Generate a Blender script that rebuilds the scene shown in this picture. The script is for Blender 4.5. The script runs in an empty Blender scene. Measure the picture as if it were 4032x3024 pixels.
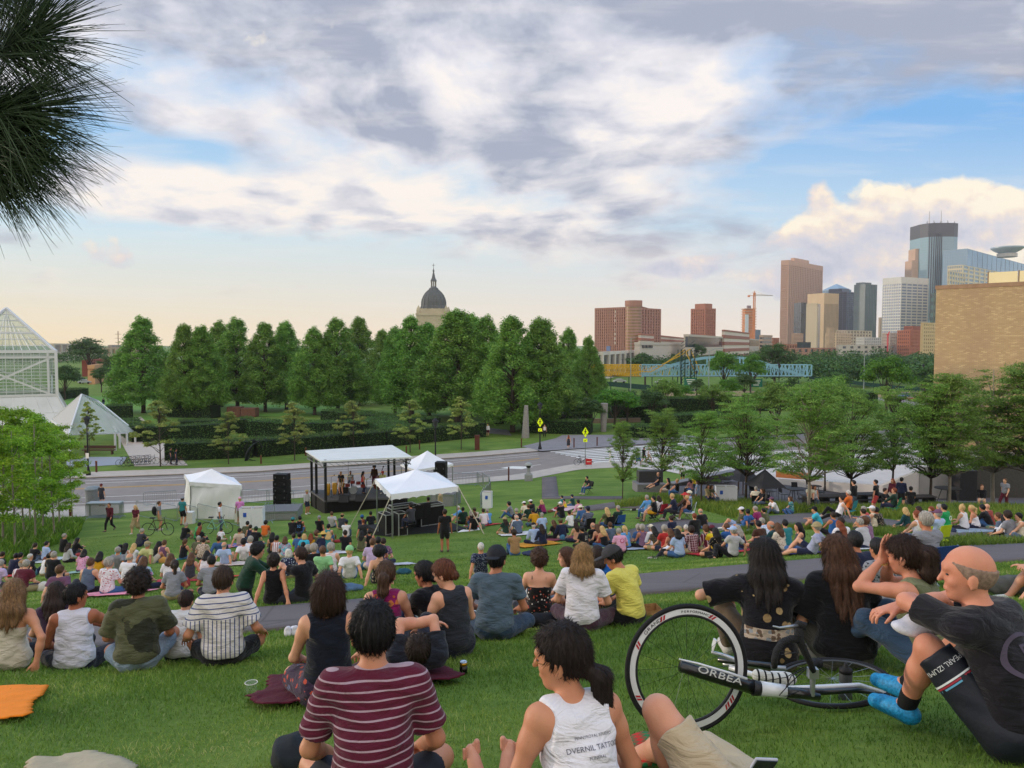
import bpy, math, random
import numpy as np
from mathutils import Vector, Matrix
random.seed(7); RNG=np.random.default_rng(7)
SC=bpy.context.scene; COL=SC.collection
W,H,F=4032.,3024.,2968.
EYE=12.4; HZ=1358.; PITCH=math.atan((H/2-HZ)/F)
cp,sp_=math.cos(PITCH),math.sin(PITCH)
def ray(px,py):
 x=(px-W/2)/F; u=-(py-H/2)/F
 return np.array([x, cp+u*sp_, -sp_+u*cp])
def atd(px,py,d):
 r=ray(px,py); return np.array([0,0,EYE])+r*(d/r[1])
# ---------- terrain ----------
def NB(x): return np.interp(x,[-75,-31,-2.2,1.7,6.7,11.2,15.1,18,22,30,100],[40,54.4,68.2,69.7,75,76.4,74.2,69,63,60,64])
CN=([-90,-75,-33.6,-21.4,.4,6.5,14,30,60,110],[41,45,57.2,60.1,71.5,78,81,87,98,117])
CF=([-90,-75,-38.8,-25.2,-3.4,12.1,22.8,60,110],[58,61,70.4,73.5,84,93.2,98.4,113,132])
RW=[]
CP=[(0,0,10.85),(0,-6,11.9),(-8,0,10.7),(9,0,11.2),(-14,-6,11.5),(16,-6,12.2)]
def cpt(px,py,d):
 p=atd(px,py,d); CP.append(tuple(p))
for a in [(3650,2936,3.4),(2703,2884,3.95),(340,2665,7.8),(60,2620,7.4),(545,2632,6.9),(3055,2571,6.1),(870,2603,7.2),(1960,2495,8.1),(1290,2722,5.6),(2423,2440,9.0),
 (1100,2362,12.9),(1500,2327,13.9),(1865,2197,28),(2220,2185,26),(425,2117,39),(60,2230,34),(115,2334,20.6),(430,2380,16),
 (3225,2186,19),(3404,2162,21.6),(3946,2134,24),(3730,2087,25.6),(3445,2022,37),(2571,2052,35.7),(2215,1994,45),(2310,1945,53),
 (1620,2110,35),(840,2062,46),(3000,2010,41),(2860,1995,45),(3300,2000,42),(2504,1938,52),(2950,1965,50),(3350,1968,50),(3700,1990,45),(3900,2000,42),
 (1270,2020,54),(2750,2110,30),(2000,2060,38),(3550,2480,5.9)]: cpt(*a)
ANCH=[(12,2219,24),(90,2218,22),(237,2225,17),(359,2216,20.5),(434,2212,16.5),(567,2200,17.8),(512,2183,22),(333,2164,27),(273,2135,33),(185,2121,34),(255,2105,37),(582,2105,26.5),(561,2082,37),(528,2132,29),(12,2172,31),(80,2184,30),(200,2190,27),
(687,2232,15),(832,2210,15),(673,2190,20),(752,2184,23),(815,2172,22.5),(884,2145,27),(802,2127,30),(862,2101,31),(783,2107,33),(634,2140,32),(731,2140,32),(734,2049,38),(789,2078,37),(945,2077,35),(1047,2062,40),(1136,2156,25),(1091,2126,31),
(1270,2154,18),(1377,2136,17.4),(1494,2143,13.8),(1237,2168,22),(1304,2138,24),(1359,2090,31),(1273,2097,30),(1224,2097,32),(1454,2094,32),(1363,2055,37),(1305,2015,42),(1181,2033,40),(1467,2122,23),(1508,2119,23),
(2024,2078,25),(2100,2060,31),(2130,2067,31),(2205,2041,32),(2035,2044,35),(1987,2047,37),(2097,2012,38),(2134,2024,36),(2002,1980,43),(2131,1977,44),(2220,1957,48),(2290,2079,30),(2434,2092,26),(2368,2077,28.5),(2401,2064,31),(2284,2002,39),(1893,2155,17.5),(1890,2020,40),
(2641,2038,31),(2756,2018,33),(2570,2085,28),(2721,2075,23.5),(2777,2066,21.5),(2803,2065,26),(2884,2107,21.5),(2902,2073,26),(2651,2147,22),(2529,2066,29),(3033,2054,22.5),(3214,2045,18.5),(3141,2054,19.5),(3060,2057,21.5),(3303,2051,22),(3403,2040,21.5),
(2943,2002,31),(2971,1990,31.5),(3037,1957,38),(3110,1958,38),(3206,1996,30),(3399,2004,29),(3563,2007,27),(3613,1999,28),(3716,1988,25.5),(3787,1981,25.5),(3884,1986,28),(3950,2030,23.5),(3691,2031,23),(4010,2022,23),(3450,1999,29)]
NNEAR=len(CP)
for a in ANCH:
 p=atd(*a); CP.append((p[0],p[1],p[2]-.84))
AN=np.array(ANCH,float)
def crowdD(px,py,extra=0.):
 D=28.
 for _ in range(6):
  pe=py+extra*F/D
  d2=((AN[:,0]-px)/260)**2+((AN[:,1]-pe)/14)**2+.02; k=np.argsort(d2)[:6]; w=1/d2[k]; D=float(np.exp((w*np.log(AN[k,2])).sum()/w.sum()))
 return D
for x in range(-75,100,12):
 CP.append((x,NB(x),0.0)); CP.append((x,NB(x)+10,0.0))
CP+=[(-70,20,3.0),(-60,40,.6),(70,20,7.5),(60,45,2.6),(100,30,5.),(-40,10,6.9),(45,8,11.5),(-30,-6,9.5),(40,-6,13.)]
CP=np.array(CP,float)
def _rbf(r): return r
d_=np.linalg.norm(CP[:,None,:2]-CP[None,:,:2],axis=2)
NCP=len(CP); A_=np.zeros((NCP+3,NCP+3)); A_[:NCP,:NCP]=-_rbf(d_)+np.diag(np.where(np.arange(NCP)<NNEAR,.25,2.5)*np.where(np.arange(NCP)<24,.4,1))
P_=np.c_[np.ones(NCP),CP[:,:2]]; A_[:NCP,NCP:]=P_; A_[NCP:,:NCP]=P_.T
SOL=np.linalg.solve(A_,np.r_[CP[:,2],0,0,0])
def tz(x,y):
 x=np.asarray(x,float); y=np.asarray(y,float); sh=x.shape
 q=np.stack([x.ravel(),y.ravel()],1)
 z=np.empty(len(q))
 for i in range(0,len(q),20000):
  qq=q[i:i+20000]
  r=np.linalg.norm(qq[:,None]-CP[None,:,:2],axis=2)
  z[i:i+20000]=-_rbf(r)@SOL[:NCP]+SOL[NCP]+qq@SOL[NCP+1:]
 s=(NB(q[:,0])-q[:,1])
 t=np.clip(s/6,0,1); t=t*t*(3-2*t)
 z=np.where(s<0,0,z*t)
 return z.reshape(sh)
_dist=np.r_[np.arange(1.5,12,.08),np.arange(12,40,.25),np.arange(40,140,.5)]
def hit(px,py,h=0.):
 """point where the sight line through a photo pixel meets the ground raised by h"""
 r=ray(px,py); r=r/r[1]
 P=np.array([0,0,EYE])[None]+r[None]*_dist[:,None]
 g=P[:,2]-h-tz(P[:,0],P[:,1])
 k=np.where((g[:-1]>=0)&(g[1:]<0))[0]
 if len(k)==0: return (P[-1][0],P[-1][1],float(P[-1][2]-h)) if g[-1]>0 else (P[0][0],P[0][1],float(P[0][2]-h))
 k=(k[-1] if h>.3 else k[0])+1
 if 1:
  a,b=g[k-1],g[k]; t=_dist[k-1]+(_dist[k]-_dist[k-1])*a/(a-b)
 p=np.array([0,0,EYE])+r*t
 return float(p[0]),float(p[1]),float(p[2]-h)
def flat(px,py,z=0.):
 r=ray(px,py); t=(z-EYE)/r[2]; return np.array([0,0,EYE])+r*t
# ---------- objects ----------
def tag(o,label=None,cat=None,group=None,kind=None):
 if label: o['label']=label
 if cat: o['category']=cat
 if group: o['group']=group
 if kind: o['kind']=kind
 return o
def link(o,parent=None):
 COL.objects.link(o)
 if parent is not None: o.parent=parent
 return o
def empty(name,loc=(0,0,0),rz=0,label=None,cat=None,group=None):
 o=bpy.data.objects.new(name,None); o.location=[float(v) for v in loc]; o.rotation_euler=(0,0,rz); COL.objects.link(o)
 o.empty_display_size=.1
 return tag(o,label,cat,group)
def mesh_np(name,v,f,smooth=False):
 v=np.asarray(v,np.float32); me=bpy.data.meshes.new(name); f=np.asarray(f,np.int32)
 me.vertices.add(len(v)); me.vertices.foreach_set('co',v.ravel())
 k=f.shape[1]; me.loops.add(f.size); me.loops.foreach_set('vertex_index',f.ravel())
 me.polygons.add(len(f)); me.polygons.foreach_set('loop_start',np.arange(0,f.size,k,dtype=np.int32))
 me.polygons.foreach_set('loop_total',np.full(len(f),k,np.int32))
 if smooth: me.polygons.foreach_set('use_smooth',np.ones(len(f),bool))
 me.update(calc_edges=True); me.validate()
 return me
def obj(name,me,mat=None,parent=None,loc=None,rot=None):
 o=bpy.data.objects.new(name,me)
 if mat is not None and len(me.materials)==0: me.materials.append(mat)
 elif mat is not None and me.materials[0]!=mat:
  o.material_slots[0].link='OBJECT'; o.material_slots[0].material=mat
 if loc is not None: o.location=[float(v) for v in loc]
 if rot is not None: o.rotation_euler=rot
 return link(o,parent)
def copy_tree(o,parent=None,mats=None):
 c=o.copy(); COL.objects.link(c); c.parent=parent
 for ch in [x for x in o.children]:
  copy_tree(ch,c)
 return c
class MB:
 """collects simple shapes and links them as one mesh"""
 def __init__(s): s.v=[]; s.f=[]
 def add(s,v,f):
  n=len(s.v); s.v+= [tuple(map(float,p)) for p in v]; s.f+=[tuple(i+n for i in q) for q in f]; return s
 def box(s,c,d,rz=0,M=None):
  x,y,z=d[0]/2,d[1]/2,d[2]/2
  v=[(-x,-y,-z),(x,-y,-z),(x,y,-z),(-x,y,-z),(-x,-y,z),(x,-y,z),(x,y,z),(-x,y,z)]
  ca,sa=math.cos(rz),math.sin(rz)
  if M is not None: v=[tuple(M@Vector(p)) for p in v]
  v=[(c[0]+ca*p[0]-sa*p[1],c[1]+sa*p[0]+ca*p[1],c[2]+p[2]) for p in v]
  return s.add(v,[(0,3,2,1),(4,5,6,7),(0,1,5,4),(1,2,6,5),(2,3,7,6),(3,0,4,7)])
 def bb(s,x0,x1,y0,y1,z0,z1): return s.box(((x0+x1)/2,(y0+y1)/2,(z0+z1)/2),(x1-x0,y1-y0,z1-z0))
 def tube(s,pts,r,n=6,close=False,cap=True,sq=None):
  pts=[Vector(p) for p in pts]; m=len(pts)
  rr=r if isinstance(r,(list,tuple)) else [r]*m
  rings=[]; prev=None
  for i,p in enumerate(pts):
   if close: t=(pts[(i+1)%m]-pts[i-1])
   else: t=(pts[min(i+1,m-1)]-pts[max(i-1,0)])
   t.normalize()
   if prev is None:
    a=Vector((0,0,1)) if abs(t.z)<.9 else Vector((1,0,0))
    u=t.cross(a).normalized()
   else:
    u=(prev-t*prev.dot(t)).normalized()
   w=t.cross(u); prev=u
   q=sq or 1
   rings.append([p+(u*math.cos(6.28318*k/n+ (math.pi/4 if n==4 else 0))+w*q*math.sin(6.28318*k/n+(math.pi/4 if n==4 else 0)))*rr[i] for k in range(n)])
  v=[q for g in rings for q in g]; f=[]
  for i in range(m if close else m-1):
   j=(i+1)%m
   for k in range(n): f.append((i*n+k,i*n+(k+1)%n,j*n+(k+1)%n,j*n+k))
  if not close and cap:
   f.append(tuple(range(n-1,-1,-1))); f.append(tuple((m-1)*n+k for k in range(n)))
  return s.add(v,f)
 def bar(s,a,b,r,n=4): return s.tube([a,b],r,n)
 def lathe(s,prof,c=(0,0,0),n=16,sx=1,sy=1):
  v=[];f=[]
  for (r,z) in prof:
   for k in range(n):
    a=6.283185*k/n; v.append((c[0]+sx*r*math.cos(a),c[1]+sy*r*math.sin(a),c[2]+z))
  for i in range(len(prof)-1):
   for k in range(n): f.append((i*n+k,i*n+(k+1)%n,(i+1)*n+(k+1)%n,(i+1)*n+k))
  f.append(tuple(range(n-1,-1,-1))); f.append(tuple((len(prof)-1)*n+k for k in range(n)))
  return s.add(v,f)
 def poly(s,pts,th=None):
  n=len(pts)
  if th is None: return s.add(pts,[tuple(range(n))])
  t=Vector(th); v=[Vector(p) for p in pts]; v2=[p+t for p in v]
  f=[tuple(range(n-1,-1,-1)),tuple(range(n,2*n))]+[(i,(i+1)%n,n+(i+1)%n,n+i) for i in range(n)]
  return s.add(v+v2,f)
 def mesh(s,name,smooth=False):
  me=bpy.data.meshes.new(name); me.from_pydata(s.v,[],s.f)
  if smooth:
   for p in me.polygons: p.use_smooth=True
  me.update(); return me
 def build(s,name,mat,parent=None,smooth=False,loc=None,rot=None,bevel=0):
  o=obj(name,s.mesh(name,smooth),mat,parent,loc,rot)
  if bevel:
   b=o.modifiers.new('bevel','BEVEL'); b.width=bevel; b.segments=2; b.limit_method='ANGLE'
  return o
# ---------- materials ----------
def lin(c):
 if isinstance(c,str):
  c=c.lstrip('#'); c=''.join(q*2 for q in c) if len(c)==3 else c; c=[int(c[i:i+2],16)/255 for i in (0,2,4)]
  return tuple((x/12.92 if x<=.04045 else ((x+.055)/1.055)**2.4) for x in c)
 return tuple(c)
class N:
 def __init__(s,tree): s.t=tree
 def __call__(s,typ,ins=None,**kw):
  n=s.t.nodes.new(typ)
  for k,v in kw.items(): setattr(n,k,v)
  for k,v in (ins or {}).items():
   if isinstance(v,bpy.types.NodeSocket): s.t.links.new(v,n.inputs[k])
   else: n.inputs[k].default_value=v
  return n
 def math(s,op,a,b=0.,c=None,clamp=False):
  n=s.t.nodes.new('ShaderNodeMath'); n.operation=op; n.use_clamp=clamp
  for i,v in enumerate((a,b,c)):
   if v is None: continue
   if isinstance(v,bpy.types.NodeSocket): s.t.links.new(v,n.inputs[i])
   else: n.inputs[i].default_value=v
  return n.outputs[0]
 def mix(s,f,a,b,blend='MIX'):
  n=s.t.nodes.new('ShaderNodeMix'); n.data_type='RGBA'; n.blend_type=blend
  for i,v in ((0,f),(6,a),(7,b)):
   if isinstance(v,bpy.types.NodeSocket): s.t.links.new(v,n.inputs[i])
   elif i==0: n.inputs[i].default_value=v
   else: n.inputs[i].default_value=(*v[:3],1)
  return n.outputs[2]
 def ramp(s,f,stops,interp='LINEAR'):
  n=s.t.nodes.new('ShaderNodeValToRGB'); r=n.color_ramp; r.interpolation=interp
  while len(r.elements)<len(stops): r.elements.new(.5)
  for e,(p,c) in zip(r.elements,stops):
   e.position=p; e.color=(*c,1) if isinstance(c,(tuple,list)) else (c,c,c,1)
  s.t.links.new(f,n.inputs[0]); return n.outputs[0]
 def remap(s,v,a,b,c=0.,d=1.):
  n=s.t.nodes.new('ShaderNodeMapRange'); n.clamp=True
  s.t.links.new(v,n.inputs[0]);
  for i,x in enumerate((a,b,c,d)): n.inputs[i+1].default_value=x
  return n.outputs[0]
MATS={}
def newmat(name):
 m=bpy.data.materials.new(name); m.use_nodes=True; t=m.node_tree
 b=t.nodes['Principled BSDF']; return m,N(t),b
def L(n,a,b): n.t.links.new(a,b)
def mk(col,rough=.7,metal=0.,vary=.12,scale=8.,bump=0.,bscale=60.,spec=.3,name=None,coat=0,trans=0.,alpha=1.,emit=None,detail=4,stretch=None):
 """general procedural material: base colour broken up by noise, optional bump"""
 key=(str(col),rough,metal,vary,scale,bump,bscale,spec,trans,alpha,coat,str(emit),str(stretch))
 if key in MATS: return MATS[key]
 m,n,b=newmat(name or 'mat'); c=lin(col)
 tc=n('ShaderNodeTexCoord').outputs['Object']
 if stretch: tc=n('ShaderNodeMapping',{'Vector':tc,'Scale':stretch}).outputs[0]
 nz=n('ShaderNodeTexNoise',{'Vector':tc,'Scale':scale,'Detail':float(detail),'Roughness':.6}).outputs[0]
 f=n.remap(nz,.3,.7,1-vary,1+vary)
 mul=n('ShaderNodeVectorMath',{0:(*c,),1:(1,1,1)},operation='MULTIPLY')
 cb=n('ShaderNodeCombineXYZ',{0:f,1:f,2:f}); L(n,cb.outputs[0],mul.inputs[1])
 L(n,mul.outputs[0],b.inputs['Base Color'])
 b.inputs['Roughness'].default_value=rough; b.inputs['Metallic'].default_value=metal
 b.inputs['Specular IOR Level'].default_value=spec
 if coat: b.inputs['Coat Weight'].default_value=coat
 if trans: b.inputs['Transmission Weight'].default_value=trans
 if alpha<1: b.inputs['Alpha'].default_value=alpha
 if emit:
  b.inputs['Emission Color'].default_value=(*lin(emit[0]),1); b.inputs['Emission Strength'].default_value=emit[1]
 if bump:
  bn=n('ShaderNodeTexNoise',{'Vector':tc,'Scale':bscale,'Detail':3.}).outputs[0]
  bu=n('ShaderNodeBump',{'Height':bn,'Strength':bump,'Distance':.02}); L(n,bu.outputs[0],b.inputs['Normal'])
 MATS[key]=m; return m
# ---------- implicit-surface modelling ----------
def V(*a): return np.array(a,float)
def unit(v): v=np.asarray(v,float); return v/max(1e-9,np.linalg.norm(v))
def cap_(a,b,ra,rb=None,k=.03,cut=None): return ('c',np.asarray(a,float),np.asarray(b,float),ra,ra if rb is None else rb,k,cut)
def ell(c,ax,r,k=.03,cut=None): return ('e',np.asarray(c,float),np.asarray(ax,float),np.asarray(r,float),None,k,cut)
def ev(prims,p,sub=(),disp=None):
 res=np.full(len(p),1e3,np.float64)
 for q in prims:
  if q[0]=='c':
   a,b,ra,rb=q[1:5]; ba=b-a; L2=max(1e-9,ba@ba)
   h=np.clip(((p-a)@ba)/L2,0,1); d=np.linalg.norm(p-a-h[:,None]*ba,axis=1)-(ra+(rb-ra)*h)
  else:
   l=(p-q[1])@q[2].T; r=q[3]
   k0=np.linalg.norm(l/r,axis=1); k1=np.linalg.norm(l/(r*r),axis=1)
   d=k0*(k0-1)/np.maximum(k1,1e-9)
  if q[6] is not None:
   for (o,nn) in q[6]: d=np.maximum(d,(p-o)@nn)
  k=q[5]; h=np.maximum(k-np.abs(res-d),0)/k
  res=np.minimum(res,d)-h*h*k*.25
 for (o,nn) in sub: res=np.maximum(res,(p-o)@nn)
 if disp is not None: res=res+disp(p)
 return res
def mesh_sdf(name,fn,lo,hi,h,B=6,band=None):
 lo=np.asarray(lo,float); n=np.ceil((np.asarray(hi)-lo)/h/B).astype(int)
 nx,ny,nz=n*B
 g=np.stack(np.meshgrid(*[np.arange(k)*B for k in n],indexing='ij'),-1).reshape(-1,3)
 cen=lo+(g+B/2-.5)*h
 dc=fn(cen); act=np.abs(dc)<(band or B*h*1.25+.02)
 Vv=np.empty((nx,ny,nz),np.float32)
 Vb=Vv.reshape(n[0],B,n[1],B,n[2],B)
 Vb[:]=np.where(dc>0,1,-1).reshape(n[0],1,n[1],1,n[2],1)
 ga=g[act]
 if len(ga)==0: return None
 off=np.stack(np.meshgrid(*[np.arange(B)]*3,indexing='ij'),-1).reshape(-1,3)
 ch=max(1,int(300000/B**3))
 for i in range(0,len(ga),ch):
  q=(ga[i:i+ch,None]+off[None]).reshape(-1,3)
  Vv[q[:,0],q[:,1],q[:,2]]=fn(lo+q*h)
 S=Vv<0
 c=np.zeros((nx-1,ny-1,nz-1),np.int8)
 sl=[slice(0,-1),slice(1,None)]
 for i in (0,1):
  for j in (0,1):
   for k in (0,1): c+=S[sl[i],sl[j],sl[k]]
 cells=np.argwhere((c>0)&(c<8))
 idx=np.full(c.shape,-1,np.int32); idx[tuple(cells.T)]=np.arange(len(cells))
 co=np.array([(i,j,k) for i in (0,1) for j in (0,1) for k in (0,1)])
 cv=np.stack([Vv[cells[:,0]+a,cells[:,1]+b,cells[:,2]+d] for a,b,d in co],1)
 acc=np.zeros((len(cells),3)); cnt=np.zeros(len(cells))
 for a in range(8):
  for b in range(a+1,8):
   if abs(co[a]-co[b]).sum()!=1: continue
   m=(cv[:,a]<0)!=(cv[:,b]<0)
   t=np.where(m,cv[:,a]/np.where(m,cv[:,a]-cv[:,b],1),0)
   acc+=np.where(m[:,None],co[a]+(co[b]-co[a])*t[:,None],0); cnt+=m
 vt=lo+(cells+acc/cnt[:,None])*h
 F_=[]
 for ax in range(3):
  s0=[slice(None)]*3; s1=[slice(None)]*3; s0[ax]=slice(0,-1); s1[ax]=slice(1,None)
  e=np.argwhere(S[tuple(s0)]!=S[tuple(s1)])
  u,w=(ax+1)%3,(ax+2)%3
  e=e[(e[:,u]>0)&(e[:,w]>0)&(e[:,u]<c.shape[u])&(e[:,w]<c.shape[w])]
  du=np.eye(3,dtype=int)[u]; dw=np.eye(3,dtype=int)[w]
  q=np.stack([idx[tuple((e-du-dw).T)],idx[tuple((e-dw).T)],idx[tuple(e.T)],idx[tuple((e-du).T)]],1)
  ins=S[tuple(e.T)]
  q=np.where(ins[:,None],q,q[:,::-1]); F_.append(q)
 f=np.concatenate(F_); f=f[(f>=0).all(1)]
 return mesh_np(name,vt,f,True)
def sdf_obj(prims,h,name,sub=(),disp=None,pad=.04):
 lo=np.full(3,1e9); hi=-lo
 for q in prims:
  if q[0]=='c':
   r=max(q[3],q[4])
   for e in (q[1],q[2]): lo=np.minimum(lo,e-r); hi=np.maximum(hi,e+r)
  else:
   r=q[3].max(); lo=np.minimum(lo,q[1]-r); hi=np.maximum(hi,q[1]+r)
 return mesh_sdf(name,lambda p:ev(prims,p,sub,disp),lo-pad,hi+pad,h)
def ik(a,b,l1,l2,hint):
 d=b-a; D=np.linalg.norm(d); D2=min(D,(l1+l2)*.999); u=d/max(D,1e-6); b=a+u*D2
 x=(l1*l1-l2*l2+D2*D2)/(2*D2); y=math.sqrt(max(0,l1*l1-x*x))
 h=np.asarray(hint,float); h=h-u*(h@u); h=unit(h)
 return a+u*x+h*y,b
def rotm(yaw,pitch=0,roll=0):
 """rows: side(x), forward(y), up(z) axes; yaw turns left(+), pitch tips the top forward(+)"""
 cy,sy=math.cos(yaw),math.sin(yaw); cx,sx=math.cos(pitch),math.sin(pitch); cr,sr=math.cos(roll),math.sin(roll)
 Rz=np.array([[cy,-sy,0],[sy,cy,0],[0,0,1]]); Rx=np.array([[1,0,0],[0,cx,sx],[0,-sx,cx]]); Ry=np.array([[cr,0,sr],[0,1,0],[-sr,0,cr]])
 return (Rz@Rx@Ry).T
D2R=math.pi/180
def skel(P):
 """P: pose dictionary -> joints (metres, person 1.75 tall, x right, y forward, z up)"""
 fem=P.get('f',0); J={}
 hz=P.get('hz',.115); hips=V(*P.get('hip',(0,0,hz))); J['hips']=hips
 l1,l2=P.get('lean',(8,18)); yaw=P.get('yaw',0)*D2R; roll=P.get('roll',0)*D2R
 A0=rotm(0,l1*D2R,roll*.5); A1=rotm(yaw,l2*D2R,roll)
 J['A0'],J['A1']=A0,A1
 J['waist']=hips+A0[2]*.13
 J['chest']=hips+A0[2]*.235
 N=J['chest']+A1[2]*.265; J['neck']=N
 sw=P.get('sw',.148 if fem else .168)
 for s,k in ((1,'R'),(-1,'L')):
  sh=N-A1[2]*.045+A1[0]*s*sw+A1[1]*P.get('sf',.0)+A1[2]*P.get('su',0)
  J['sh'+k]=sh; J['hip'+k]=hips+A0[0]*s*.085-A0[2]*.015
  hand=P.get('h'+k)
  if hand is None: hand=(s*.27,.28,hips[2]+.12)
  hint=P.get('e'+k,(s*.8,-.5,-.6))
  J['el'+k],J['wr'+k]=ik(sh,V(*hand),.285,.25,hint)
  foot=P.get('f'+k,(s*.12,.62,.07))
  hint=P.get('k'+k,(s*.25,.2,1))
  J['kn'+k],J['an'+k]=ik(J['hip'+k],V(*foot),.43,.41,hint)
  J['toe'+k]=J['an'+k]+unit(V(*P.get('t'+k,(s*.25,1,-.25))))*.175-V(0,0,.0)
 hy,hp,hr=P.get('head',(0,10,0))
 Ah=rotm(hy*D2R,hp*D2R,hr*D2R); J['Ah']=Ah
 J['hb']=N+unit(A1[2]*.6+Ah[2]*.4)*.050+A1[1]*.01
 J['hc']=J['hb']+Ah[2]*.105+Ah[1]*.02
 return J
def hand_prims(wr,d,nrm,side,curl=25,spread=6,thumb=35,scale=1.,simple=False):
 """palm, four unequal bent fingers and a side-set thumb. d: along the hand, nrm: out of the palm, side: towards the thumb"""
 d=unit(d); nrm=unit(nrm-d*(nrm@d)); side=unit(side-d*(side@d)-nrm*(side@nrm)); s=scale
 ax=np.stack([side,d,nrm]); out=[]
 if simple:
  return [ell(wr+d*.05,ax,(.04,.055,.018),.02),cap_(wr+d*.09-side*.012,wr+d*.15+nrm*.03,.017,.011,.02),cap_(wr+d*.09+side*.018,wr+d*.155+nrm*.03,.016,.010,.02),cap_(wr+side*.025+d*.03,wr+side*.055+d*.085+nrm*.02,.014,.009,.015)]
 out.append(ell(wr+d*.05*s,ax,np.array((.041,.056,.016))*s,.014))
 out.append(cap_(wr-d*.01,wr+d*.03*s,.025*s,.024*s,.02))
 for i,(off,L_) in enumerate(((.029,.073),(.010,.082),(-.010,.076),(-.029,.060))):
  a=wr+d*(.088-abs(off)*.12)*s+side*off*s; ang=(i-1.3)*-spread*D2R
  dd=d*math.cos(ang)+side*math.sin(ang)*(1 if 1 else 0); c=curl*D2R; r=.0088*s
  p=a; t=0
  for j,fr in enumerate((.45,.30,.25)):
   t+=c*(.6 if j==0 else 1.0)
   q=p+(dd*math.cos(t)+nrm*math.sin(t))*L_*fr*s
   out.append(cap_(p,q,r*(1-.06*j),r*(.94-.08*j),.004)); p=q
 a=wr+side*.026*s+d*.018*s; t=thumb*D2R; dd=d*math.cos(t)+side*math.sin(t)
 b=a+dd*.045*s+nrm*.012*s; c_=b+unit(dd+nrm*.5+d*.3)*.032*s; e=c_+unit(dd*.6+nrm*.5+d*.5)*.026*s
 out+= [cap_(a,b,.0145*s,.0108*s,.012),cap_(b,c_,.0105*s,.0098*s,.004),cap_(c_,e,.0098*s,.0078*s,.004)]
 return out
HS=1.08
def sc_prims(o,c,k=HS):
 r=[]
 for q in o:
  cut=None if q[6] is None else [(c+(a-c)*k,b) for a,b in q[6]]
  if q[0]=='c': r.append(('c',c+(q[1]-c)*k,c+(q[2]-c)*k,q[3]*k,q[4]*k,q[5],cut))
  else: r.append(('e',c+(q[1]-c)*k,q[2],q[3]*k,None,q[5],cut))
 return r
def head_prims(J,fem,face=True,wide=1.):
 A=J['Ah']; c=J['hc']; r=A[0];f=A[1];u=A[2]; w=.075*wide
 P=[ell(c+u*.028-f*.012,A,(w,.096,.096),.02),ell(c-u*.035+f*.018,A,(.056*wide,.062,.070),.03),
  ell(c-u*.085+f*.052,A,(.026,.022,.022),.03)]
 if face:
  P+=[cap_(c+f*.080+u*.020,c+f*.101-u*.018,.0075,.0105,.014),
   ell(c+f*.076-u*.052,A,(.024,.012,.010),.012),cap_(c+f*.074+u*.038-r*.03,c+f*.074+u*.038+r*.03,.013,.013,.02),
   ell(c+f*.055-u*.018+r*.035,A,(.02,.018,.018),.02),ell(c+f*.055-u*.018-r*.035,A,(.02,.018,.018),.02)]
 for s in (1,-1):
  a2=rotm(0)@A
  P.append(ell(c+r*s*(w+.002)-u*.008-f*.012,A,(.009,.019,.031),.006))
  P.append(ell(c+r*s*(w+.0015)-u*.030-f*.006,A,(.007,.009,.012),.006))
 return sc_prims(P,c-u*.05)
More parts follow.
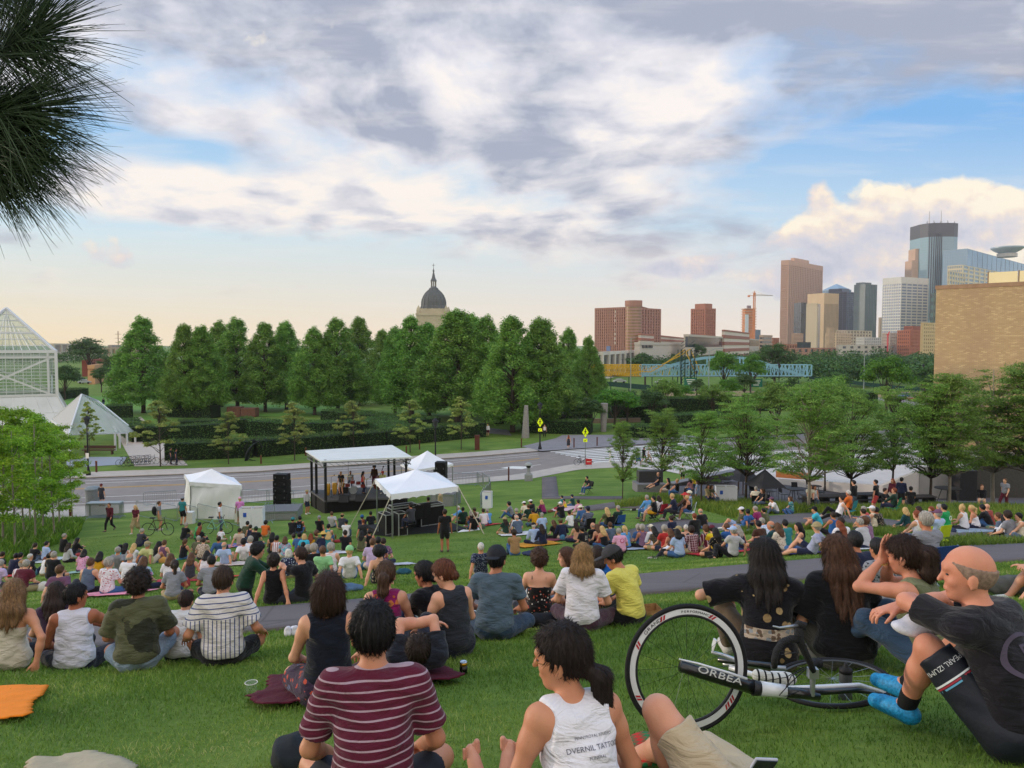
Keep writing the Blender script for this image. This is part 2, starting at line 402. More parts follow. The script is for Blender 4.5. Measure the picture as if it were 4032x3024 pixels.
def body_prims(J,P,det=0):
 fem=P.get('f',0); b=P.get('bulk',1.); A0,A1=J['A0'],J['A1']; h=J['hips']
 m=1. if not fem else .92
 o=[ell(h+A0[2]*.02-A0[1]*.01,A0,(.158*(1.03 if fem else 1)*(.5+.5*b),.118*b,.115),.04),
  ell(J['waist'],A0,(.135*m*b,.098*b,.13),.06),
  ell(J['chest']+A1[2]*.06,A1,(.150*m*(.6+.4*b),.105*(.7+.3*b),.155),.06),
  cap_(J['neck']-A1[2]*.075+A1[0]*.10*m-A1[1]*.012,J['neck']-A1[2]*.075-A1[0]*.10*m-A1[1]*.012,.078*m,.078*m,.05)]
 if fem:
  for s in (1,-1): o.append(ell(J['chest']+A1[2]*.07+A1[1]*.085+A1[0]*s*.065,A1,(.058,.05,.055),.04))
 nk=.051 if not fem else .043
 o.append(cap_(J['neck']-A1[2]*.03,J['hb']+J['Ah'][2]*.06,nk*1.12,nk,.03))
 for k in 'RL':
  o.append(cap_(J['neck']-A1[2]*.012,J['sh'+k],.042*m,.050*m,.05))
 o+=head_prims(J,fem,face=True)
 for s,k in ((1,'R'),(-1,'L')):
  sh,el,wr=J['sh'+k],J['el'+k],J['wr'+k]
  o.append(cap_(sh,sh+(el-sh)*.35,.056*m*(.6+.4*b),.049*m*(.6+.4*b),.035)); o.append(cap_(sh+(el-sh)*.3,el,.047*m*(.6+.4*b),.037*m,.03))
  o.append(cap_(el,el+(wr-el)*.4,.039*m,.041*m,.02)); o.append(cap_(el+(wr-el)*.3,wr,.040*m,.026*m,.02))
  hp=P.get('hand'+k)
  if hp=='none': pass
  elif hp: o+=hand_prims(wr,V(*hp[0]),V(*hp[1]),V(*hp[2]),**(hp[3] if len(hp)>3 else {}))
  else:
   d=unit(wr-el); nn=V(0,0,-1.) if abs(d[2])<.9 else V(0,-1.,0)
   o+=hand_prims(wr,d,nn,V(-s,.3,0),simple=(det<1),curl=30)
  hi,kn,an,to=J['hip'+k],J['kn'+k],J['an'+k],J['toe'+k]
  o.append(cap_(hi,kn,.088*(.5+.5*b),.056,.04)); o.append(cap_(kn,kn+(an-kn)*.45,.055,.052,.03)); o.append(cap_(kn+(an-kn)*.35,an,.053,.035,.03))
  fd=unit(to-an); heel=an-unit(V(fd[0],fd[1],0)+1e-6)*.03-V(0,0,.025) if not P.get('toeup') else an-fd*.02
  o.append(cap_(heel,an,.033,.034,.02)); o.append(cap_(heel+fd*.03,to,.034,.026,.025))
  o.append(cap_(an,to-fd*.05,.036,.028,.02))
 return o
def wrinkle(P,amp=.003,seed=0.,fr=26.):
 def f(p):
  x,y,z=p[:,0],p[:,1],p[:,2]
  w=np.sin(z*fr*1.3+3*np.sin(x*9+seed)+2*np.sin(y*11+seed*2))+.6*np.sin((x*.7+z)*fr*1.9+4*np.sin(z*7+seed)+seed)+.5*np.sin((y-z*.8)*fr*1.5+2.5*np.sin(x*13+seed))
  return -amp*w
 return f
def shirt_prims(J,P,kind='tee',fl=.014):
 """kind: tee, long, tank, strap, open (dress tops use tank/strap); returns prims"""
 fem=P.get('f',0); b=P.get('bulk',1.); A0,A1=J['A0'],J['A1']; h=J['hips']; m=1. if not fem else .92
 hem=P.get('hem',.02)
 hc=[(h-A0[2]*hem,-A0[2])]
 ncut=[(J['neck']+A1[2]*(.022 if kind in('tee','long') else .0)+A1[1]*0,unit(A1[2]+A1[1]*(.35 if kind in('tee','long') else .55)))]
 o=[ell(h+A0[2]*.03-A0[1]*.01,A0,((.158*(1.03 if fem else 1))*(.5+.5*b)+fl+.004,.118*b+fl+.006,.125),.05,hc),
  ell(J['waist'],A0,(.135*m*b+fl+.012,.098*b+fl+.012,.15),.08),
  ell(J['chest']+A1[2]*.06,A1,(.150*m*(.6+.4*b)+fl,.105*(.7+.3*b)+fl,.155+fl),.08,ncut if kind in('tank','strap') else None)]
 if fem:
  for s in (1,-1): o.append(ell(J['chest']+A1[2]*.07+A1[1]*.085+A1[0]*s*.065,A1,(.058+fl,.05+fl,.055+fl),.05))
 if kind=='strap':
  top=J['chest']+A1[2]*.10
  o[2]=ell(J['chest']+A1[2]*.05,A1,(.150*m*(.6+.4*b)+fl,.105*(.7+.3*b)+fl,.15),.05,[(top,A1[2])])
  for s in (1,-1):
   q=J['neck']+A1[0]*s*.095*m
   o.append(cap_(top+A1[0]*s*.075*m-A1[1]*.105,q-A1[2]*.055-A1[1]*.096,.006,.006,.004))
   o.append(cap_(q-A1[2]*.055-A1[1]*.096,q+A1[2]*.022,.006,.006,.004)); o.append(cap_(q+A1[2]*.022,top+A1[0]*s*.075+A1[1]*.11,.006,.006,.004))
  return o
 side=[(J['neck']+A1[0]*.128*m,A1[0]),(J['neck']-A1[0]*.128*m,-A1[0])] if kind=='tank' else []
 o.append(cap_(J['neck']-A1[2]*.075+A1[0]*.10*m-A1[1]*.012,J['neck']-A1[2]*.075-A1[0]*.10*m-A1[1]*.012,.078*m+fl,.078*m+fl,.05,side+ncut))
 for k in 'RL':
  s=1 if k=='R' else -1
  if kind=='tank':
   o.append(cap_(J['neck']-A1[2]*.012,J['neck']-A1[2]*.022+A1[0]*s*.11*m,.042*m+fl*.8,.043*m+fl*.8,.03)); continue
  e=J['sh'+k]; c=list(ncut)
  if kind=='tank': c=c+side+[(J['neck']+A1[0]*s*.05*m,-A1[0]*s)]
  o.append(cap_(J['neck']-A1[2]*.012,e,.042*m+fl*.8,.050*m+fl*.8,.05 if kind!='tank' else .02,c))
 if kind in('tee','long'):
  for s,k in ((1,'R'),(-1,'L')):
   sh,el,wr=J['sh'+k],J['el'+k],J['wr'+k]
   if kind=='tee':
    t=P.get('slv',.62); e=sh+(el-sh)*t; d=unit(el-sh)
    o.append(cap_(sh,e,.058*m+fl,(.050+.008)*m+fl*1.4,.04,[(e,d)]))
   else:
    o.append(cap_(sh,el,.058*m+fl,.046*m+fl,.04)); e=el+(wr-el)*P.get('cuff',.93)
    o.append(cap_(el,e,.046*m+fl,.032*m+fl,.02,[(e,unit(wr-el))]))
 return o
def pants_prims(J,P,kind='long',fl=.013):
 A0=J['A0']; h=J['hips']; b=P.get('bulk',1.); fem=P.get('f',0)
 wc=[(h+A0[2]*.09,A0[2])]
 o=[ell(h+A0[2]*.02-A0[1]*.01,A0,(.158*(1.03 if fem else 1)*(.5+.5*b)+fl,.118*b+fl,.115+fl*.6),.05,wc)]
 for s,k in ((1,'R'),(-1,'L')):
  hi,kn,an=J['hip'+k],J['kn'+k],J['an'+k]
  t=P.get('leg',.75) if kind=='short' else 1
  e=hi+(kn-hi)*t; r1=.088+(.060-.088)*t
  if kind=='short': o.append(cap_(hi,e,.09*(.5+.5*b)+fl,r1+fl*1.7,.05,[(e,unit(kn-hi))]))
  else:
   o.append(cap_(hi,kn,.09*(.5+.5*b)+fl,.060+fl,.05)); q=kn+(an-kn)*.93
   o.append(cap_(kn,q,.060+fl,.042+fl,.03,[(q,unit(an-kn))]))
 return o
def skirt_prims(J,P,ln=.8,fl=.02):
 A0=J['A0']; h=J['hips']; o=[ell(h+A0[2]*.03,A0,(.17+fl,.125+fl,.125),.05)]
 kn=(J['knR']+J['knL'])/2; e=h+(kn-h)*min(ln,1)
 for k in 'RL':
  q=J['hip'+k]+(J['kn'+k]-J['hip'+k])*min(ln,1); cut=[(q,unit(J['kn'+k]-J['hip'+k]))] if ln<=1 else None
  o.append(cap_(J['hip'+k],q,.10+fl,.085+fl,.09,cut))
  if ln>1:
   q2=J['kn'+k]+(J['an'+k]-J['kn'+k])*(ln-1); o.append(cap_(q,q2,.085+fl,.075+fl,.09,[(q2,unit(J['an'+k]-J['kn'+k]))]))
 return o
def shoe_prims(J,k,P):
 an,to=J['an'+k],J['toe'+k]; fd=unit(to-an); heel=an-unit(V(fd[0],fd[1],0)+1e-6)*.03-V(0,0,.025) if not P.get('toeup') else an-fd*.02
 return [cap_(heel,an-V(0,0,.008),.043,.040,.02),cap_(heel+fd*.03,to,.043,.036,.03),cap_(an-V(0,0,.01),to-fd*.05,.042,.036,.02)]
def sock_prims(J,k):
 return [cap_(J['an'+k],J['an'+k]+(J['kn'+k]-J['an'+k])*.22,.042,.046,.02)]
def strand(seed,amp=.004,A=None,c=None,fr=70.):
 def f(p):
  l=(p-c)@A.T; th=np.arctan2(l[:,1],l[:,0])
  return -amp*(np.sin(th*23+3*np.sin(l[:,2]*9+seed)+seed)+.6*np.sin(th*51+2*np.sin(l[:,2]*13+seed))+.4*np.sin(l[:,0]*fr+l[:,2]*12+seed))
 return f
def hair_mesh(J,P,st,h,seed=0.):
 A=J['Ah']; c=J['hc']; r,f,u=A; cc=c+u*.028-f*.012; A1=J['A1']; w=.072
 cuts=[(c+f*.062,unit(f*1.0+u*-.55))]         # hairline plane: keeps what lies behind and above the face
 th=.012
 front=(c+f*.050+u*.055,unit(f*.85-u*.62))
 nape=(c-u*.055-f*.05,unit(-u+f*.35))
 amp=.0045; disp=None; up=V(0,0,1)
 if st=='none': return None
 if st=='short': o=[ell(cc+u*.006-f*.003,A,(w+.012,.093+.013,.092+.015),.02,[front,nape])]
 elif st=='buzz': amp=.001; o=[ell(cc+u*.002,A,(w+.004,.093+.005,.092+.006),.02,[front,nape])]
 elif st=='balding': amp=.001; o=[ell(cc-f*.004,A,(w+.007,.093+.008,.092+.004),.02,[front,nape,(c+u*.055,unit(u-f*.25))])]
 elif st=='afro':
  o=[ell(cc+u*.025-f*.02,A,(.135,.14,.135),.03,[(c+f*.06,unit(f-u*.3))])]; amp=.008
 elif st=='curly':
  o=[ell(cc+u*.015-f*.012,A,(w+.032,.093+.03,.092+.03),.02,[front,(c-u*.075-f*.05,unit(-u+f*.3))])]; amp=.008
 else:
  o=[ell(cc+u*.006-f*.004,A,(w+.013,.093+.014,.092+.015),.03,[front,(c-u*.09,-u)])]
  back=-A1[1]; dn=-A1[2]
  if st=='bob':
   for s in(1,-1): o.append(cap_(c+u*.02+r*s*.055-f*.02,c-u*.085+r*s*.058-f*.02,.038,.030,.04))
   o.append(ell(c-u*.055-f*.055,A,(.098,.068,.085),.05,[(c-u*.125,-u)]))
  elif st in('long','verylong','mid'):
   ln={'mid':.16,'long':.27,'verylong':.38}[st]
   p0=c-f*.06-u*.02; nb=J['neck']-A1[1]*.085+A1[2]*.02; p2=nb-A1[2]*(ln-.10)-A1[1]*.03
   o.append(cap_(p0,nb,.066,.06,.05));
   for s in (-.055,0,.055):
    o.append(cap_(p0+r*s,nb+A1[0]*s*1.25,.05,.042,.04)); o.append(cap_(nb+A1[0]*s*1.25,p2+A1[0]*s*1.0+A1[2]*abs(s)*.6,.042,.020,.04))
   for s in(1,-1): o.append(cap_(c+u*.02+r*s*.060-f*.01,c-u*.10+r*s*.062-f*.03,.03,.026,.03))
   amp=.004
  elif st in('pony','lowpony','pony2'):
   k0=c-f*.10+u*(.045 if st!='lowpony' else -.035); k1=k0-f*.045-u*.03+0*up; k2=k1-V(0,0,1)*(.17 if st!='pony2' else .11)-f*.01; k3=k2-V(0,0,1)*.07
   big=1.45 if st=='pony2' else 1.
   o+= [cap_(c-f*.07,k0,.045,.022,.03),cap_(k0,k1,.020,.032*big,.02),cap_(k1,k2,.036*big,.034*big,.02),cap_(k2,k3,.033*big,.010,.02)]
  elif st=='bun': o.append(ell(c-f*.105+u*.05,A,(.042,.038,.042),.012))
  elif st=='lowbun': o.append(ell(c-f*.095-u*.03,A,(.045,.038,.040),.012))
  elif st=='topbun': o.append(ell(c-f*.05+u*.135,A,(.04,.04,.036),.012))
 dd=strand(seed,amp,A,cc)
 if st in('afro','curly'):
  def dd(p,s=seed):
   return -amp*(np.sin(p[:,0]*95+s+2*np.sin(p[:,1]*60))*np.sin(p[:,1]*88+s*2+2*np.sin(p[:,2]*55))*np.sin(p[:,2]*92+s)*1.8+.5*np.sin(p[:,0]*190+p[:,2]*170))
 o=sc_prims(o,c-u*.05); me=sdf_obj(o,h,'hair',disp=dd)
 if P.get('_st') and me is not None and st not in('buzz','balding'):   # loose strands lying over the hair mass
  nv=len(me.vertices); co=np.empty(nv*3,np.float32); me.vertices.foreach_get('co',co); co=co.reshape(-1,3); no=np.empty(nv*3,np.float32); me.vertices.foreach_get('normal',no); no=no.reshape(-1,3)
  rg=np.random.default_rng(int(seed*10)+1); k=rg.choice(nv,min(nv,P['_st'])); p=co[k]; m_=no[k]; cr=cc+u*.085-f*.03; d=p-cr; d[:,2]-=.03*(1 if st not in('long','verylong','mid') else 4); d+=rg.normal(size=d.shape)*.012*(1 if st not in('afro','curly') else 6)
  d-=m_*(d*m_).sum(1)[:,None]; d/=np.linalg.norm(d,axis=1)[:,None]+1e-9; L_=rg.uniform(.02,.05,len(k))[:,None]*({'buzz':.25,'balding':.3,'short':.8,'curly':1,'afro':1,'lowpony':.9,'pony':.9,'pony2':1.,'bun':.7,'lowbun':.8}.get(st,1.8)); s_=np.cross(m_,d)*.0011
  a=p-m_*.001; b=p+d*L_*.5+m_*(.0035 if st in('long','verylong','mid','curly','afro') else .0018); c_=p+d*L_-m_*.002+rg.normal(size=p.shape)*.003; V0=np.stack([a-s_,a+s_,b+s_,b-s_,c_],1).reshape(-1,3); i0=np.arange(len(k))*5
  me2=bpy.data.meshes.new('hair'); fc=np.empty(len(me.polygons)*4,np.int32); me.loops.foreach_get('vertex_index',fc) if len(me.loops)==len(fc) else None
  if len(me.loops)==len(fc):
   q1=np.stack([i0,i0+1,i0+2,i0+3],1)+nv; q2=np.stack([i0+3,i0+2,i0+4,i0+4],1)+nv; q2[:,3]=q2[:,2];
   V0b=np.concatenate([V0,V0.reshape(-1,5,3)[:,4]+s_*.2]); q2=np.stack([i0+3+nv,i0+2+nv,i0+4+nv,np.arange(len(k))+nv+len(V0)],1)
   me=mesh_np('hair',np.concatenate([co,V0b]),np.concatenate([fc.reshape(-1,4),q1,q2]),True)
 return me
def hat_mesh(J,st,h,back=False):
 A=J['Ah']; c=J['hc']; r,f,u=A; cc=c+u*.03-f*.012; w=.072
 if st in('cap','capback'):
  d=1 if st=='cap' else -1
  o=[ell(cc+u*.01,A,(w+.022,.115,.108),.01,[(c+u*.045,unit(-u-f*.12))])]
  b0=c+u*.055+f*d*.10
  o.append(ell(b0+f*d*.035-u*.004,rotm(0)@A,(.072,.075,.009),.008))
 elif st=='beanie': o=[ell(cc+u*.012,A,(w+.024,.118,.112),.01,[(c+u*.02,unit(-u-f*.15))])]
 elif st in('straw','bighat','bucket','widehat'):
  R={'straw':.17,'bighat':.225,'bucket':.135,'widehat':.20}[st]
  o=[ell(cc+u*.02,A,(w+.025,.115,.105),.012,[(c+u*.045,-u)]),ell(c+u*(.052 if st!='bucket' else .045),A,(R,R,.014 if st!='bucket' else .03),.03)]
 return sdf_obj(sc_prims(o,c-u*.05),h,'hat')
def person_meshes(P,h,det=0,seed=0):
 """all the meshes of one person in one pose: {part: mesh or [meshes]}"""
 J=skel(P); M={'J':J}
 M['body']=sdf_obj(body_prims(J,P,det),h,'body')
 t=P.get('top','tee'); wr=wrinkle(P,P.get('wr',.0038) if h<.014 else .002,seed)
 if t: M['shirt']=sdf_obj(shirt_prims(J,P,t,P.get('fl',.014)),h,'shirt',disp=wr)
 b=P.get('bot','long')
 if b in('long','short'): M['trousers' if b=='long' else 'shorts']=sdf_obj(pants_prims(J,P,b),h,'trousers',disp=wr)
 elif b: M['skirt']=sdf_obj(skirt_prims(J,P,P.get('skl',.85)),h,'skirt',disp=wr)
 if P.get('shoes',1): M['shoe']=[sdf_obj(shoe_prims(J,k,P),h,'shoe') for k in 'RL']
 if P.get('socks'): M['sock']=[sdf_obj(sock_prims(J,k),h,'sock') for k in 'RL']
 hr=P.get('hair','short')
 if hr!='none': M['hair']=hair_mesh(J,P,hr,h*.8,seed)
 if P.get('hat'): M['hat']=hat_mesh(J,P['hat'],h*.8)
 if det:
  A=J['Ah']; c=J['hc']; e=[]
  for s in (1,-1):
   m=MB(); q=c-A[2]*.05+(A[1]*.0735+A[2]*.062+A[0]*s*.031)*HS
   m.lathe([(.0001,-.008),(.008,-.005),(.0115,0),(.008,.005),(.0001,.008)],n=10)
   m.v=[tuple(q+A[0]*v[0]*1.0+A[2]*v[2]*.8+A[1]*v[1]*.75) for v in m.v]; e.append(m.mesh('eye',True))
  M['eye']=e
 return M
SL=.2   # the lawn falls away in front of people who face the stage
def sit_x(**k):   # cross-legged, seen from behind
 d=dict(hz=.115,lean=(6,22),hR=(.22,.36,.19),hL=(-.22,.36,.19),eR=(.55,-.35,-1),eL=(-.55,-.35,-1),
  fR=(-.10,.33,.0),fL=(.12,.42,.0),kR=(1,.35,.10),kL=(-1,.35,.10),tR=(-1,.35,-.1),tL=(1,.35,-.1),head=(0,4,0)); d.update(k); return d
def sit_k(**k):   # knees up, arms round the knees
 d=dict(hz=.115,lean=(10,28),hR=(-.02,.52,.36),hL=(.02,.50,.34),eR=(.55,.0,-.8),eL=(-.55,.0,-.8),
  fR=(.12,.62,-.05),fL=(-.12,.62,-.05),kR=(.15,.1,1),kL=(-.15,.1,1),tR=(.2,1,-.25),tL=(-.2,1,-.25),head=(0,2,0)); d.update(k); return d
def sit_b(**k):   # leaning back on the hands, legs out
 d=dict(hz=.115,lean=(-22,-10),hR=(.30,-.38,.09),hL=(-.30,-.38,.09),eR=(.3,-1,0),eL=(-.3,-1,0),
  fR=(.16,.80,-.1),fL=(-.12,.84,-.1),kR=(.2,.1,1),kL=(-.2,.1,1),head=(0,4,0)); d.update(k); return d
def sit_s(**k):   # legs to the side, propped on one arm
 d=dict(hz=.115,lean=(-4,6),roll=10,hR=(.38,-.08,.09),hL=(-.12,.38,.2),eR=(1,-.6,0),eL=(-.9,-.1,-.5),
  fR=(-.42,.30,.02),fL=(-.55,.12,.02),kR=(-.2,1,.3),kL=(-.8,.6,.2),tR=(-1,.2,-.1),tL=(-1,-.2,-.1),head=(0,4,-5)); d.update(k); return d
def sit_c(**k):   # on a chair
 d=dict(hz=.50,lean=(-4,8),hR=(.14,.38,.58),hL=(-.14,.38,.58),eR=(.8,-.4,-.6),eL=(-.8,-.4,-.6),
  fR=(.13,.52,.08),fL=(-.13,.50,.08),kR=(.1,1,.8),kL=(-.1,1,.8),tR=(.15,1,-.2),tL=(-.15,1,-.2),head=(0,2,0)); d.update(k); return d
def stand(**k):
 d=dict(hz=.90,lean=(0,4),hR=(.27,.06,.80),hL=(-.27,.06,.80),eR=(.5,-1,0),eL=(-.5,-1,0),
  fR=(.12,.03,.075),fL=(-.12,.0,.075),kR=(.1,1,0),kL=(-.1,1,0),tR=(.25,1,-.25),tL=(-.25,1,-.25),head=(0,0,0),hem=.07,leg=.85); d.update(k); return d
def walk(**k): return stand(**{**dict(fR=(.09,.30,.09),fL=(-.09,-.30,.16),hR=(.26,-.16,.84),hL=(-.26,.24,.86),hz=.87,tL=(-.1,1,-.8)),**k})
def lie(**k):     # on the back, head towards -y
 d=dict(hz=.12,lean=(-84,-82),hR=(.10,-.12,.27),hL=(-.10,-.18,.27),eR=(1,0,.1),eL=(-1,0,.1),
  fR=(.12,.62,.03),fL=(-.12,.66,.03),kR=(.1,.1,1),kL=(-.1,.1,1),head=(0,-72,0)); d.update(k); return d
def prone(**k):   # on the front, propped on the elbows, head towards +y
 d=dict(hz=.12,lean=(84,62),hR=(.18,.80,.06),hL=(-.18,.80,.06),eR=(.4,.3,-1),eL=(-.4,.3,-1),
  fR=(.10,-.80,.09),fL=(-.10,-.82,.09),kR=(0,0,-1),kL=(0,0,-1),tR=(0,-1,.2),tL=(0,-1,.2),head=(0,16,0)); d.update(k); return d
def kneel(**k):
 d=dict(hz=.30,lean=(14,26),hR=(.10,.55,.52),hL=(-.08,.55,.52),eR=(.7,-.4,-.6),eL=(-.7,-.4,-.6),
  fR=(.12,-.28,.05),fL=(-.12,-.28,.05),kR=(.1,1,-.25),kL=(-.1,1,-.25),tR=(0,-1,-.1),tL=(0,-1,-.1),head=(0,14,0)); d.update(k); return d
# ---------- camera, sun, sky ----------
cam=bpy.data.cameras.new('camera'); cam.lens=26.5; cam.sensor_width=36; cam.clip_end=20000; cam.clip_start=.05
co=bpy.data.objects.new('camera',cam); co.location=(0,0,EYE); co.rotation_euler=(math.pi/2-PITCH,0,0); COL.objects.link(co); SC.camera=co
SUN_AZ=math.radians(-72); SUN_EL=math.radians(6.5)      # low evening sun, far left
sd=Vector((math.sin(SUN_AZ)*math.cos(SUN_EL),math.cos(SUN_AZ)*math.cos(SUN_EL),math.sin(SUN_EL)))
sl=bpy.data.lights.new('sun','SUN'); sl.energy=2.0; sl.angle=math.radians(1.5); sl.color=(1,.82,.64)
so=bpy.data.objects.new('sun',sl); so.rotation_euler=(-sd).to_track_quat('-Z','Y').to_euler(); COL.objects.link(so)
SC.view_settings.view_transform='Standard'; SC.view_settings.look='None'; SC.view_settings.gamma=1; SC.view_settings.exposure=.30
wd=bpy.data.worlds.new('World'); SC.world=wd; wd.use_nodes=True
def sky_world():
 t=wd.node_tree; n=N(t); bg=t.nodes['Background']
 sky=n('ShaderNodeTexSky',sky_type='NISHITA'); sky.sun_disc=False; sky.sun_elevation=SUN_EL; sky.sun_rotation=SUN_AZ; sky.air_density=1.; sky.dust_density=1.6; sky.ozone_density=1.5
 dirv=n('ShaderNodeTexCoord').outputs['Generated']
 sx=n('ShaderNodeSeparateXYZ',{0:dirv}); X,Y,Z=sx.outputs
 Ya=n.math('MAXIMUM',n.math('ABSOLUTE',Y),.08)
 u=n.math('DIVIDE',X,Ya); v=n.math('DIVIDE',Z,Ya)
 v=n.math('MAXIMUM',v,0.0)
 def g(u0,v0,a,b,w=1.,rot=0.):
  du=n.math('SUBTRACT',u,u0); dv=n.math('SUBTRACT',v,v0)
  if rot:
   c,s=math.cos(rot),math.sin(rot)
   d1=n.math('ADD',n.math('MULTIPLY',du,c),n.math('MULTIPLY',dv,s)); d2=n.math('SUBTRACT',n.math('MULTIPLY',dv,c),n.math('MULTIPLY',du,s)); du,dv=d1,d2
  e=n.math('ADD',n.math('POWER',n.math('ABSOLUTE',n.math('DIVIDE',du,a)),2.),n.math('POWER',n.math('ABSOLUTE',n.math('DIVIDE',dv,b)),2.))
  return n.math('MULTIPLY',n.math('EXPONENT',n.math('MULTIPLY',e,-1.)),w)
 def add(*a):
  r=a[0]
  for q in a[1:]: r=n.math('ADD',r,q)
  return r
 # clear air: pale warm band at the horizon, stronger blue higher up and to the right
 side=n.remap(u,-.75,.5,0,1)
 hor=n.mix(side,lin('#ffe6b6'),lin('#f9e8da'))
 low=n.mix(side,lin('#d4eaf1'),lin('#c6e0f1')); high=n.mix(side,lin('#95c6f0'),lin('#78b4ec'))
 a=n.mix(n.remap(v,.005,.155),hor,low); base=n.mix(n.remap(v,.14,.30),a,high)
 skyc=n('ShaderNodeVectorMath',{0:sky.outputs[0],3:.10},operation='SCALE').outputs[0]
 base=n.mix(.07,base,skyc)
 # layered cloud, laid out on a flat ceiling so that it foreshortens towards the horizon
 den=n.math('ADD',n.math('MAXIMUM',Z,0.),.24)
 px=n.math('DIVIDE',X,den); py=n.math('DIVIDE',Y,den)
 P=n('ShaderNodeCombineXYZ',{0:px,1:py,2:0.}).outputs[0]
 warp=n('ShaderNodeTexNoise',{'Vector':P,'Scale':1.1,'Detail':3.},noise_dimensions='3D').outputs[1]
 Pw=n('ShaderNodeVectorMath',{0:warp,1:(.42,.42,.42),2:P},operation='MULTIPLY_ADD').outputs[0]
 def cl(off,scale=1.15,det=9.,ro=.60):
  q=n('ShaderNodeVectorMath',{0:Pw,1:off},operation='ADD').outputs[0]
  return n('ShaderNodeTexNoise',{'Vector':q,'Scale':scale,'Detail':det,'Roughness':ro},noise_dimensions='3D').outputs[0]
 n1=cl((3.1,7.7,2),2.7,8.,.55); n2=cl((3.1-.09,7.7+.05,2),2.7,5.,.5); nb=cl((9.,2.,5.),2.6,6.,.52); nf=cl((1.,5.,9.),7.,6.,.60)
 bias=add(g(-.30,.47,.62,.12,.42),g(.45,.45,.42,.14,.30,-.1),g(-.12,.29,.36,.10,.30),g(.10,.24,.20,.09,.20),
    g(-.48,.19,.26,.035,.32,-.16),g(-.10,.165,.30,.03,.20,-.14),g(.66,.34,.4,.03,.10,.1),
    g(-.47,.262,.13,.015,-.30,-.12),g(-.30,.118,.40,.028,-.30,-.14),g(.42,.24,.30,.05,-.30,.30),g(.60,.27,.22,.045,-.20,.2),
    g(.20,.14,.16,.03,.24,.1),g(0,.02,1.2,.05,-.10),g(.13,.165,.2,.03,.1,.1))
 dens=n.math('ADD',n1,bias)
 cov=n.remap(dens,.50,.74,0,1)
 # light from the left: thick parts turn grey-violet, thin edges stay cream
 dif=n.math('SUBTRACT',n2,n1)
 thick=add(g(-.15,.50,.62,.12,.62,-.05),g(.42,.40,.28,.085,.62,-.30),g(.30,.30,.14,.045,.35,-.2),g(-.38,.36,.14,.05,.25,-.3),g(-.08,.262,.15,.035,.30,-.25),g(.17,.145,.2,.03,.45,.05),g(.62,.47,.3,.08,.35))
 lit=add(g(.26,.33,.09,.035,.55,.35),g(-.02,.205,.24,.05,.25,-.1),g(.10,.40,.05,.05,.22),g(-.15,.33,.2,.06,.12),g(-.45,.20,.3,.05,.30),g(.09,.30,.08,.05,.15))
 sh=add(n.math('MULTIPLY',dif,3.2),n.math('MULTIPLY',n.math('SUBTRACT',nb,.5),-1.1),n.math('MULTIPLY',n.math('SUBTRACT',nf,.5),-1.3),lit,n.math('MULTIPLY',thick,-1.))
 sh=n.math('ADD',sh,.54)
 warm=n.mix(n.remap(v,.10,.42),lin('#fbeedd'),lin('#e9e6ee'))
 cc=n.ramp(n.math('MAXIMUM',sh,0.),[(0,lin('#a0a8bc')),(.25,lin('#b2b9c9')),(.5,lin('#c8cbd8')),(.75,lin('#e2e2e8')),(1.,lin('#fdf5ec'))])
 cc=n.mix(.5,cc,n.mix(n.remap(sh,0.,1.),cc,warm))
 cc=n.mix(n.remap(v,.16,.04,0,.75),cc,n.mix(side,lin('#fbe8c6'),lin('#f5e4da')))
 col=n.mix(cov,base,cc)
 # heaped evening cumulus low on the right
 UV=n('ShaderNodeCombineXYZ',{0:u,1:n.math('MULTIPLY',v,1.25),2:0.}).outputs[0]
 def cu(off,sc=7.,d=9.):
  q=n('ShaderNodeVectorMath',{0:UV,1:off},operation='ADD').outputs[0]
  w2=n('ShaderNodeTexNoise',{'Vector':q,'Scale':6.,'Detail':3.}).outputs[1]
  q=n('ShaderNodeVectorMath',{0:w2,1:(.05,.05,.05),2:q},operation='MULTIPLY_ADD').outputs[0]
  return n('ShaderNodeTexNoise',{'Vector':q,'Scale':sc,'Detail':d,'Roughness':.55}).outputs[0]
 c1=cu((5.,1.,3.)); c2=cu((5.-.012,1.+.018,3.))
 body=add(g(.40,.195,.026,.03,.25),g(.385,.16,.045,.03,.18),g(.50,.165,.08,.045,.38),g(.62,.185,.09,.035,.36),g(.66,.12,.12,.05,.38),g(.50,.11,.12,.03,.30),g(.30,.125,.10,.016,.2,.25),g(.22,.10,.10,.016,.24),g(.40,.09,.12,.025,.26,.3))
 cden=n.math('ADD',c1,body); ccov=n.remap(cden,.66,.74,0,1)
 cs=add(n.math('MULTIPLY',n.math('SUBTRACT',c1,c2),4.5),n.math('MULTIPLY',n.math('SUBTRACT',v,.15),3.0),g(.47,.20,.07,.04,.45),g(.62,.215,.08,.03,.35),g(.655,.12,.05,.06,.5),g(.55,.15,.10,.02,-.45),g(.30,.12,.1,.02,-.3),g(.585,.112,.03,.025,.6))
 cs=n.math('ADD',cs,.52)
 c3=n.ramp(n.math('MAXIMUM',cs,0.),[(0,lin('#bcc0cf')),(.3,lin('#cfcfd9')),(.55,lin('#dfd6d6')),(.8,lin('#f6e6d4')),(1.,lin('#fff3dc'))])
 col=n.mix(ccov,col,c3)
 # thin high streaks over the blue
 q=n('ShaderNodeMapping',{'Vector':UV,'Rotation':(0,0,-.28),'Scale':(2.2,15.,1.)}).outputs[0]
 st=n('ShaderNodeTexNoise',{'Vector':q,'Scale':1.6,'Detail':7.,'Roughness':.6}).outputs[0]
 col=n.mix(n.remap(st,.50,.78,0,.42),col,lin('#f3ece8'))
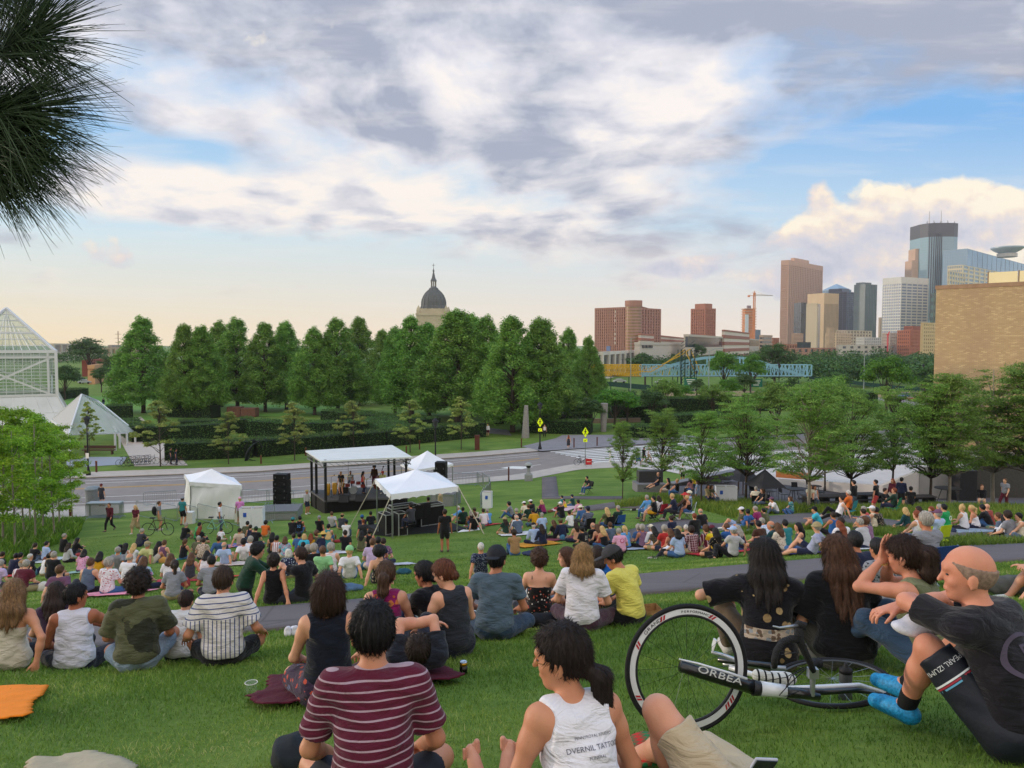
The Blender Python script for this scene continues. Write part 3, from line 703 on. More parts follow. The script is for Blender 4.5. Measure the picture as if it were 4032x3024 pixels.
 # unseen sky: overhead brightened, behind the viewer plain warm white, to lift ambient light
 up=n.remap(Z,.42,.75,1.,1.5)
 bk=n.remap(Y,.25,-.25,0.,1.)
 col=n('ShaderNodeVectorMath',{0:col,3:up},operation='SCALE').outputs[0]
 col=n.mix(bk,col,(1.14,1.07,1.02))
 col=n('ShaderNodeVectorMath',{0:col,3:10.*SKYK},operation='SCALE').outputs[0]
 L(n,col,bg.inputs[0]); bg.inputs[1].default_value=.10
SKYK=.90
sky_world(); wd.cycles.sampling_method='NONE'
# ---------- ground ----------
def grid_mesh(name,xs,ys,fz):
 X,Y=np.meshgrid(xs,ys,indexing='ij'); Zv=fz(X,Y); v=np.stack([X,Y,Zv],-1).reshape(-1,3)
 nx,ny=len(xs),len(ys); i=np.arange(nx*ny).reshape(nx,ny)
 f=np.stack([i[:-1,:-1],i[1:,:-1],i[1:,1:],i[:-1,1:]],-1).reshape(-1,4)
 return mesh_np(name,v,f,True)
def grass_mat(far=False):
 m,n,b=newmat('grass ground'); tc=n('ShaderNodeTexCoord').outputs['Object']
 a=n('ShaderNodeTexNoise',{'Vector':tc,'Scale':.35,'Detail':5.,'Roughness':.6}).outputs[0]
 c=n('ShaderNodeTexNoise',{'Vector':tc,'Scale':14.,'Detail':6.,'Roughness':.75}).outputs[0]
 st=n('ShaderNodeMapping',{'Vector':tc,'Rotation':(0,0,.25),'Scale':(.05,.62,1)}).outputs[0]
 w=n('ShaderNodeTexNoise',{'Vector':st,'Scale':1.6,'Detail':4.}).outputs[0]
 c0=n.ramp(a,[(.30,lin('#587332')),(.55,lin('#6e873d')),(.75,lin('#8a9a50'))])
 c1=n.mix(n.remap(c,.3,.75,0,.5),c0,lin('#35501a')); c2=n.mix(n.remap(w,.52,.72,0,.35),c1,lin('#8a9a52'))
 sp=n('ShaderNodeTexNoise',{'Vector':tc,'Scale':60.,'Detail':3.,'Roughness':.8}).outputs[0]
 c2=n.mix(n.remap(sp,.55,.8,0,.45),c2,lin('#86a455'))
 L(n,c2,b.inputs['Base Color']); b.inputs['Roughness'].default_value=.9; b.inputs['Specular IOR Level'].default_value=.1
 bu=n('ShaderNodeBump',{'Height':c,'Strength':.6,'Distance':.06}); L(n,bu.outputs[0],b.inputs['Normal'])
 return m
GM=grass_mat()
xs=np.r_[np.arange(-80,-26,1.0),np.arange(-26,26,.3),np.arange(26,110,1.0)]
ys=np.r_[np.arange(-9,1,.5),np.arange(1,32,.22),np.arange(32,84,.5)]
tag(obj('lawn',grid_mesh('lawn',xs,ys,lambda x,y:np.where(y>NB(x)+.35,-.3,tz(x,y))),GM),kind='structure')
gm2=MB(); gm2.add([(-6000,30,-.15),(6000,30,-.15),(6000,9000,-.15),(-6000,9000,-.15)],[(0,1,2,3)])
tag(gm2.build('ground',grass_mat()),kind='structure')
def asphalt(c='#6a6767',sc=90.,v=.22):
 m,n,b=newmat('asphalt'); tc=n('ShaderNodeTexCoord').outputs['Object']
 a=n('ShaderNodeTexNoise',{'Vector':tc,'Scale':sc,'Detail':2.,'Roughness':.8}).outputs[0]
 d=n('ShaderNodeTexNoise',{'Vector':tc,'Scale':.5,'Detail':6.,'Roughness':.7}).outputs[0]
 base=lin(c); f=n.math('MULTIPLY',n.remap(a,.25,.75,1-v,1+v),n.remap(d,.3,.7,.86,1.12))
 vm=n('ShaderNodeVectorMath',{0:base,3:f},operation='SCALE').outputs[0]
 vc=n('ShaderNodeTexVoronoi',{'Vector':n('ShaderNodeMapping',{'Vector':tc,'Scale':(.22,.22,.22)}).outputs[0],'Scale':1.},feature='DISTANCE_TO_EDGE').outputs[0]
 cr=n.remap(vc,0.,.006,.55,0.)
 L(n,n.mix(cr,vm,lin('#3f3d3d')),b.inputs['Base Color']); b.inputs['Roughness'].default_value=.88; b.inputs['Specular IOR Level'].default_value=.2
 bu=n('ShaderNodeBump',{'Height':a,'Strength':.35,'Distance':.01}); L(n,bu.outputs[0],b.inputs['Normal']); return m
ASPH=asphalt('#676163'); ROADM=asphalt('#8a827e',40.,.12)
CONC=mk('#b3aaa2',.9,vary=.10,scale=1.2,bump=.2,bscale=40,spec=.2,name='concrete')
CURB=mk('#9c938a',.9,vary=.12,scale=2,spec=.2)
def ribbon(name,mat,lo,hi,z,x0,x1,dx=1.5,kind='structure',curb=None):
 xs=np.arange(x0,x1+1e-6,dx); b=MB(); v=[];f=[]
 for x in xs: v+=[(x,lo(x),z),(x,hi(x),z)]
 for i in range(len(xs)-1): f.append((2*i,2*i+2,2*i+3,2*i+1))
 if curb is not None:
  k=len(v)
  e=lo if curb<0 else hi
  for x in xs: v+=[(x,e(x),z),(x,e(x),-.05)]
  for i in range(len(xs)-1): f.append((k+2*i,k+2*i+1,k+2*i+3,k+2*i+2))
 b.add(v,f); o=b.build(name,mat)
 return tag(o,kind=kind)
cn=lambda x:float(np.interp(x,*CN)); cf=lambda x:float(np.interp(x,*CF)); nb=lambda x:float(NB(x))
rd=lambda t:(lambda x:cn(x)+(cf(x)-cn(x))*t)
ribbon('road',ROADM,cn,cf,-.10,-90,110)
ribbon('park_lawn',GM,lambda x:cf(x)+(3.1 if x<3 else .1),lambda x:cf(x)+(60 if x<3 else 60),.0,-90,111,1.5)
ribbon('pavement',CONC,lambda x:nb(x)-.5,lambda x:max(cn(x),nb(x)+.6),.03,-75,12,1.,curb=1)
ribbon('pavement',CONC,cf,lambda x:cf(x)+3.2,.03,-90,3,1.,curb=-1)
# pale plaza concrete that opens out to the right of the crossing
pz=MB(); ux=np.arange(12,111,1.5); v=[];f=[]
for x in ux: v+=[(x,(nb(x)-.5) ,.032),(x,cn(x),.032)]
for i in range(len(ux)-1): f.append((2*i,2*i+2,2*i+3,2*i+1))
pz.add(v,f); tag(pz.build('plaza',mk('#c3bcb8',.85,vary=.07,scale=.6,spec=.2,name='pale concrete')),kind='structure')
WL=mk('#d8d6d2',.8,vary=.1,scale=3); YL=mk('#c99a3c',.8,vary=.1,scale=3)
def stripe(t,w,x0,x1,mat,name='lane_marking'):
 mb=MB(); xs=np.arange(x0,x1+.01,1.5); v=[];f=[]
 for x in xs:
  y=rd(t)(x); v+=[(x,y-w/2,-.092),(x,y+w/2,-.092)]
 for i in range(len(xs)-1): f.append((2*i,2*i+2,2*i+3,2*i+1))
 mb.add(v,f); return mb
def marks(name,mat,items):
 b=MB()
 for t,w,x0,x1 in items:
  m=stripe(t,w,x0,x1,mat); b.add(m.v,m.f)
 tag(b.build(name,mat),kind='structure')
marks('yellow_lane_marking',YL,[(.60,.14,-90,4),(.625,.14,-90,4)])
marks('white_lane_marking',WL,[(.90,.14,-90,4),(.80,.12,-90,4),(.30,.14,-90,3),(.12,.14,-90,-2)])
zb=MB()
for i in range(9):
 t=.06+i*.105; x0=4+5.*(1-t)+0.; x1=22+5*(1-t); a=[(x0,rd(t)(x0)),(x1,rd(t)(x1)),(x1,rd(t+.05)(x1)),(x0,rd(t+.05)(x0))]
 zb.add([(p[0],p[1],-.088) for p in a],[(0,1,2,3)])
zb.add([(p[0],p[1],-.088) for p in ((-1.2,rd(.36)(-1.2)),(1.0,rd(.22)(1.)),(2.2,rd(.24)(2.2)),(0,rd(.40)(0)))],[(0,1,2,3)])
tag(zb.build('crosswalk_marking',WL),kind='structure')
def resamp(pts,n):
 p=np.array(pts,float); d=np.r_[0,np.cumsum(np.linalg.norm(np.diff(p,axis=0),axis=1))]; s=np.linspace(0,d[-1],n)
 return np.stack([np.interp(s,d,p[:,0]),np.interp(s,d,p[:,1])],1)
def path_strip(name,mat,top,bot,n=80,m=7,off=.05,flatz=None):
 A,B=resamp(top,n),resamp(bot,n)
 # world positions of both edges, then the surface follows the ground between them
 fa=[ (flat(*q,flatz) if flatz is not None else hit(*q)) for q in A]; fb=[(flat(*q,flatz) if flatz is not None else hit(*q)) for q in B]
 fa=np.array([q[:2] for q in fa]); fb=np.array([q[:2] for q in fb]); v=[];f=[]
 for i in range(n):
  for j in range(m):
   p=fb[i]+(fa[i]-fb[i])*j/(m-1); v.append((p[0],p[1],0))
 v=np.array(v); v[:,2]=(tz(v[:,0],v[:,1]) if flatz is None else 0)+off
 idx=np.arange(n*m).reshape(n,m)
 f=np.stack([idx[:-1,:-1],idx[1:,:-1],idx[1:,1:],idx[:-1,1:]],-1).reshape(-1,4)
 for e,sg in ((idx[:,0],1),(idx[:,-1],-1)):      # edges turn down into the turf
  k=len(v); w_=v[e].copy(); w_[:,2]-=.16; v=np.r_[v,w_]; q=np.arange(k,k+n)
  ff=np.stack([e[:-1],q[:-1],q[1:],e[1:]],-1); f=np.r_[f,ff[:,::sg]]
 return tag(obj(name,mesh_np(name,v,f,True),mat),kind='structure')
PA_T=[(-250,2512),(114,2481),(661,2429),(1069,2396),(1382,2370),(1816,2327),(2060,2305),(2494,2269),(2800,2240),(3250,2203),(3706,2155),(4300,2118)]
PA_B=[(-250,2622),(119,2583),(600,2535),(1100,2483),(1600,2430),(2060,2385),(2514,2346),(2800,2322),(3230,2282),(3695,2239),(4300,2185)]
path_strip('hillside_path',ASPH,PA_T,PA_B,140,9,.045)
path_strip('hillside_path',ASPH,[(2430,2105),(2560,2064),(2676,2046),(2745,2052),(2830,2066),(2900,2052),(3017,2036),(3176,2022),(3300,2028),(3473,2045),(3600,2062),(3740,2085),(3870,2062),(4200,2050)],
 [(2430,2150),(2600,2098),(2700,2078),(2745,2082),(2860,2086),(2930,2084),(3017,2075),(3176,2062),(3300,2066),(3473,2072),(3600,2100),(3740,2125),(3870,2110),(4200,2100)],90,5,.05)
path_strip('lawn_path',ASPH,[(2134,1882),(2134,1964)],[(2190,1877),(2201,1964)],20,4,.05)
path_strip('lawn_path',ASPH,[(2134,1956),(2451,1957)],[(2134,1965),(2451,1967)],20,3,.055)
path_strip('lawn_path',ASPH,[(2300,1996),(2445,1975),(2600,1985),(2740,1972),(2825,1977)],[(2300,2016),(2430,2000),(2600,2005),(2770,1990),(2893,2020)],40,4,.05)
# patio under the trees
PATIO=mk('#5b585c',.9,vary=.12,scale=2.,bump=.2,bscale=30,spec=.2)
path_strip('patio',PATIO,[(2640,1915),(2900,1890),(3150,1905),(3350,1915),(3700,1930),(4200,1935)],[(2640,1945),(2830,1975),(2970,1976),(3100,1995),(3350,2000),(4200,2005)],60,8,.05)
# far side of the road: grey path that opens onto the crossing
pp=lambda L_,z:[tuple(flat(x,y,z)[:2])+(z,) for x,y in L_]
m=MB(); m.poly(pp([(2130,1776),(2480,1752),(2800,1728),(2700,1712),(2560,1712),(2215,1712),(2190,1725),(2055,1757)],.035)); tag(m.build('park_path',asphalt('#8a868a',30.,.1)),kind='structure')
m=MB(); m.poly(pp([(1870,1700),(2015,1715),(2000,1693),(1880,1680)],.035)); tag(m.build('park_path',asphalt('#7a767a',30.,.1)),kind='structure')
m=MB(); m.poly(pp([(440,1675),(555,1640),(740,1832),(530,1836)],.035)); tag(m.build('park_path',mk('#b8aca2',.9,vary=.06,scale=1.)),kind='structure')
# ---------- plants ----------
def leaf_mat(cols,name='leaves',tr=.3,rough=.55):
 m,n,b=newmat(name); g=n('ShaderNodeNewGeometry'); ri=g.outputs['Random Per Island']
 oi=n('ShaderNodeObjectInfo').outputs['Random']
 tc=n('ShaderNodeTexCoord').outputs['Object']
 nz=n('ShaderNodeTexNoise',{'Vector':tc,'Scale':.9,'Detail':3.}).outputs[0]
 f=n.math('ADD',n.math('MULTIPLY',ri,.6),n.math('ADD',n.math('MULTIPLY',n.math('SUBTRACT',nz,.5),1.1),.2),clamp=True)
 c=n.ramp(f,[(i/(len(cols)-1),lin(q)) for i,q in enumerate(cols)])
 hv=n('ShaderNodeHueSaturation',{'Hue':n.remap(oi,0,1,.488,.508),'Value':n.remap(oi,0,1,.85,1.15),'Color':c}).outputs[0]
 L(n,hv,b.inputs['Base Color']); b.inputs['Roughness'].default_value=rough; b.inputs['Specular IOR Level'].default_value=.25
 t=n('ShaderNodeBsdfTranslucent',{'Color':hv}); mx=n('ShaderNodeMixShader',{0:tr,1:b.outputs[0],2:t.outputs[0]})
 L(n,mx.outputs[0],n.t.nodes['Material Output'].inputs[0]); return m
BARK=mk('#4a4038',.95,vary=.3,scale=6,bump=.6,bscale=25,stretch=(1,1,.2),name='bark')
BARKL=mk('#8d8577',.95,vary=.3,scale=6,bump=.4,bscale=25,stretch=(1,1,.3))
LEAF_LIND=leaf_mat(['#456d2c','#608e37','#7eaa47','#a2c060'],tr=.38)
LEAF_MAPLE=leaf_mat(['#5a7038','#7f9446','#a2b05a','#b8bf70'],tr=.3)
LEAF_LOC=leaf_mat(['#4a6c2c','#688f3a','#86aa4c','#a8c268'],tr=.4)
LEAF_BIRCH=leaf_mat(['#4f741f','#739c28','#93b834','#b0cc48'],tr=.45)
LEAF_DARK=leaf_mat(['#2a4520','#3a5a28','#4b6c32','#64843f'],tr=.2)
LEAF_HEDGE=leaf_mat(['#2f4a22','#42622c','#557837','#6f9045'],tr=.2)
LEAF_BRIGHT=leaf_mat(['#33601c','#4b8126','#66992f','#7fae3c'],tr=.35)
def leaves(cen,size,rng,flat=.0,aspect=.55,out=None):
 n=len(cen); nrm=rng.normal(size=(n,3)); nrm[:,2]=np.abs(nrm[:,2])*(1+flat*3)+flat
 if out is not None: nrm+=out*1.2
 nrm/=np.linalg.norm(nrm,axis=1)[:,None]
 a=rng.normal(size=(n,3)); t=np.cross(nrm,a); t/=np.linalg.norm(t,axis=1)[:,None]; b=np.cross(nrm,t)
 s=(size*rng.uniform(.6,1.35,n))[:,None] if np.isscalar(size) else (size*rng.uniform(.7,1.3,n))[:,None]
 dr=np.array([0,0,-.25])
 v=np.stack([cen+t*s*.5,cen+b*s*aspect*.5+nrm*s*.08,cen-t*s*.5+dr*s*.3,cen-b*s*aspect*.5+nrm*s*.08],1).reshape(-1,3)
 return v,np.arange(4*n).reshape(n,4)
def clump_pts(C,R,n,rng,squash=.8,shell=.55,flip=1):
 """points spread through the outer part of many leaf clumps"""
 C=np.asarray(C,float); R=np.asarray(R,float); w=R**2; k=rng.choice(len(C),n,p=w/w.sum())
 d=rng.normal(size=(n,3)); d/=np.linalg.norm(d,axis=1)[:,None]; d[:,2]=np.where(d[:,2]<-.3,-d[:,2]*.5,d[:,2]) if flip else d[:,2]
 r=R[k]*(shell+(1-shell)*rng.random(n))*(1+.25*rng.normal(size=n)*.4)
 p=C[k]+d*r[:,None]*np.array([1,1,squash]); return p,d
def limb(b,a,c,r0,r1,rng,n=5,k=6,wob=.06):
 a=Vector(a); c=Vector(c); L_=(c-a).length; pts=[];rr=[]
 for i in range(k):
  t=i/(k-1); p=a.lerp(c,t)+Vector(rng.normal(size=3)*L_*wob*math.sin(t*3.14)*.6); p.z+=math.sin(t*3.14)*L_*.05; pts.append(p); rr.append(r0+(r1-r0)*t)
 b.tube(pts,rr,n); return pts
def tree_mesh(kind,seed):
 rng=np.random.default_rng(seed); b=MB(); C=[];R=[]
 if kind=='linden':     # unit height 1, tall oval crown
  H_=18.; b.tube([(0,0,-.3),(0,0,.5),(.05,0,3),(0,.1,9),(0,0,16)],[.42,.30,.26,.16,.04],8)
  top=rng.uniform(.9,1)
  for i in range(300):
   t=rng.random()**1.05; z=2.5+t*(H_-3.6); pr=4.1*min(1,(t+.2)/.3)**.5*(1-max(0,t-.28)/.80)**.82
   a=rng.uniform(0,6.283); pr*=1+.13*math.sin(3*a+seed)+.08*math.sin(5*a+t*9); r=pr*(.45+.55*rng.random()**.5); rad=rng.uniform(.5,1.35)*(1-.4*t)
   C.append((r*math.cos(a),r*math.sin(a),z-.05*r)); R.append(rad)
   if i%4==0: limb(b,(0,0,max(2.5,z-2.2)),C[-1],.09,.02,rng,4,4)
  C.append((0,0,H_-1.3)); R.append(.9); C.append((rng.normal()*.3,0,H_-.7)); R.append(.55)
  p,d=clump_pts(C,R,52000,rng,1.05,.25,0); v,f=leaves(p,.25,rng,.15,.6,d)
 elif kind=='maple':    # young pale tree, layered, open
  b.tube([(0,0,-.2),(0,0,.1),(.02,0,1.5),(0,.03,3.5),(.04,0,6.2)],[.10,.07,.06,.04,.01],6)
  for i in range(46):
   t=rng.random(); z=1.7+t*4.3; pr=2.5*min(1,(t+.25)/.45)*(1-max(0,t-.3)/.8)**.9
   a=rng.uniform(0,6.283); r=pr*(.35+.65*rng.random()); C.append((r*math.cos(a),r*math.sin(a),z)); R.append(rng.uniform(.30,.55))
   if i%2==0: limb(b,(0,0,max(1.2,z-.9)),C[-1],.03,.008,rng,4,4)
  for i in range(26):
   a=rng.uniform(0,6.28); z=rng.uniform(3.5,5.2); limb(b,(0,0,z),(math.cos(a)*.6,math.sin(a)*.6,z+rng.uniform(.9,1.6)),.015,.005,rng,3,3)
  p,d=clump_pts(C,R,7500,rng,.5,.3); v,f=leaves(p,.19,rng,.5,.7,d)
 elif kind=='locust':   # fine feathery leaves, several rising limbs
  b.tube([(0,0,-.2),(0,0,.2),(.03,.02,1.2),(0,.05,2.4),(.1,0,4.2),(.05,.1,6.4)],[.13,.085,.075,.065,.045,.012],7)
  for i in range(64):
   t=rng.random()**.95; z=1.55+t*5.0; pr=3.1*min(1,(t+.3)/.5)*(1-max(0,t-.35)/.85)**.7
   a=rng.uniform(0,6.283); r=pr*(.35+.65*rng.random()); e=(r*math.cos(a),r*math.sin(a),z+.15*r)
   pts=limb(b,(0,0,max(1.5,z-1.3-.2*r)),e,.035,.008,rng,4,6)
   for q in range(3):
    w=pts[-1-q]; C.append((w.x+rng.normal()*.16,w.y+rng.normal()*.16,w.z+.05)); R.append(rng.uniform(.38,.66))
  p,d=clump_pts(C,R,30000,rng,.42,.2); v,f=leaves(p,.11,rng,.5,.42,d)
 elif kind=='birch':
  b.tube([(0,0,-.2),(0,0,.2),(.04,.0,1.5),(.08,.04,3.2),(.12,.02,5.6)],[.05,.04,.034,.028,.008],6)
  for i in range(30):
   t=rng.random(); z=1.3+t*4.3; pr=1.25*min(1,(t+.3)/.5)*(1-max(0,t-.4)/.9)**.7
   a=rng.uniform(0,6.283); r=pr*(.3+.7*rng.random()); C.append((r*math.cos(a)+.1*t,r*math.sin(a),z)); R.append(rng.uniform(.28,.5))
   if i%2==0: limb(b,(0.05,0,max(.8,z-.8)),C[-1],.014,.005,rng,3,4)
  p,d=clump_pts(C,R,9000,rng,.8,.2); v,f=leaves(p,.09,rng,.1,.62,d)
 else:                  # 'round': broad park tree, unit 10 m
  b.tube([(0,0,-.3),(0,0,.3),(.1,0,2.2),(0,.1,5),(0,0,8)],[.34,.25,.21,.13,.03],7)
  for i in range(60):
   d=rng.normal(size=3); d/=np.linalg.norm(d); d[2]=abs(d[2])*1.1-.25
   r=rng.random()**.4; C.append((d[0]*3.9*r,d[1]*3.9*r,5.6+d[2]*3.6*r)); R.append(rng.uniform(.8,1.5))
   if i%5==0: limb(b,(0,0,2.2),C[-1],.10,.03,rng,4,4)
  p,d=clump_pts(C,R,7000,rng,.75,.45); v,f=leaves(p,.34,rng,.15,.6,d)
 return mesh_np('crown',v,f),b.mesh('trunk',True)
TM={}
def tree(kind,var,mat,loc,sc,rz,name,label,cat='tree',group=None,bark=None,sxy=None):
 k=(kind,var)
 if k not in TM: TM[k]=tree_mesh(kind,hash(kind)%1000*0+len(TM)*13+5)
 e=empty(name,loc,rz,label,cat,group); sxy=sxy or sc; e.scale=(sxy,sxy,sc)
 obj('trunk',TM[k][1],bark or BARK,e); obj('crown',TM[k][0],mat,e); return e
# tall lindens of the sculpture garden (photo column, row of the trunk's foot, row of the top)
LIND=[(565,1626,1233,1.12,'broad full linden standing alone at the left end of the tall tree row'),
(730,1642,1262,.9,'slim linden first on the right of the gap in the tall tree row'),
(800,1642,1268,.95,'dark linden behind the gable end of the glasshouse garden, second right of the gap'),
(872,1603,1250,.95,'tall linden with a pointed crown above the wooden garden box, third right of the gap'),
(935,1615,1238,1.05,'high round topped linden, fourth right of the gap'),
(1045,1622,1257,1.0,'linden over the brown garden planters with sky showing low at both sides'),
(1128,1613,1252,.92,'thin crowned linden with sky showing through its upper leaves'),
(1239,1634,1274,.98,'shorter linden in a dip of the treeline left of the stage roof'),
(1330,1629,1239,1.1,'sharply pointed linden right behind the left half of the stage roof'),
(1418,1595,1236,1.0,'tall domed linden above the middle of the stage roof'),
(1507,1585,1287,.85,'small far linden in the dip of the treeline left of the cathedral dome'),
(1556,1634,1272,.95,'pointed linden just left of the trees that hide the cathedral base'),
(1622,1640,1230,1.12,'big linden immediately left of the cathedral dome'),
(1690,1640,1257,1.0,'linden directly in front of the cathedral dome'),
(1802,1662,1203,1.28,'largest linden, right of the cathedral dome'),
(1858,1640,1222,.9,'linden top peeping behind the right shoulder of the largest linden'),
(1916,1667,1228,1.05,'linden above the garden entrance with two people'),
(2018,1702,1228,1.15,'bright tall linden behind the leaning granite column'),
(2128,1692,1234,1.08,'bright linden above the first crossing sign'),
(2236,1590,1279,.92,'dark linden second from the right end of the row'),
(2317,1613,1312,.85,'low dark linden at the right end of the row beside the yellow truss bridge')]
for i,(px,pb,pt,w,lb) in enumerate(LIND):
 p=flat(px,pb); h=(pb-pt)/F*p[1]; tree('linden',i%4,LEAF_LIND,(p[0],p[1],-.1),h/18.,i*1.7,'linden_tree',lb,group='tall lindens across the road',sxy=h/18.*w*1.2)
MAP=[(352,1800,1572,'young maple behind the black lamp post in front of the glass gable'),(632,1837,1566,'young maple by the two people with bicycles'),
(900,1827,1610,'short young maple left of the dark leaning sculpture'),(1160,1813,1575,'wide pale maple just left of the stage roof'),
(1393,1775,1569,'pale green maple rising over the middle of the stage roof'),(1615,1781,1564,'bare topped maple left of the tall black lamp post'),
(1816,1770,1553,'maple with bare top twigs beside the rusty post across the road')]
for i,(px,pb,pt,lb) in enumerate(MAP):
 p=flat(px,pb); h=(pb-pt)/F*p[1]; tree('maple',i%3,LEAF_MAPLE,(p[0],p[1],0),h/6.4,i*2.1,'maple_tree',lb,group='young maples along the far verge',sxy=h/6.4*(.62 if i==0 else .95 if i!=2 else .9))
LOC=[(2451,1967,1640,.55,'thin sparse locust tree alone on the lawn left of the granite bench'),(2606,1931,1590,.9,'locust tree beside the granite block with the reclining person'),
(2762,1990,1600,.85,'locust tree behind the wheelchair'),(2937,1972,1515,1.0,'locust tree left of the dark patio parasol'),(2907,1932,1560,.75,'slim dark trunked locust tree behind the white bins'),
(3184,2009,1477,1.05,'locust tree with pale trunk in front of the patio tables'),(3248,1935,1540,.8,'locust tree behind the patio among the chairs'),(3352,1985,1520,.95,'locust tree right of the reclining couple at the patio edge'),
(3513,1950,1500,.85,'locust tree behind the two people standing at the white wall'),(3661,1992,1480,.9,'slim locust tree beside the round high table'),(3737,1992,1445,1.0,'pale trunked locust tree in front of the museum corner'),
(3908,1985,1400,1.15,'big locust tree covering the lower part of the museum wall'),(4060,1990,1400,1.15,'locust tree cut by the right edge of the picture')]
for i,(px,pb,pt,w,lb) in enumerate(LOC):
 x,y,z=hit(px,pb); h=(pb-pt)/F*y; tree('locust',i%4,LEAF_LOC,(x,y,z),h/7.0,i*1.3,'locust_tree',lb,group='locust trees on and around the patio',bark=BARK if i not in(5,10,11) else BARKL,sxy=h/7.*w)
BI=[(12,2140,1575),(60,2170,1640),(95,2110,1585),(140,2135,1615),(170,2090,1640),(215,2120,1665),(235,2075,1655),(-40,2200,1580),(30,2060,1600),(120,2065,1600),(-110,2150,1560),(285,2050,1760),(-200,2230,1540)]
for i,(px,pb,pt) in enumerate(BI):
 x,y,z=hit(px,pb); h=(pb-pt)/F*y
 tree('birch',i%4,LEAF_BIRCH,(x,y,z),h/5.9,i*1.9,'birch_tree','thin pale birch in the bright green grove at the left edge','tree',group='birches in the grove at the left edge',bark=BARKL,sxy=h/5.9*1.15)
RD=[(352,1440,1322,1.15,300,LEAF_DARK,'lone round dark tree on the horizon left of the lindens'),(425,1480,1395,.9,260,LEAF_DARK,'small round tree in front of the far brick building'),(400,1545,1440,.9,200,LEAF_DARK,'bushy tree beside the glasshouse corner'),(255,1510,1430,1.,170,LEAF_DARK,'dark bush tree right beside the glasshouse wall'),
(2540,1530,1393,1.2,230,LEAF_DARK,'dark round tree behind the yellow end of the bridge'),(2735,1440,1345,1.0,420,LEAF_DARK,'dark tree in front of the concrete office block'),
(2850,1530,1372,.85,190,LEAF_BRIGHT,'green tree standing before the middle of the blue bridge arch'),(2955,1530,1385,.8,185,LEAF_BRIGHT,'smaller green tree right of the bridge arch tree'),
(3490,1618,1385,.85,135,LEAF_BRIGHT,'bright green star shaped tree on the verge by the parked cars'),(3270,1640,1465,.9,100,LEAF_LOC,'olive green tree with pointed top right of the bridge ramp'),(3060,1660,1490,.8,100,LEAF_LOC,'dark slim tree behind the crossing'),
(2420,1720,1550,1.3,112,LEAF_BRIGHT,'spreading low tree right of the second granite column'),(2560,1700,1560,1.2,120,LEAF_DARK,'dark spreading tree behind the low garden wall'),(3640,1590,1430,.9,150,LEAF_DARK,'dark tree beside the museum edge'),
(3050,1560,1380,1.,230,LEAF_DARK,'dark tree under the right half of the blue bridge'),(2470,1700,1560,1.1,118,LEAF_DARK,'leafy tree in front of the yellow bridge span'),
(2330,1730,1590,1.2,108,LEAF_DARK,'low bushy tree at the garden edge behind the bronze head')]
RD+=[(2620+i*62,1640-(i%3)*25,1478+(i*37)%45,.95+.1*(i%2),[125,150,175][i%3],[LEAF_LOC,LEAF_DARK,LEAF_BRIGHT][(i*2)%3],'leafy park tree between the crossing and the bridge') for i in range(13)]
for i,(px,pb,pt,w,D,mt,lb) in enumerate(RD):
 r=ray(px,pb); x=r[0]*D/r[1]; z0=EYE+r[2]*D/r[1]; h=(pb-pt)/F*D
 tree('round',i%3,mt,(x,D,min(z0,0) if z0>0 else max(z0,-.1)),(h+max(0,z0))/9.4,i*1.1,'park_tree',lb,group='park trees beyond the crossing' if i>16 else None,sxy=(h+max(0,z0))/9.4*w)
# far woods behind the bridge: one leafy mass of many crowns
def wood(name,label,pts,mat,n,size,seed):
 rng=np.random.default_rng(seed); C=[];R=[]
 for (x,y,h,r) in pts:
  for j in range(16):
   d=rng.normal(size=3); d/=np.linalg.norm(d); q=rng.random()**.5
   C.append((x+d[0]*r*q*.8,y+d[1]*r*q*.8,h*.58+d[2]*h*.36*q)); R.append(r*rng.uniform(.28,.45))
 p,d=clump_pts(C,R,n,rng,.8,.6); v,f=leaves(p,size,rng,.15,.7,d)
 o=obj(name,mesh_np(name,v,f),mat); tag(o,label,'woods',kind='stuff'); return o
rng=np.random.default_rng(3); P1=[]
for i in range(60):
 px=2300+1450*i/60+rng.normal()*10; D=rng.uniform(300,430); top=1398+rng.normal()*10-(14 if 3200<px<3500 else 0)+(8 if px<2900 else 0)
 z=EYE+(1358-top)/F*D; P1.append(((px-2016)/F*D,D,z,rng.uniform(7,10)))
for i in range(40):
 px=2880+820*i/40+rng.normal()*10; D=rng.uniform(215,260); top=1425+rng.normal()*9; z=EYE+(1358-top)/F*D; P1.append(((px-2016)/F*D,D,z,rng.uniform(5,7)))
wood('woods','dark green far woods behind the blue bridge below the skyline',P1,LEAF_DARK,60000,.85,4)
P1=[]
for i in range(34):
 px=420+1900*i/34+rng.normal()*12; D=rng.uniform(190,250); z=EYE+(1358-1400-rng.random()*35)/F*D; P1.append(((px-2016)/F*D,D,max(3,z),rng.uniform(5,7)))
for i in range(10):
 px=-250+700*i/10; D=rng.uniform(330,420); P1.append(((px-2016)/F*D,D,9.5,8))
wood('woods','dark green background planting behind the tall lindens',P1,LEAF_DARK,26000,.8,5)
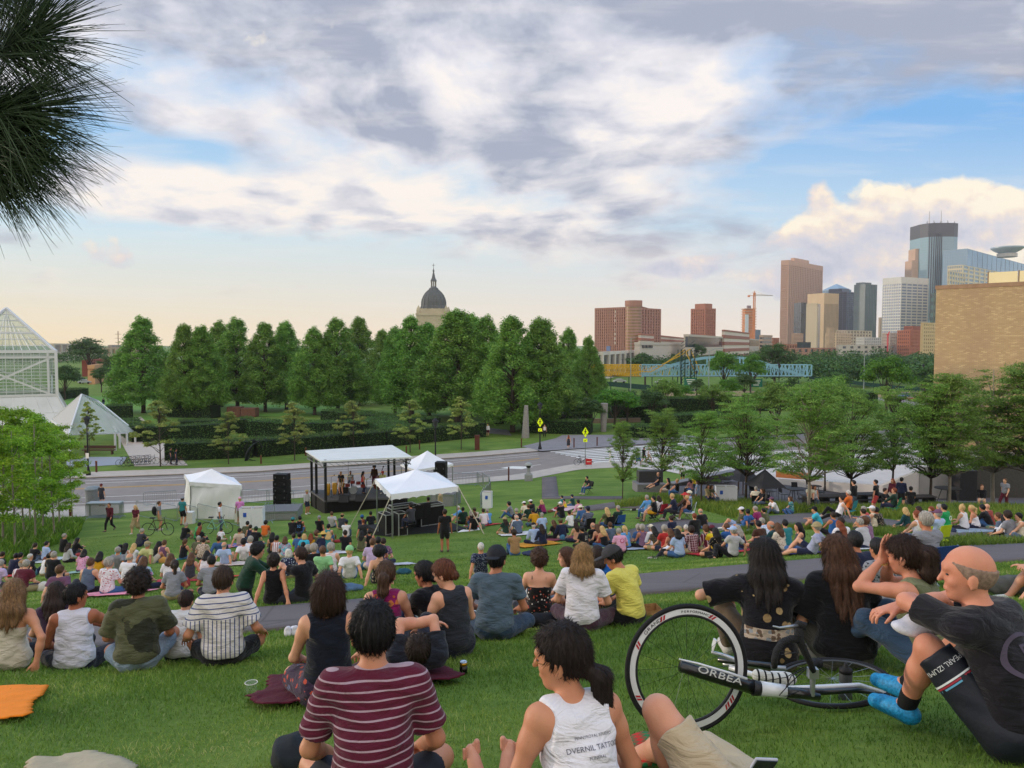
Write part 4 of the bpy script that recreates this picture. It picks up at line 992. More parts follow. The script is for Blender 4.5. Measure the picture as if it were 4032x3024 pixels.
# hedges
def hedge(pts,w,h,label,z=0,n=None,mat=None,size=.16):
 rng=np.random.default_rng(int(abs(pts[0][0]*10))+3); e=empty('hedge',(0,0,0),0,label,'hedge'); V_=[];core=MB()
 for (a,b) in zip(pts[:-1],pts[1:]):
  a=np.array(a);b=np.array(b); d=b-a; L_=np.linalg.norm(d); u=d/L_; s=np.array([-u[1],u[0]]); k=int(L_*(w+2*h)*(n or 55))
  t=rng.random(k)*L_; q=rng.random(k)*(w+2*h);
  off=np.where(q<h,-w/2,np.where(q<h+w,q-h-w/2,w/2)); zz=np.where(q<h,q,np.where(q<h+w,h,q-h-w))
  jit=rng.normal(size=(k,3))*.07; p=a+u*t[:,None]+s*off[:,None]; V_.append(np.c_[p,zz+z+.08*np.sin(t*.9)+.05*np.sin(t*2.3)]+jit)
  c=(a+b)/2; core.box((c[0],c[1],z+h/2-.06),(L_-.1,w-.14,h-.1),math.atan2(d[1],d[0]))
 v,f=leaves(np.concatenate(V_),size,rng,.1,.7); core.build('dark_core',mk('#14240f',.95,vary=.3),e)  # dark inner box: the hedge's inner shade put into its colour
 obj('foliage',mesh_np('foliage',v,f),mat or LEAF_HEDGE,e); return e
fp=lambda x,y:tuple(flat(x,y)[:2])
HG=[([fp(655,1808),fp(1000,1795),fp(1500,1755),fp(1890,1716)],3.,1.9,'long dark hedge along the verge behind the young maples'),
([fp(500,1702),fp(560,1740),fp(900,1722)],2.5,2.0,'dark hedge block right of the glass gable roof'),
([fp(420,1650),fp(525,1646)],4,2.3,'clipped round ended hedge on the green terrace beside the first linden'),
([fp(665,1640),fp(850,1645)],3,2.3,'hedge under the lindens left of the wooden garden box'),
([fp(700,1712),fp(1000,1700)],3,2.0,'middle hedge terrace left of the stage'),
([fp(1000,1715),fp(1200,1728),fp(1450,1718)],3,2.2,'clipped hedge behind the stage roof below the lindens'),
([fp(1300,1650),fp(1700,1690)],4,1.6,'low planting beneath the lindens behind the stage'),
([fp(1480,1680),fp(1600,1740)],5,1.5,'juniper bank left of the bare topped maple'),
([fp(2060,1700),fp(2330,1706)],3.5,1.8,'planting in front of the dark bronze head'),
([fp(2440,1722),fp(2650,1716)],3.5,1.6,'low bushes right of the second granite column'),
([fp(2060,1655),fp(2320,1648)],3,2.2,'tall clipped hedge behind the bronze head'),
([fp(1930,1665),fp(2040,1660)],4,2.4,'dark hedge at the garden entrance'),
([fp(2400,1650),fp(2560,1650)],5,2.4,'hedge left of the low stone wall under the bridge ramp'),
([fp(2400,1632),fp(2900,1628)],5,3.,'tall leafy hedge beyond the crossing left part'),([fp(2950,1615),fp(3420,1600)],5,3.,'tall leafy hedge beyond the crossing right part'),([fp(2560,1690),fp(2850,1680)],4,2.2,'bushes just beyond the zebra crossing'),
([fp(0,1600),fp(300,1560)],6,2.,'dark shrubs along the foot of the glasshouse')]
for a in HG: hedge(*a)
# rough planting strip on the bank at the patio edge, and shrubs under the birches
def tufts(name,label,poly,n,hh,mat,seed,wd=.02,cat='plants'):
 rng=np.random.default_rng(seed); P=np.array(poly,float); lo,hi=P.min(0),P.max(0); q=rng.uniform(lo,hi,(n*3,2))
 ins=np.zeros(len(q),bool); j=len(P)-1
 for i in range(len(P)):
  c=((P[i,1]>q[:,1])!=(P[j,1]>q[:,1]))&(q[:,0]<(P[j,0]-P[i,0])*(q[:,1]-P[i,1])/(P[j,1]-P[i,1]+1e-9)+P[i,0]); ins^=c; j=i
 q=q[ins][:n]; z=tz(q[:,0],q[:,1]); m=len(q); h=hh*rng.uniform(.4,1.2,m); a=rng.uniform(0,6.28,m); w=wd*rng.uniform(.7,1.3,m); ln=rng.normal(size=(m,2))*.35
 b=np.c_[q,z-.02]; s=np.c_[np.cos(a)*w,np.sin(a)*w,0*a]; tip=b+np.c_[ln*h[:,None],h]; mid=b+np.c_[ln*h[:,None]*.35,h*.55]
 v=np.stack([b-s,b+s,mid+s*.8,tip,mid-s*.8],1).reshape(-1,3); k=np.arange(m)*5
 f=np.concatenate([np.stack([k,k+1,k+2,k+4],1),np.stack([k+4,k+2,k+3,k+3],1)])
 me=bpy.data.meshes.new(name); me.from_pydata(v.tolist(),[],[tuple(x) if x[2]!=x[3] else tuple(x[:3]) for x in f.tolist()]); me.update()
 return tag(obj(name,me,mat),label,cat,kind='stuff')
HP=lambda L_:[hit(x,y)[:2] for x,y in L_]
tufts('bank_grasses','rough long grass on the bank along the patio edge',HP([(2420,1990),(2600,1955),(2830,1975),(2980,1980),(3180,2005),(3350,2008),(3700,2000),(4150,2010),(4150,2055),(3850,2050),(3740,2075),(3600,2052),(3470,2040),(3300,2022),(3170,2018),(3000,2028),(2900,2045),(2700,1985),(2430,2003)]),26000,.42,leaf_mat(['#3f5a22','#5a7a2c','#7b9438','#9fa64a'],tr=.3),8,.022)
tufts('bank_grasses','long grass between the two hillside paths on the right',HP([(2870,2088),(3017,2080),(3300,2072),(3470,2078),(3720,2130),(3860,2116),(4150,2104),(4150,2140),(3720,2160),(3500,2115),(3200,2085),(2900,2110)]),9000,.25,leaf_mat(['#3f5a22','#5a7a2c','#6b8c34','#8a9c4a'],tr=.3),9,.016)
tufts('undergrowth','leafy undergrowth at the feet of the birches',HP([(-300,2190),(-100,2080),(150,2040),(330,2060),(300,2120),(180,2160),(0,2230)]),9000,.5,leaf_mat(['#345018','#4a701e','#64882a','#7fa038'],tr=.3),10,.035)
# ---------- grass blades ----------
def inpath(x,y):
 """True where a blade would stand on the main path"""
 p=np.c_[x,y]; A=np.array([hit(*q)[:2] for q in resamp(PA_T,60)]); B=np.array([hit(*q)[:2] for q in resamp(PA_B,60)])
 ya=np.interp(x,A[:,0],A[:,1]); yb=np.interp(x,B[:,0],B[:,1]); return (y<ya)&(y>yb)
def blades(name,label,rects,dens,hh,w,mat,seed,path=True):
 rng=np.random.default_rng(seed); Q=[]
 for (y0,y1,dn) in rects:
  n=int(dn*(y1-y0)*((y0+y1)/2*1.5+1.2)); y=rng.uniform(y0,y1,n); x=rng.uniform(-1,1,n)*(y*.75+.6); Q.append(np.c_[x,y])
 q=np.concatenate(Q); cl=np.sin(q[:,0]*3.1+np.sin(q[:,1]*2.3))*np.sin(q[:,1]*2.7+1.3*np.sin(q[:,0]*1.9));
 if path: q=q[~inpath(q[:,0],q[:,1])]
 m=len(q); z=tz(q[:,0],q[:,1]); cl=np.sin(q[:,0]*3.1+np.sin(q[:,1]*2.3))*np.sin(q[:,1]*2.7+1.3*np.sin(q[:,0]*1.9))
 sc=np.clip(q[:,1]/5,.9,3.2); h=hh*rng.uniform(.45,1.15,m)*(1+.22*cl)*np.clip(sc,.9,1.35); a=rng.uniform(0,6.28,m); ww=w*sc*rng.uniform(.7,1.3,m); ln=rng.normal(size=(m,2))*.55
 b=np.c_[q,z-.01]; s=np.c_[np.cos(a)*ww,np.sin(a)*ww,0*a]; mid=b+np.c_[ln*h[:,None]*.3,h*.6]; tip=b+np.c_[ln*h[:,None],h*.95]
 v=np.stack([b-s,b+s,mid+s*.6,tip,mid-s*.6],1).reshape(-1,3).astype(np.float32); k=np.arange(m)*5
 t=np.concatenate([np.stack([k,k+1,k+2],1),np.stack([k,k+2,k+4],1),np.stack([k+4,k+2,k+3],1)])
 return tag(obj(name,mesh_np(name,v,t),mat),label,'grass',kind='stuff')
def blade_mat():
 m,n,b=newmat('grass blades'); g=n('ShaderNodeNewGeometry'); ri=g.outputs['Random Per Island']; tc=n('ShaderNodeTexCoord').outputs['Object']
 a=n('ShaderNodeTexNoise',{'Vector':tc,'Scale':.8,'Detail':4.}).outputs[0]
 f=n.math('ADD',n.math('MULTIPLY',ri,.55),n.math('MULTIPLY',n.math('SUBTRACT',a,.36),1.5),clamp=True)
 c=n.ramp(f,[(0,lin('#3f5a1e')),(.35,lin('#587a29')),(.65,lin('#729338')),(.88,lin('#98aa52')),(1,lin('#bcb97c'))])
 L(n,c,b.inputs['Base Color']); b.inputs['Roughness'].default_value=.5; b.inputs['Specular IOR Level'].default_value=.3
 t=n('ShaderNodeBsdfTranslucent',{'Color':c}); mx=n('ShaderNodeMixShader',{0:.3,1:b.outputs[0],2:t.outputs[0]}); L(n,mx.outputs[0],n.t.nodes['Material Output'].inputs[0]); return m
blades('grass','short green lawn grass covering the slope',[(1.8,4.2,5200),(4.2,7,3300),(7,10.5,1900),(10.5,16,900),(16,26,330),(26,40,120)],0,.045,.0026,blade_mat(),5)
# ---------- city ----------
GL_B=mk('#5f7f92',.12,.0,vary=.15,scale=.02,spec=.9,name='glass')
GL_D=mk('#232f3c',.12,.0,vary=.3,scale=.05,spec=.9,name='dark glass')
GL_T=mk('#4c7a78',.10,.0,vary=.2,scale=.03,spec=.9)
WHITE=mk('#d9d7d2',.7,vary=.05,scale=.3,spec=.3,name='white paint')
def zt(py,D): return EYE+(HZ-py)/F*D
def corner_building(name,label,pxl,pxc,pxr,pyt,D,al,wall,glass,fl,pl,pr_,sp=.45,pw=.35,base=-2,roof=None,solid_l=False,cat='building',rec=.5,top=1.2,extra=None):
 """two visible faces that meet at photo column pxc; real size follows from distance D and grid angle al.
  fl floors; pl/pr_ piers on the left and right face; sp,pw share of wall in each bay"""
 H_=zt(pyt,D); c=np.array([(pxc-2016)/F*D,D]); al=max(al,5); a=math.radians(al)+math.atan((pxc-2016)/F)
 dl=np.array([-math.cos(a),math.sin(a)]); dr=np.array([math.sin(a),math.cos(a)])
 def ln(d,px):
  k=(px-2016)/F; q=d[0]-k*d[1]
  return max(2.,(k*c[1]-c[0])/q) if abs(q)>1e-3 else 30.
 LL=ln(dl,pxl) if pxl is not None else 30.; LR=ln(dr,pxr) if pxr is not None else 30.
 LL=min(LL,90);LR=min(LR,420)
 e=empty(name,(c[0],c[1],0),0,label,cat); rz=math.atan2(dr[1],dr[0])
 # local frame: X along right face, Y along left face
 ax=dr; ay=dl
 def P(x,y,z): q=ax*x+ay*y; return (q[0],q[1],z)
 def B(m,x0,x1,y0,y1,z0,z1):
  v=[P(x0,y0,z0),P(x1,y0,z0),P(x1,y1,z0),P(x0,y1,z0),P(x0,y0,z1),P(x1,y0,z1),P(x1,y1,z1),P(x0,y1,z1)]
  m.add(v,[(0,3,2,1),(4,5,6,7),(0,1,5,4),(1,2,6,5),(2,3,7,6),(3,0,4,7)])
 g=MB(); B(g,rec,LR-rec,rec,LL-rec,base,H_-.5); g.build('glazing',glass,e)
 w=MB(); fh=(H_-top-base)/fl if fl else 0
 for i in range(fl+1):
  z=base+i*fh; z1=z+fh*sp if i<fl else H_
  if sp>0 or i==fl:
   B(w,0,LR,-.02,rec*.98,z,z1); B(w,-.02,rec*.98,0,LL,z,z1)
 for i in range(pr_+1 if pr_ else 0):
  x=(LR-LR/pr_*pw)*i/pr_; B(w,x,x+LR/pr_*pw,-.25,rec,base,H_-.02)
 for i in range(pl+1 if pl else 0):
  y=(LL-LL/pl*pw)*i/pl; B(w,-.25,rec,y,y+LL/pl*pw,base,H_-.03)
 B(w,LR-rec,LR,rec,LL,base,H_-.04); B(w,rec,LR-rec,LL-rec,LL-.03,base,H_-.05)
 w.build('facade',wall,e)
 r=MB(); B(r,.4,LR-.4,.4,LL-.4,H_-.6,H_-.15)
 if roof:
  for (x0,x1,y0,y1,hh) in roof: B(r,LR*x0,LR*x1,LL*y0,LL*y1,H_-.4,H_+hh)
 r.build('roof',wall if roof else mk('#6a6662',.9),e)
 e['_']=0; del e['_']
 return e,LL,LR,H_,B,P
BRK=mk('#a47c6e',.9,vary=.08,scale=.4,spec=.1); BRK2=mk('#a0705f',.9,vary=.1,scale=.4,spec=.1); TAN=mk('#b99a84',.85,vary=.05,scale=.1); SAND=mk('#c2ab90',.9,vary=.08,scale=.3)
LT=mk('#c9c6c2',.8,vary=.05,scale=.1); GREYC=mk('#a8a29a',.85,vary=.06,scale=.1); GOLD=mk('#b8925c',.5,vary=.1,scale=.1,spec=.5)
cb=corner_building
# residential brick blocks on the left of the skyline
e,LL,LR,H_,B,P=cb('apartment_tower','wide brick apartment tower with a taller round fronted middle bay, left end of the skyline',2341,2465,2600,1209,520,35,BRK,GL_D,20,14,12,.42,.55)
B_=MB()
for s_ in range(5): pass
m=MB(); x0=(2461-2016)/F*516; x1=(2519-2016)/F*516
for k in range(21):
 z=-2+k*(zt(1186,516)+2)/21; m.lathe([(5.6,z),(5.6,z+.9)],(0,0,0),20)
gl=MB(); gl.lathe([(5.2,-2),(5.2,zt(1186,516)-.5)],(0,0,0),20)
t=empty('stair_bay',((x0+x1)/2-e.location.x,516-e.location.y-2,0));
bpy.data.objects.remove(t)
o=m.build('bay_bands',BRK,e,loc=((x0+x1)/2-e.location.x,-7,0)); gl.build('bay_glazing',mk('#8a7048',.2,spec=.8,vary=.3,scale=.3),e,loc=((x0+x1)/2-e.location.x,-7,0))
m=MB(); m.lathe([(5.9,zt(1206,516)),(5.9,zt(1186,516))],n=20); m.build('bay_crown',BRK,e,loc=((x0+x1)/2-e.location.x,-7,0))
def add_text(body,size,mat,parent,loc,rot,name='lettering',ext=.01,align='CENTER'):
 c=bpy.data.curves.new(name,'FONT'); c.body=body; c.size=size; c.extrude=ext; c.align_x=align; c.align_y='CENTER'; c.materials.append(mat)
 o=bpy.data.objects.new(name,c); o.location=[float(v) for v in loc]; o.rotation_euler=rot; COL.objects.link(o); o.parent=parent; return o
# vertical banner digits on the left face, one mesh
rzL=math.atan2(-math.sin(a_:=math.radians(35)+math.atan((2465-2016)/F)),math.cos(a_))
WHL=mk('#e8e4da',.8,vary=.02)
def merged_text(items,name,mat,parent):
 v=[];f=[]
 for body,size,loc,rot in items:
  c=bpy.data.curves.new('t','FONT'); c.body=body; c.size=size; c.extrude=.02; c.align_x='CENTER'; t=bpy.data.objects.new('t',c); COL.objects.link(t); me=bpy.data.meshes.new_from_object(t); bpy.data.objects.remove(t)
  M_=Matrix.Translation(loc)@Matrix.Rotation(rot[2],4,'Z')@Matrix.Rotation(rot[0],4,'X'); k=len(v); v+=[tuple(M_@q.co) for q in me.vertices]; f+=[tuple(k+i for i in p.vertices) for p in me.polygons]
 m=MB(); m.v=v; m.f=f; return m.build(name,mat,parent)
dl_=np.array([-math.cos(a_),math.sin(a_)]); nrm_=np.array([-math.sin(a_),-math.cos(a_)]); q0=dl_*9+nrm_*.6
merged_text([(ch,2.7,(q0[0],q0[1],zt(1232,520)-j*3.1),(math.pi/2,0,rzL)) for j,ch in enumerate("375-1000")],'banner_lettering',WHL,e)
cb('apartment_tower','brick apartment tower extending right of the round fronted bay',2519,2525,2600,1207,540,10,mk('#8a5c4c',.9,vary=.1,scale=.4),GL_D,20,2,9,.42,.5)
cb('apartment_tower','separate square brick tower with pale bands left of the construction crane',2718,2775,2815,1214,640,40,BRK2,GL_D,18,6,5,.45,.55,roof=[(.1,.8,.1,.8,4.)])
cb('office_block','long low office block with brick and pale stripes behind the concrete building',2520,2523,2770,1312,480,8,mk('#a86e5c',.9,vary=.05),mk('#d6c8b8',.8,vary=.05),6,0,0,.5,.3,rec=.3)
cb('office_block','low striped wing peeping over the concrete office block left of the crane',2850,2852,2950,1298,520,8,mk('#9a6a5c',.9,vary=.05),mk('#d0c4b8',.8,vary=.05),5,0,0,.5,.3,rec=.3)
e,LL,LR,H_,B,P=cb('office_block','long concrete office building with two dark window bands in front of the skyline',2690,2712,3000,1316,400,10,mk('#bcb2a6',.9,vary=.05),GL_D,2,0,0,.45,.3,rec=.8,base=-4)
cb('office_block','striped brick end of the long concrete office building',3000,3002,3040,1319,398,18,mk('#a99486',.9,vary=.05),GL_D,9,0,0,.5,.3,rec=.4)
cb('office_block','small brick block between the striped office end and the tall brown tower',3040,3042,3065,1330,430,18,BRK2,GL_D,5,2,3,.5,.5)
e,LL,LR,H_,B,P=cb('office_block','pale low museum school building with a row of small dark windows',2497,2520,2695,1347,330,12,mk('#c2b8ac',.9,vary=.05),mk('#c2b8ac',.9,vary=.05),1,0,0,.9,.3,rec=.3)
for i in range(6): w=MB(); B(w,6+i*3.4,7.4+i*3.4,-.35,.2,H_-9,H_-6.5); w.build('window',GL_D,e)
for i in range(3): w=MB(); B(w,5+i*8,10.5+i*8,-.35,.2,H_-2.6,H_-1.4); w.build('window',GL_D,e)
e,LL,LR,H_,B,P=cb('low_building','low flat roofed pavilion with a banner on its roof edge behind the yellow bridge',2355,2372,2540,1385,270,10,mk('#cfc8bf',.85,vary=.04),GL_D,1,3,9,.25,.15,rec=.5)
bn=MB(); B(bn,6,14,-.5,-.35,H_+.2,H_+2.0); bn.build('roof_banner',mk('#8a93b8',.8),e)
sg=MB();
# construction tower and crane
D=760; x=(2945-2016)/F*D
e=empty('construction_tower',(x,D,0),0,'unfinished concrete tower core wrapped in orange netting beside the crane','tower')
m=MB(); m.bb(-5,5,-5,5,-2,zt(1220,D)); m.build('core',mk('#c98a66',.9,vary=.2,scale=.3),e)
m=MB()
for k in range(9): m.bb(-6,6,-6,6,zt(1300,D)+k*2.6,zt(1300,D)+k*2.6+.7)
m.build('floor_slab',mk('#c7a58e',.9),e); m=MB(); m.bb(-5.3,-2,-6.3,-5.2,zt(1330,D),zt(1240,D)); m.build('netting',mk('#c9d6de',.8),e)
m=MB(); m.lathe([(2.2,zt(1220,D)),(2.2,zt(1204,D))],n=8); m.build('cap',mk('#8c7f84',.8),e)
cr=empty('tower_crane',((2966-2016)/F*740,740,0),0,'orange tower crane with a long jib pointing right','crane'); cm=mk('#cf8a5e',.7)
m=MB(); hz_=zt(1165,740)
for sx in(-.8,.8):
 for sy in(-.8,.8): m.bar((sx,sy,-2),(sx,sy,hz_+3),.28)
for k in range(30):
 z=k*hz_/30; m.bar((-.8,-.8,z),(.8,-.8,z+hz_/30),.16); m.bar((.8,-.8,z),(-.8,.8,z+hz_/30),.16)
m.build('mast',cm,cr); m=MB(); m.bar((0,0,hz_),(20,6,hz_+.2),.35); m.bar((0,0,hz_+1.6),(20,6,hz_+.4),.22)
for k in range(12): t=k/12; m.bar((20*t,6*t,hz_),(20*(t+.08),6*(t+.08),hz_+1.6*(1-t)),.12)
m.build('jib',mk('#a9a09c',.7),cr); m=MB(); m.bar((0,0,hz_),(-7,-2,hz_),.35); m.box((-6,-1.8,hz_-.8),(2.2,1.2,1.6)); m.build('counter_jib',cm,cr); m=MB(); m.bar((0,0,hz_),(0,0,hz_+4.6),.35); m.bar((0,0,hz_+4.6),(12,3.6,hz_+.4),.08); m.bar((0,0,hz_+4.6),(-6,-1.8,hz_),.08); m.build('apex',cm,cr)
# downtown towers
cb('skyscraper','tall square tan stone tower with deep narrow windows, tallest left of downtown',3068,3098,3232,1026,1500,24,mk('#c09a84',.85,vary=.04,scale=.1),mk('#3a302c',.4),48,12,20,.38,.42,roof=[(.2,.62,.2,.7,7.)],rec=1.2,top=10)
cb('skyscraper','dark blue glass slab standing right against the tan tower',3122,3150,3177,1192,1350,40,GL_D,GL_D,20,4,4,.08,.08,rec=.3)
cb('skyscraper','dark glass tower with stepped roof behind the gold ribbed tower',3200,3330,3368,1150,1550,30,mk('#33415a',.3,spec=.8),mk('#2b3a52',.15,spec=.9,vary=.2,scale=.02),30,8,6,.10,.10,roof=[(.15,.9,.2,.6,8.)],rec=.3)
e,LL,LR,H_,B,P=cb('skyscraper','blue gabled glass roof tower rising behind the dark glass tower',3230,3300,3345,1140,1650,35,mk('#6f8aa0',.3,spec=.8),mk('#5f7f9c',.15,spec=.9),26,5,5,.1,.1,rec=.3)
m=MB(); m.add([P(0,0,H_),P(LR,0,H_),P(LR,LL,H_),P(0,LL,H_),P(LR/2,LL/2,H_+14)],[(0,1,4),(1,2,4),(2,3,4),(3,0,4)]); m.build('pyramid_roof',mk('#7d97ae',.3,spec=.8),e)
cb('skyscraper','gold topped tower with vertical stone ribs',3175,3240,3297,1155,1280,38,mk('#c4a884',.6,vary=.05,scale=.05),mk('#3c3a38',.2,spec=.8),1,2,11,.05,.42,rec=.8,top=18)
cb('office_block','plain pale stone side wing of the gold ribbed tower',3170,3213,3218,1195,1240,12,mk('#c8b69c',.8,vary=.04),mk('#c8b69c',.8),1,0,0,.95,.3)
cb('skyscraper','blue green stepped glass tower with a grey stone right half',3356,3400,3446,1120,1450,35,mk('#5b6a6c',.5,spec=.6,vary=.1,scale=.1),GL_T,30,1,7,.06,.5,roof=[(.1,.8,.3,.95,4.)],rec=.4)
cb('skyscraper','white gridded office tower with square window bays',3468,3540,3647,1092,1150,36,LT,mk('#7d8aa2',.2,spec=.8,vary=.1,scale=.05),24,8,5,.36,.10,rec=.6,top=10)
# the tallest glass tower: faceted body, dark crown, two masts
D=1450; xc=(3665-2016)/F*D; e=empty('skyscraper',(xc,D,0),0,'tallest pale blue glass tower with a dark crown band and two rooftop masts','building'); e.scale=(.78,.78,1)
ha,hb=zt(893,D),zt(945,D)
ring=[(-44,-16),(-34,-34),(-20,-40),(24,-40),(38,-32),(44,-12),(44,30),(-44,30)]
def prism(m,pts,z0,z1):
 n_=len(pts); m.add([(x,y,z0) for x,y in pts]+[(x,y,z1) for x,y in pts],[(i,(i+1)%n_,n_+(i+1)%n_,n_+i) for i in range(n_)]+[tuple(range(n_,2*n_))])
m=MB(); prism(m,ring,-2,hb); m.build('glazing',mk('#7c9aa6',.15,spec=.9,vary=.12,scale=.01),e)
m=MB(); prism(m,[(x*1.005,y*1.005) for x,y in ring],hb,ha); m.build('crown_band',mk('#3f4048',.5,spec=.4),e)
m=MB()
for k in range(1,45): prism(m,[(x*1.003,y*1.003) for x,y in ring],hb*k/45-.25,hb*k/45+.25)
m.build('floor_line',mk('#64808a',.3,spec=.6),e)
m=MB()
for k in range(7): xx=-32+k*4.4; m.bb(xx,xx+1.3,-41.6+(-6 if 0 else 0)+(abs(min(0,xx+20)))*.45,-33,hb*.28,hb+6)
m.build('dark_rib',mk('#2b3038',.4),e)
m=MB(); m.bb(-52,-44,-12,20,-2,zt(985,D)); m.bb(-60,-52,-12,20,-2,zt(1030,D)); m.build('stone_wing',TAN,e)
for xx,pt in ((-14,838),(15,835)):
 m=MB(); m.tube([(xx,0,ha),(xx,0,zt(870,D)),(xx,0,zt(pt,D))],[2.2,1.4,.8],6); m.build('mast',mk('#c9c4c6',.6),e)
m=MB();
for k in range(14): m.bar((-36+k*5.5,-30+8*(k%3),ha),(-36+k*5.5,-30+8*(k%3),ha+3+3*(k%2)),.4)
m.build('rooftop_antennas',mk('#5a5a60',.6),e)
cb('office_block','dark green glass block between the tallest tower and the brick museum',3657,3668,3690,1155,1100,20,mk('#2f5a52',.2,spec=.9),mk('#24302f',.2,spec=.9),8,2,3,.5,.2,rec=.3)
# capella-like wide tower with the halo ring
D=1350; cb('skyscraper','wide blue glass tower at the right edge of the skyline under the ring roof',3700,3795,4140,982,D,16,mk('#8ba2b4',.25,spec=.8,vary=.04),mk('#7f9cb4',.15,spec=.9,vary=.08,scale=.01),34,10,14,.10,.06,rec=.3)
e=empty('roof_ring',((3965-2016)/F*1360,1370,zt(1004,1360)),0,'round flat halo ring on top of the wide glass tower','ring roof')
m=MB(); m.lathe([(11,0),(13,3),(22,8),(26,11.5),(26,13.5),(20,14),(1,14)],n=28); m.build('ring',mk('#8fa3b0',.4,spec=.6),e); m=MB(); m.lathe([(16,-4),(16,2)],n=24); m.build('drum',mk('#b9b4ae',.6),e)
cb('skyscraper','cream banded tower in front of the wide glass tower, above the museum wall',3720,3778,4080,1045,1150,18,mk('#cfc2a6',.7,vary=.04),mk('#8696a0',.2,spec=.8),22,8,16,.42,.22,rec=.4)
cb('office_block','low banded wing of the cream tower left of the museum glass balustrade',3724,3727,3790,1068,1100,18,mk('#cbbd9f',.7,vary=.04),mk('#8696a0',.2,spec=.8),18,2,6,.45,.25,rec=.4)
# low city foot
LOW=[('low brown stone building at the foot of the dark glass slab',3120,3122,3160,1312,900,TAN,6),('grey stone residential block below the gold ribbed tower',3248,3290,3350,1312,850,SAND,9),('long beige block at the foot of the downtown towers',3290,3330,3430,1300,880,mk('#b5a692',.9),8),
('ornate church like stone gable below the dark glass tower',3250,3262,3282,1290,800,SAND,4),('pale stone block with stepped roof under the green glass tower',3368,3400,3470,1328,820,LT,7),('cream mid rise left of the white gridded tower',3455,3462,3472,1250,1250,mk('#cbb8a4',.9),12),
('pale block at the foot of the white gridded tower',3470,3500,3560,1310,800,mk('#b9aaa0',.9),8),('orange brick warehouse below the white gridded tower',3530,3580,3625,1300,760,mk('#a8674e',.9,vary=.1),8),('red brick warehouse behind the orange one',3555,3590,3635,1284,800,mk('#985c4a',.9,vary=.1),9),
('yellow banded office block beside the museum edge',3625,3630,3700,1270,700,mk('#c8b184',.8,vary=.05),10),('low flat terracotta roofed store at the left foot of the tan tower',3078,3082,3170,1355,700,mk('#b07a5c',.9),3),('dark rooftop block in front of the pale wing',3143,3146,3190,1347,690,mk('#3d4a48',.8),2),
('low brick store in front of the downtown foot',3100,3104,3300,1370,650,mk('#a37864',.9),2),('small glass block right of the crane',2968,2972,2992,1298,900,mk('#6f7f92',.3,spec=.8),5),('light stone podium right of the low brick store',3290,3300,3530,1358,700,mk('#bdb3aa',.9),3)]
for lb,a,b_,c_,pt,D,mt,nf in LOW: cb('city_block',lb,a,b_,c_,pt,D,25,mt,GL_D,nf,6,8,.5,.5,rec=.4)
e=empty('red_crane',((3493-2016)/F*760,760,0),0,'small red crane tip in front of the white gridded tower','crane'); m=MB(); m.bar((0,0,0),(0,0,zt(1318,760)),.8); m.bar((0,0,zt(1318,760)),(1.6,0,zt(1312,760)+1.5),.6); m.build('mast',mk('#c8434a',.6),e); m=MB(); m.box((0,0,zt(1318,760)),(2.4,1,1.2)); m.build('cab',mk('#c8434a',.6),e)
# left horizon
D=520
cb('warehouse','long white roofed warehouse on the left horizon behind the glasshouse',205,212,480,1352,D,6,mk('#c9bba8',.9),mk('#9a8c80',.8),2,0,9,.35,.2,base=-3)
cb('warehouse','tan low shed with blue roof light on the left horizon right of the dark tree',400,405,640,1368,430,6,mk('#c2a588',.9),GL_D,2,0,12,.5,.4,base=-3)
cb('warehouse','grey flat roof with a small roof hut on the left horizon',430,440,475,1358,500,8,mk('#a09890',.9),GL_D,1,0,3,.6,.4,base=-3)
cb('brick_building','low red brick building far left below the dark round tree',330,345,470,1418,300,10,mk('#8a4a3c',.95,vary=.1),GL_D,1,1,5,.7,.5,base=-3)
cb('low_building','flat tan building in front of the far brick building',362,372,480,1437,240,8,mk('#c99a72',.9),mk('#c99a72',.9),1,0,0,.9,.3,base=-3)
e=empty('power_pylon',((468-2016)/F*600,600,0),0,'thin wooden power pole with cross arms on the left horizon','pole'); m=MB(); m.bar((0,0,0),(0,0,zt(1304,600)),.35); m.build('pole',mk('#a38a78',.8),e); m=MB()
for k in range(3): z=zt(1316+k*16,600); m.bar((-2.6,0,z),(2.6,0,z),.2)
m.build('cross_arm',mk('#a38a78',.8),e)
# ---------- cathedral dome ----------
D=430; xc=(1709-2016)/F*D; s_=D/F   # metres per photo pixel at that distance
e=empty('cathedral',(xc,D,0),0,'domed stone cathedral with a dark ribbed dome, lantern and cross rising over the lindens','cathedral')
STONE=mk('#b5aa92',.9,vary=.12,scale=.3,spec=.1); SLATE=mk('#5c5f60',.7,vary=.18,scale=.5,spec=.3,stretch=(1,1,3))
zz=lambda py:zt(py,D)
m=MB(); m.bb(-8.8,8.8,-8.8,8.8,-2,zz(1245)); m.build('tower_body',STONE,e)
m=MB(); m.bb(-9.2,9.2,-9.2,9.2,zz(1245),zz(1236)); m.bb(-8.0,8.0,-8.0,8.0,zz(1236),zz(1218)); m.build('cornice',STONE,e)
m=MB()
for sx in(-1,1):
 for sy in (-1,1): m.lathe([(1.2,zz(1242)),(1.3,zz(1225)),(.9,zz(1216)),(.5,zz(1211)),(.05,zz(1205))],(sx*7.7,sy*7.7,0),8)
m.build('corner_finial',STONE,e)
m=MB()
for k in range(12): a=k*math.pi/6; m.bb(7.4*math.cos(a)-.5,7.4*math.cos(a)+.5,7.4*math.sin(a)-.5,7.4*math.sin(a)+.5,zz(1236),zz(1217))
m.build('drum_pier',mk('#c9c0aa',.9),e); m=MB(); m.lathe([(7.0,zz(1238)),(7.0,zz(1216))],n=24); m.build('drum',mk('#3b3d3e',.8),e)
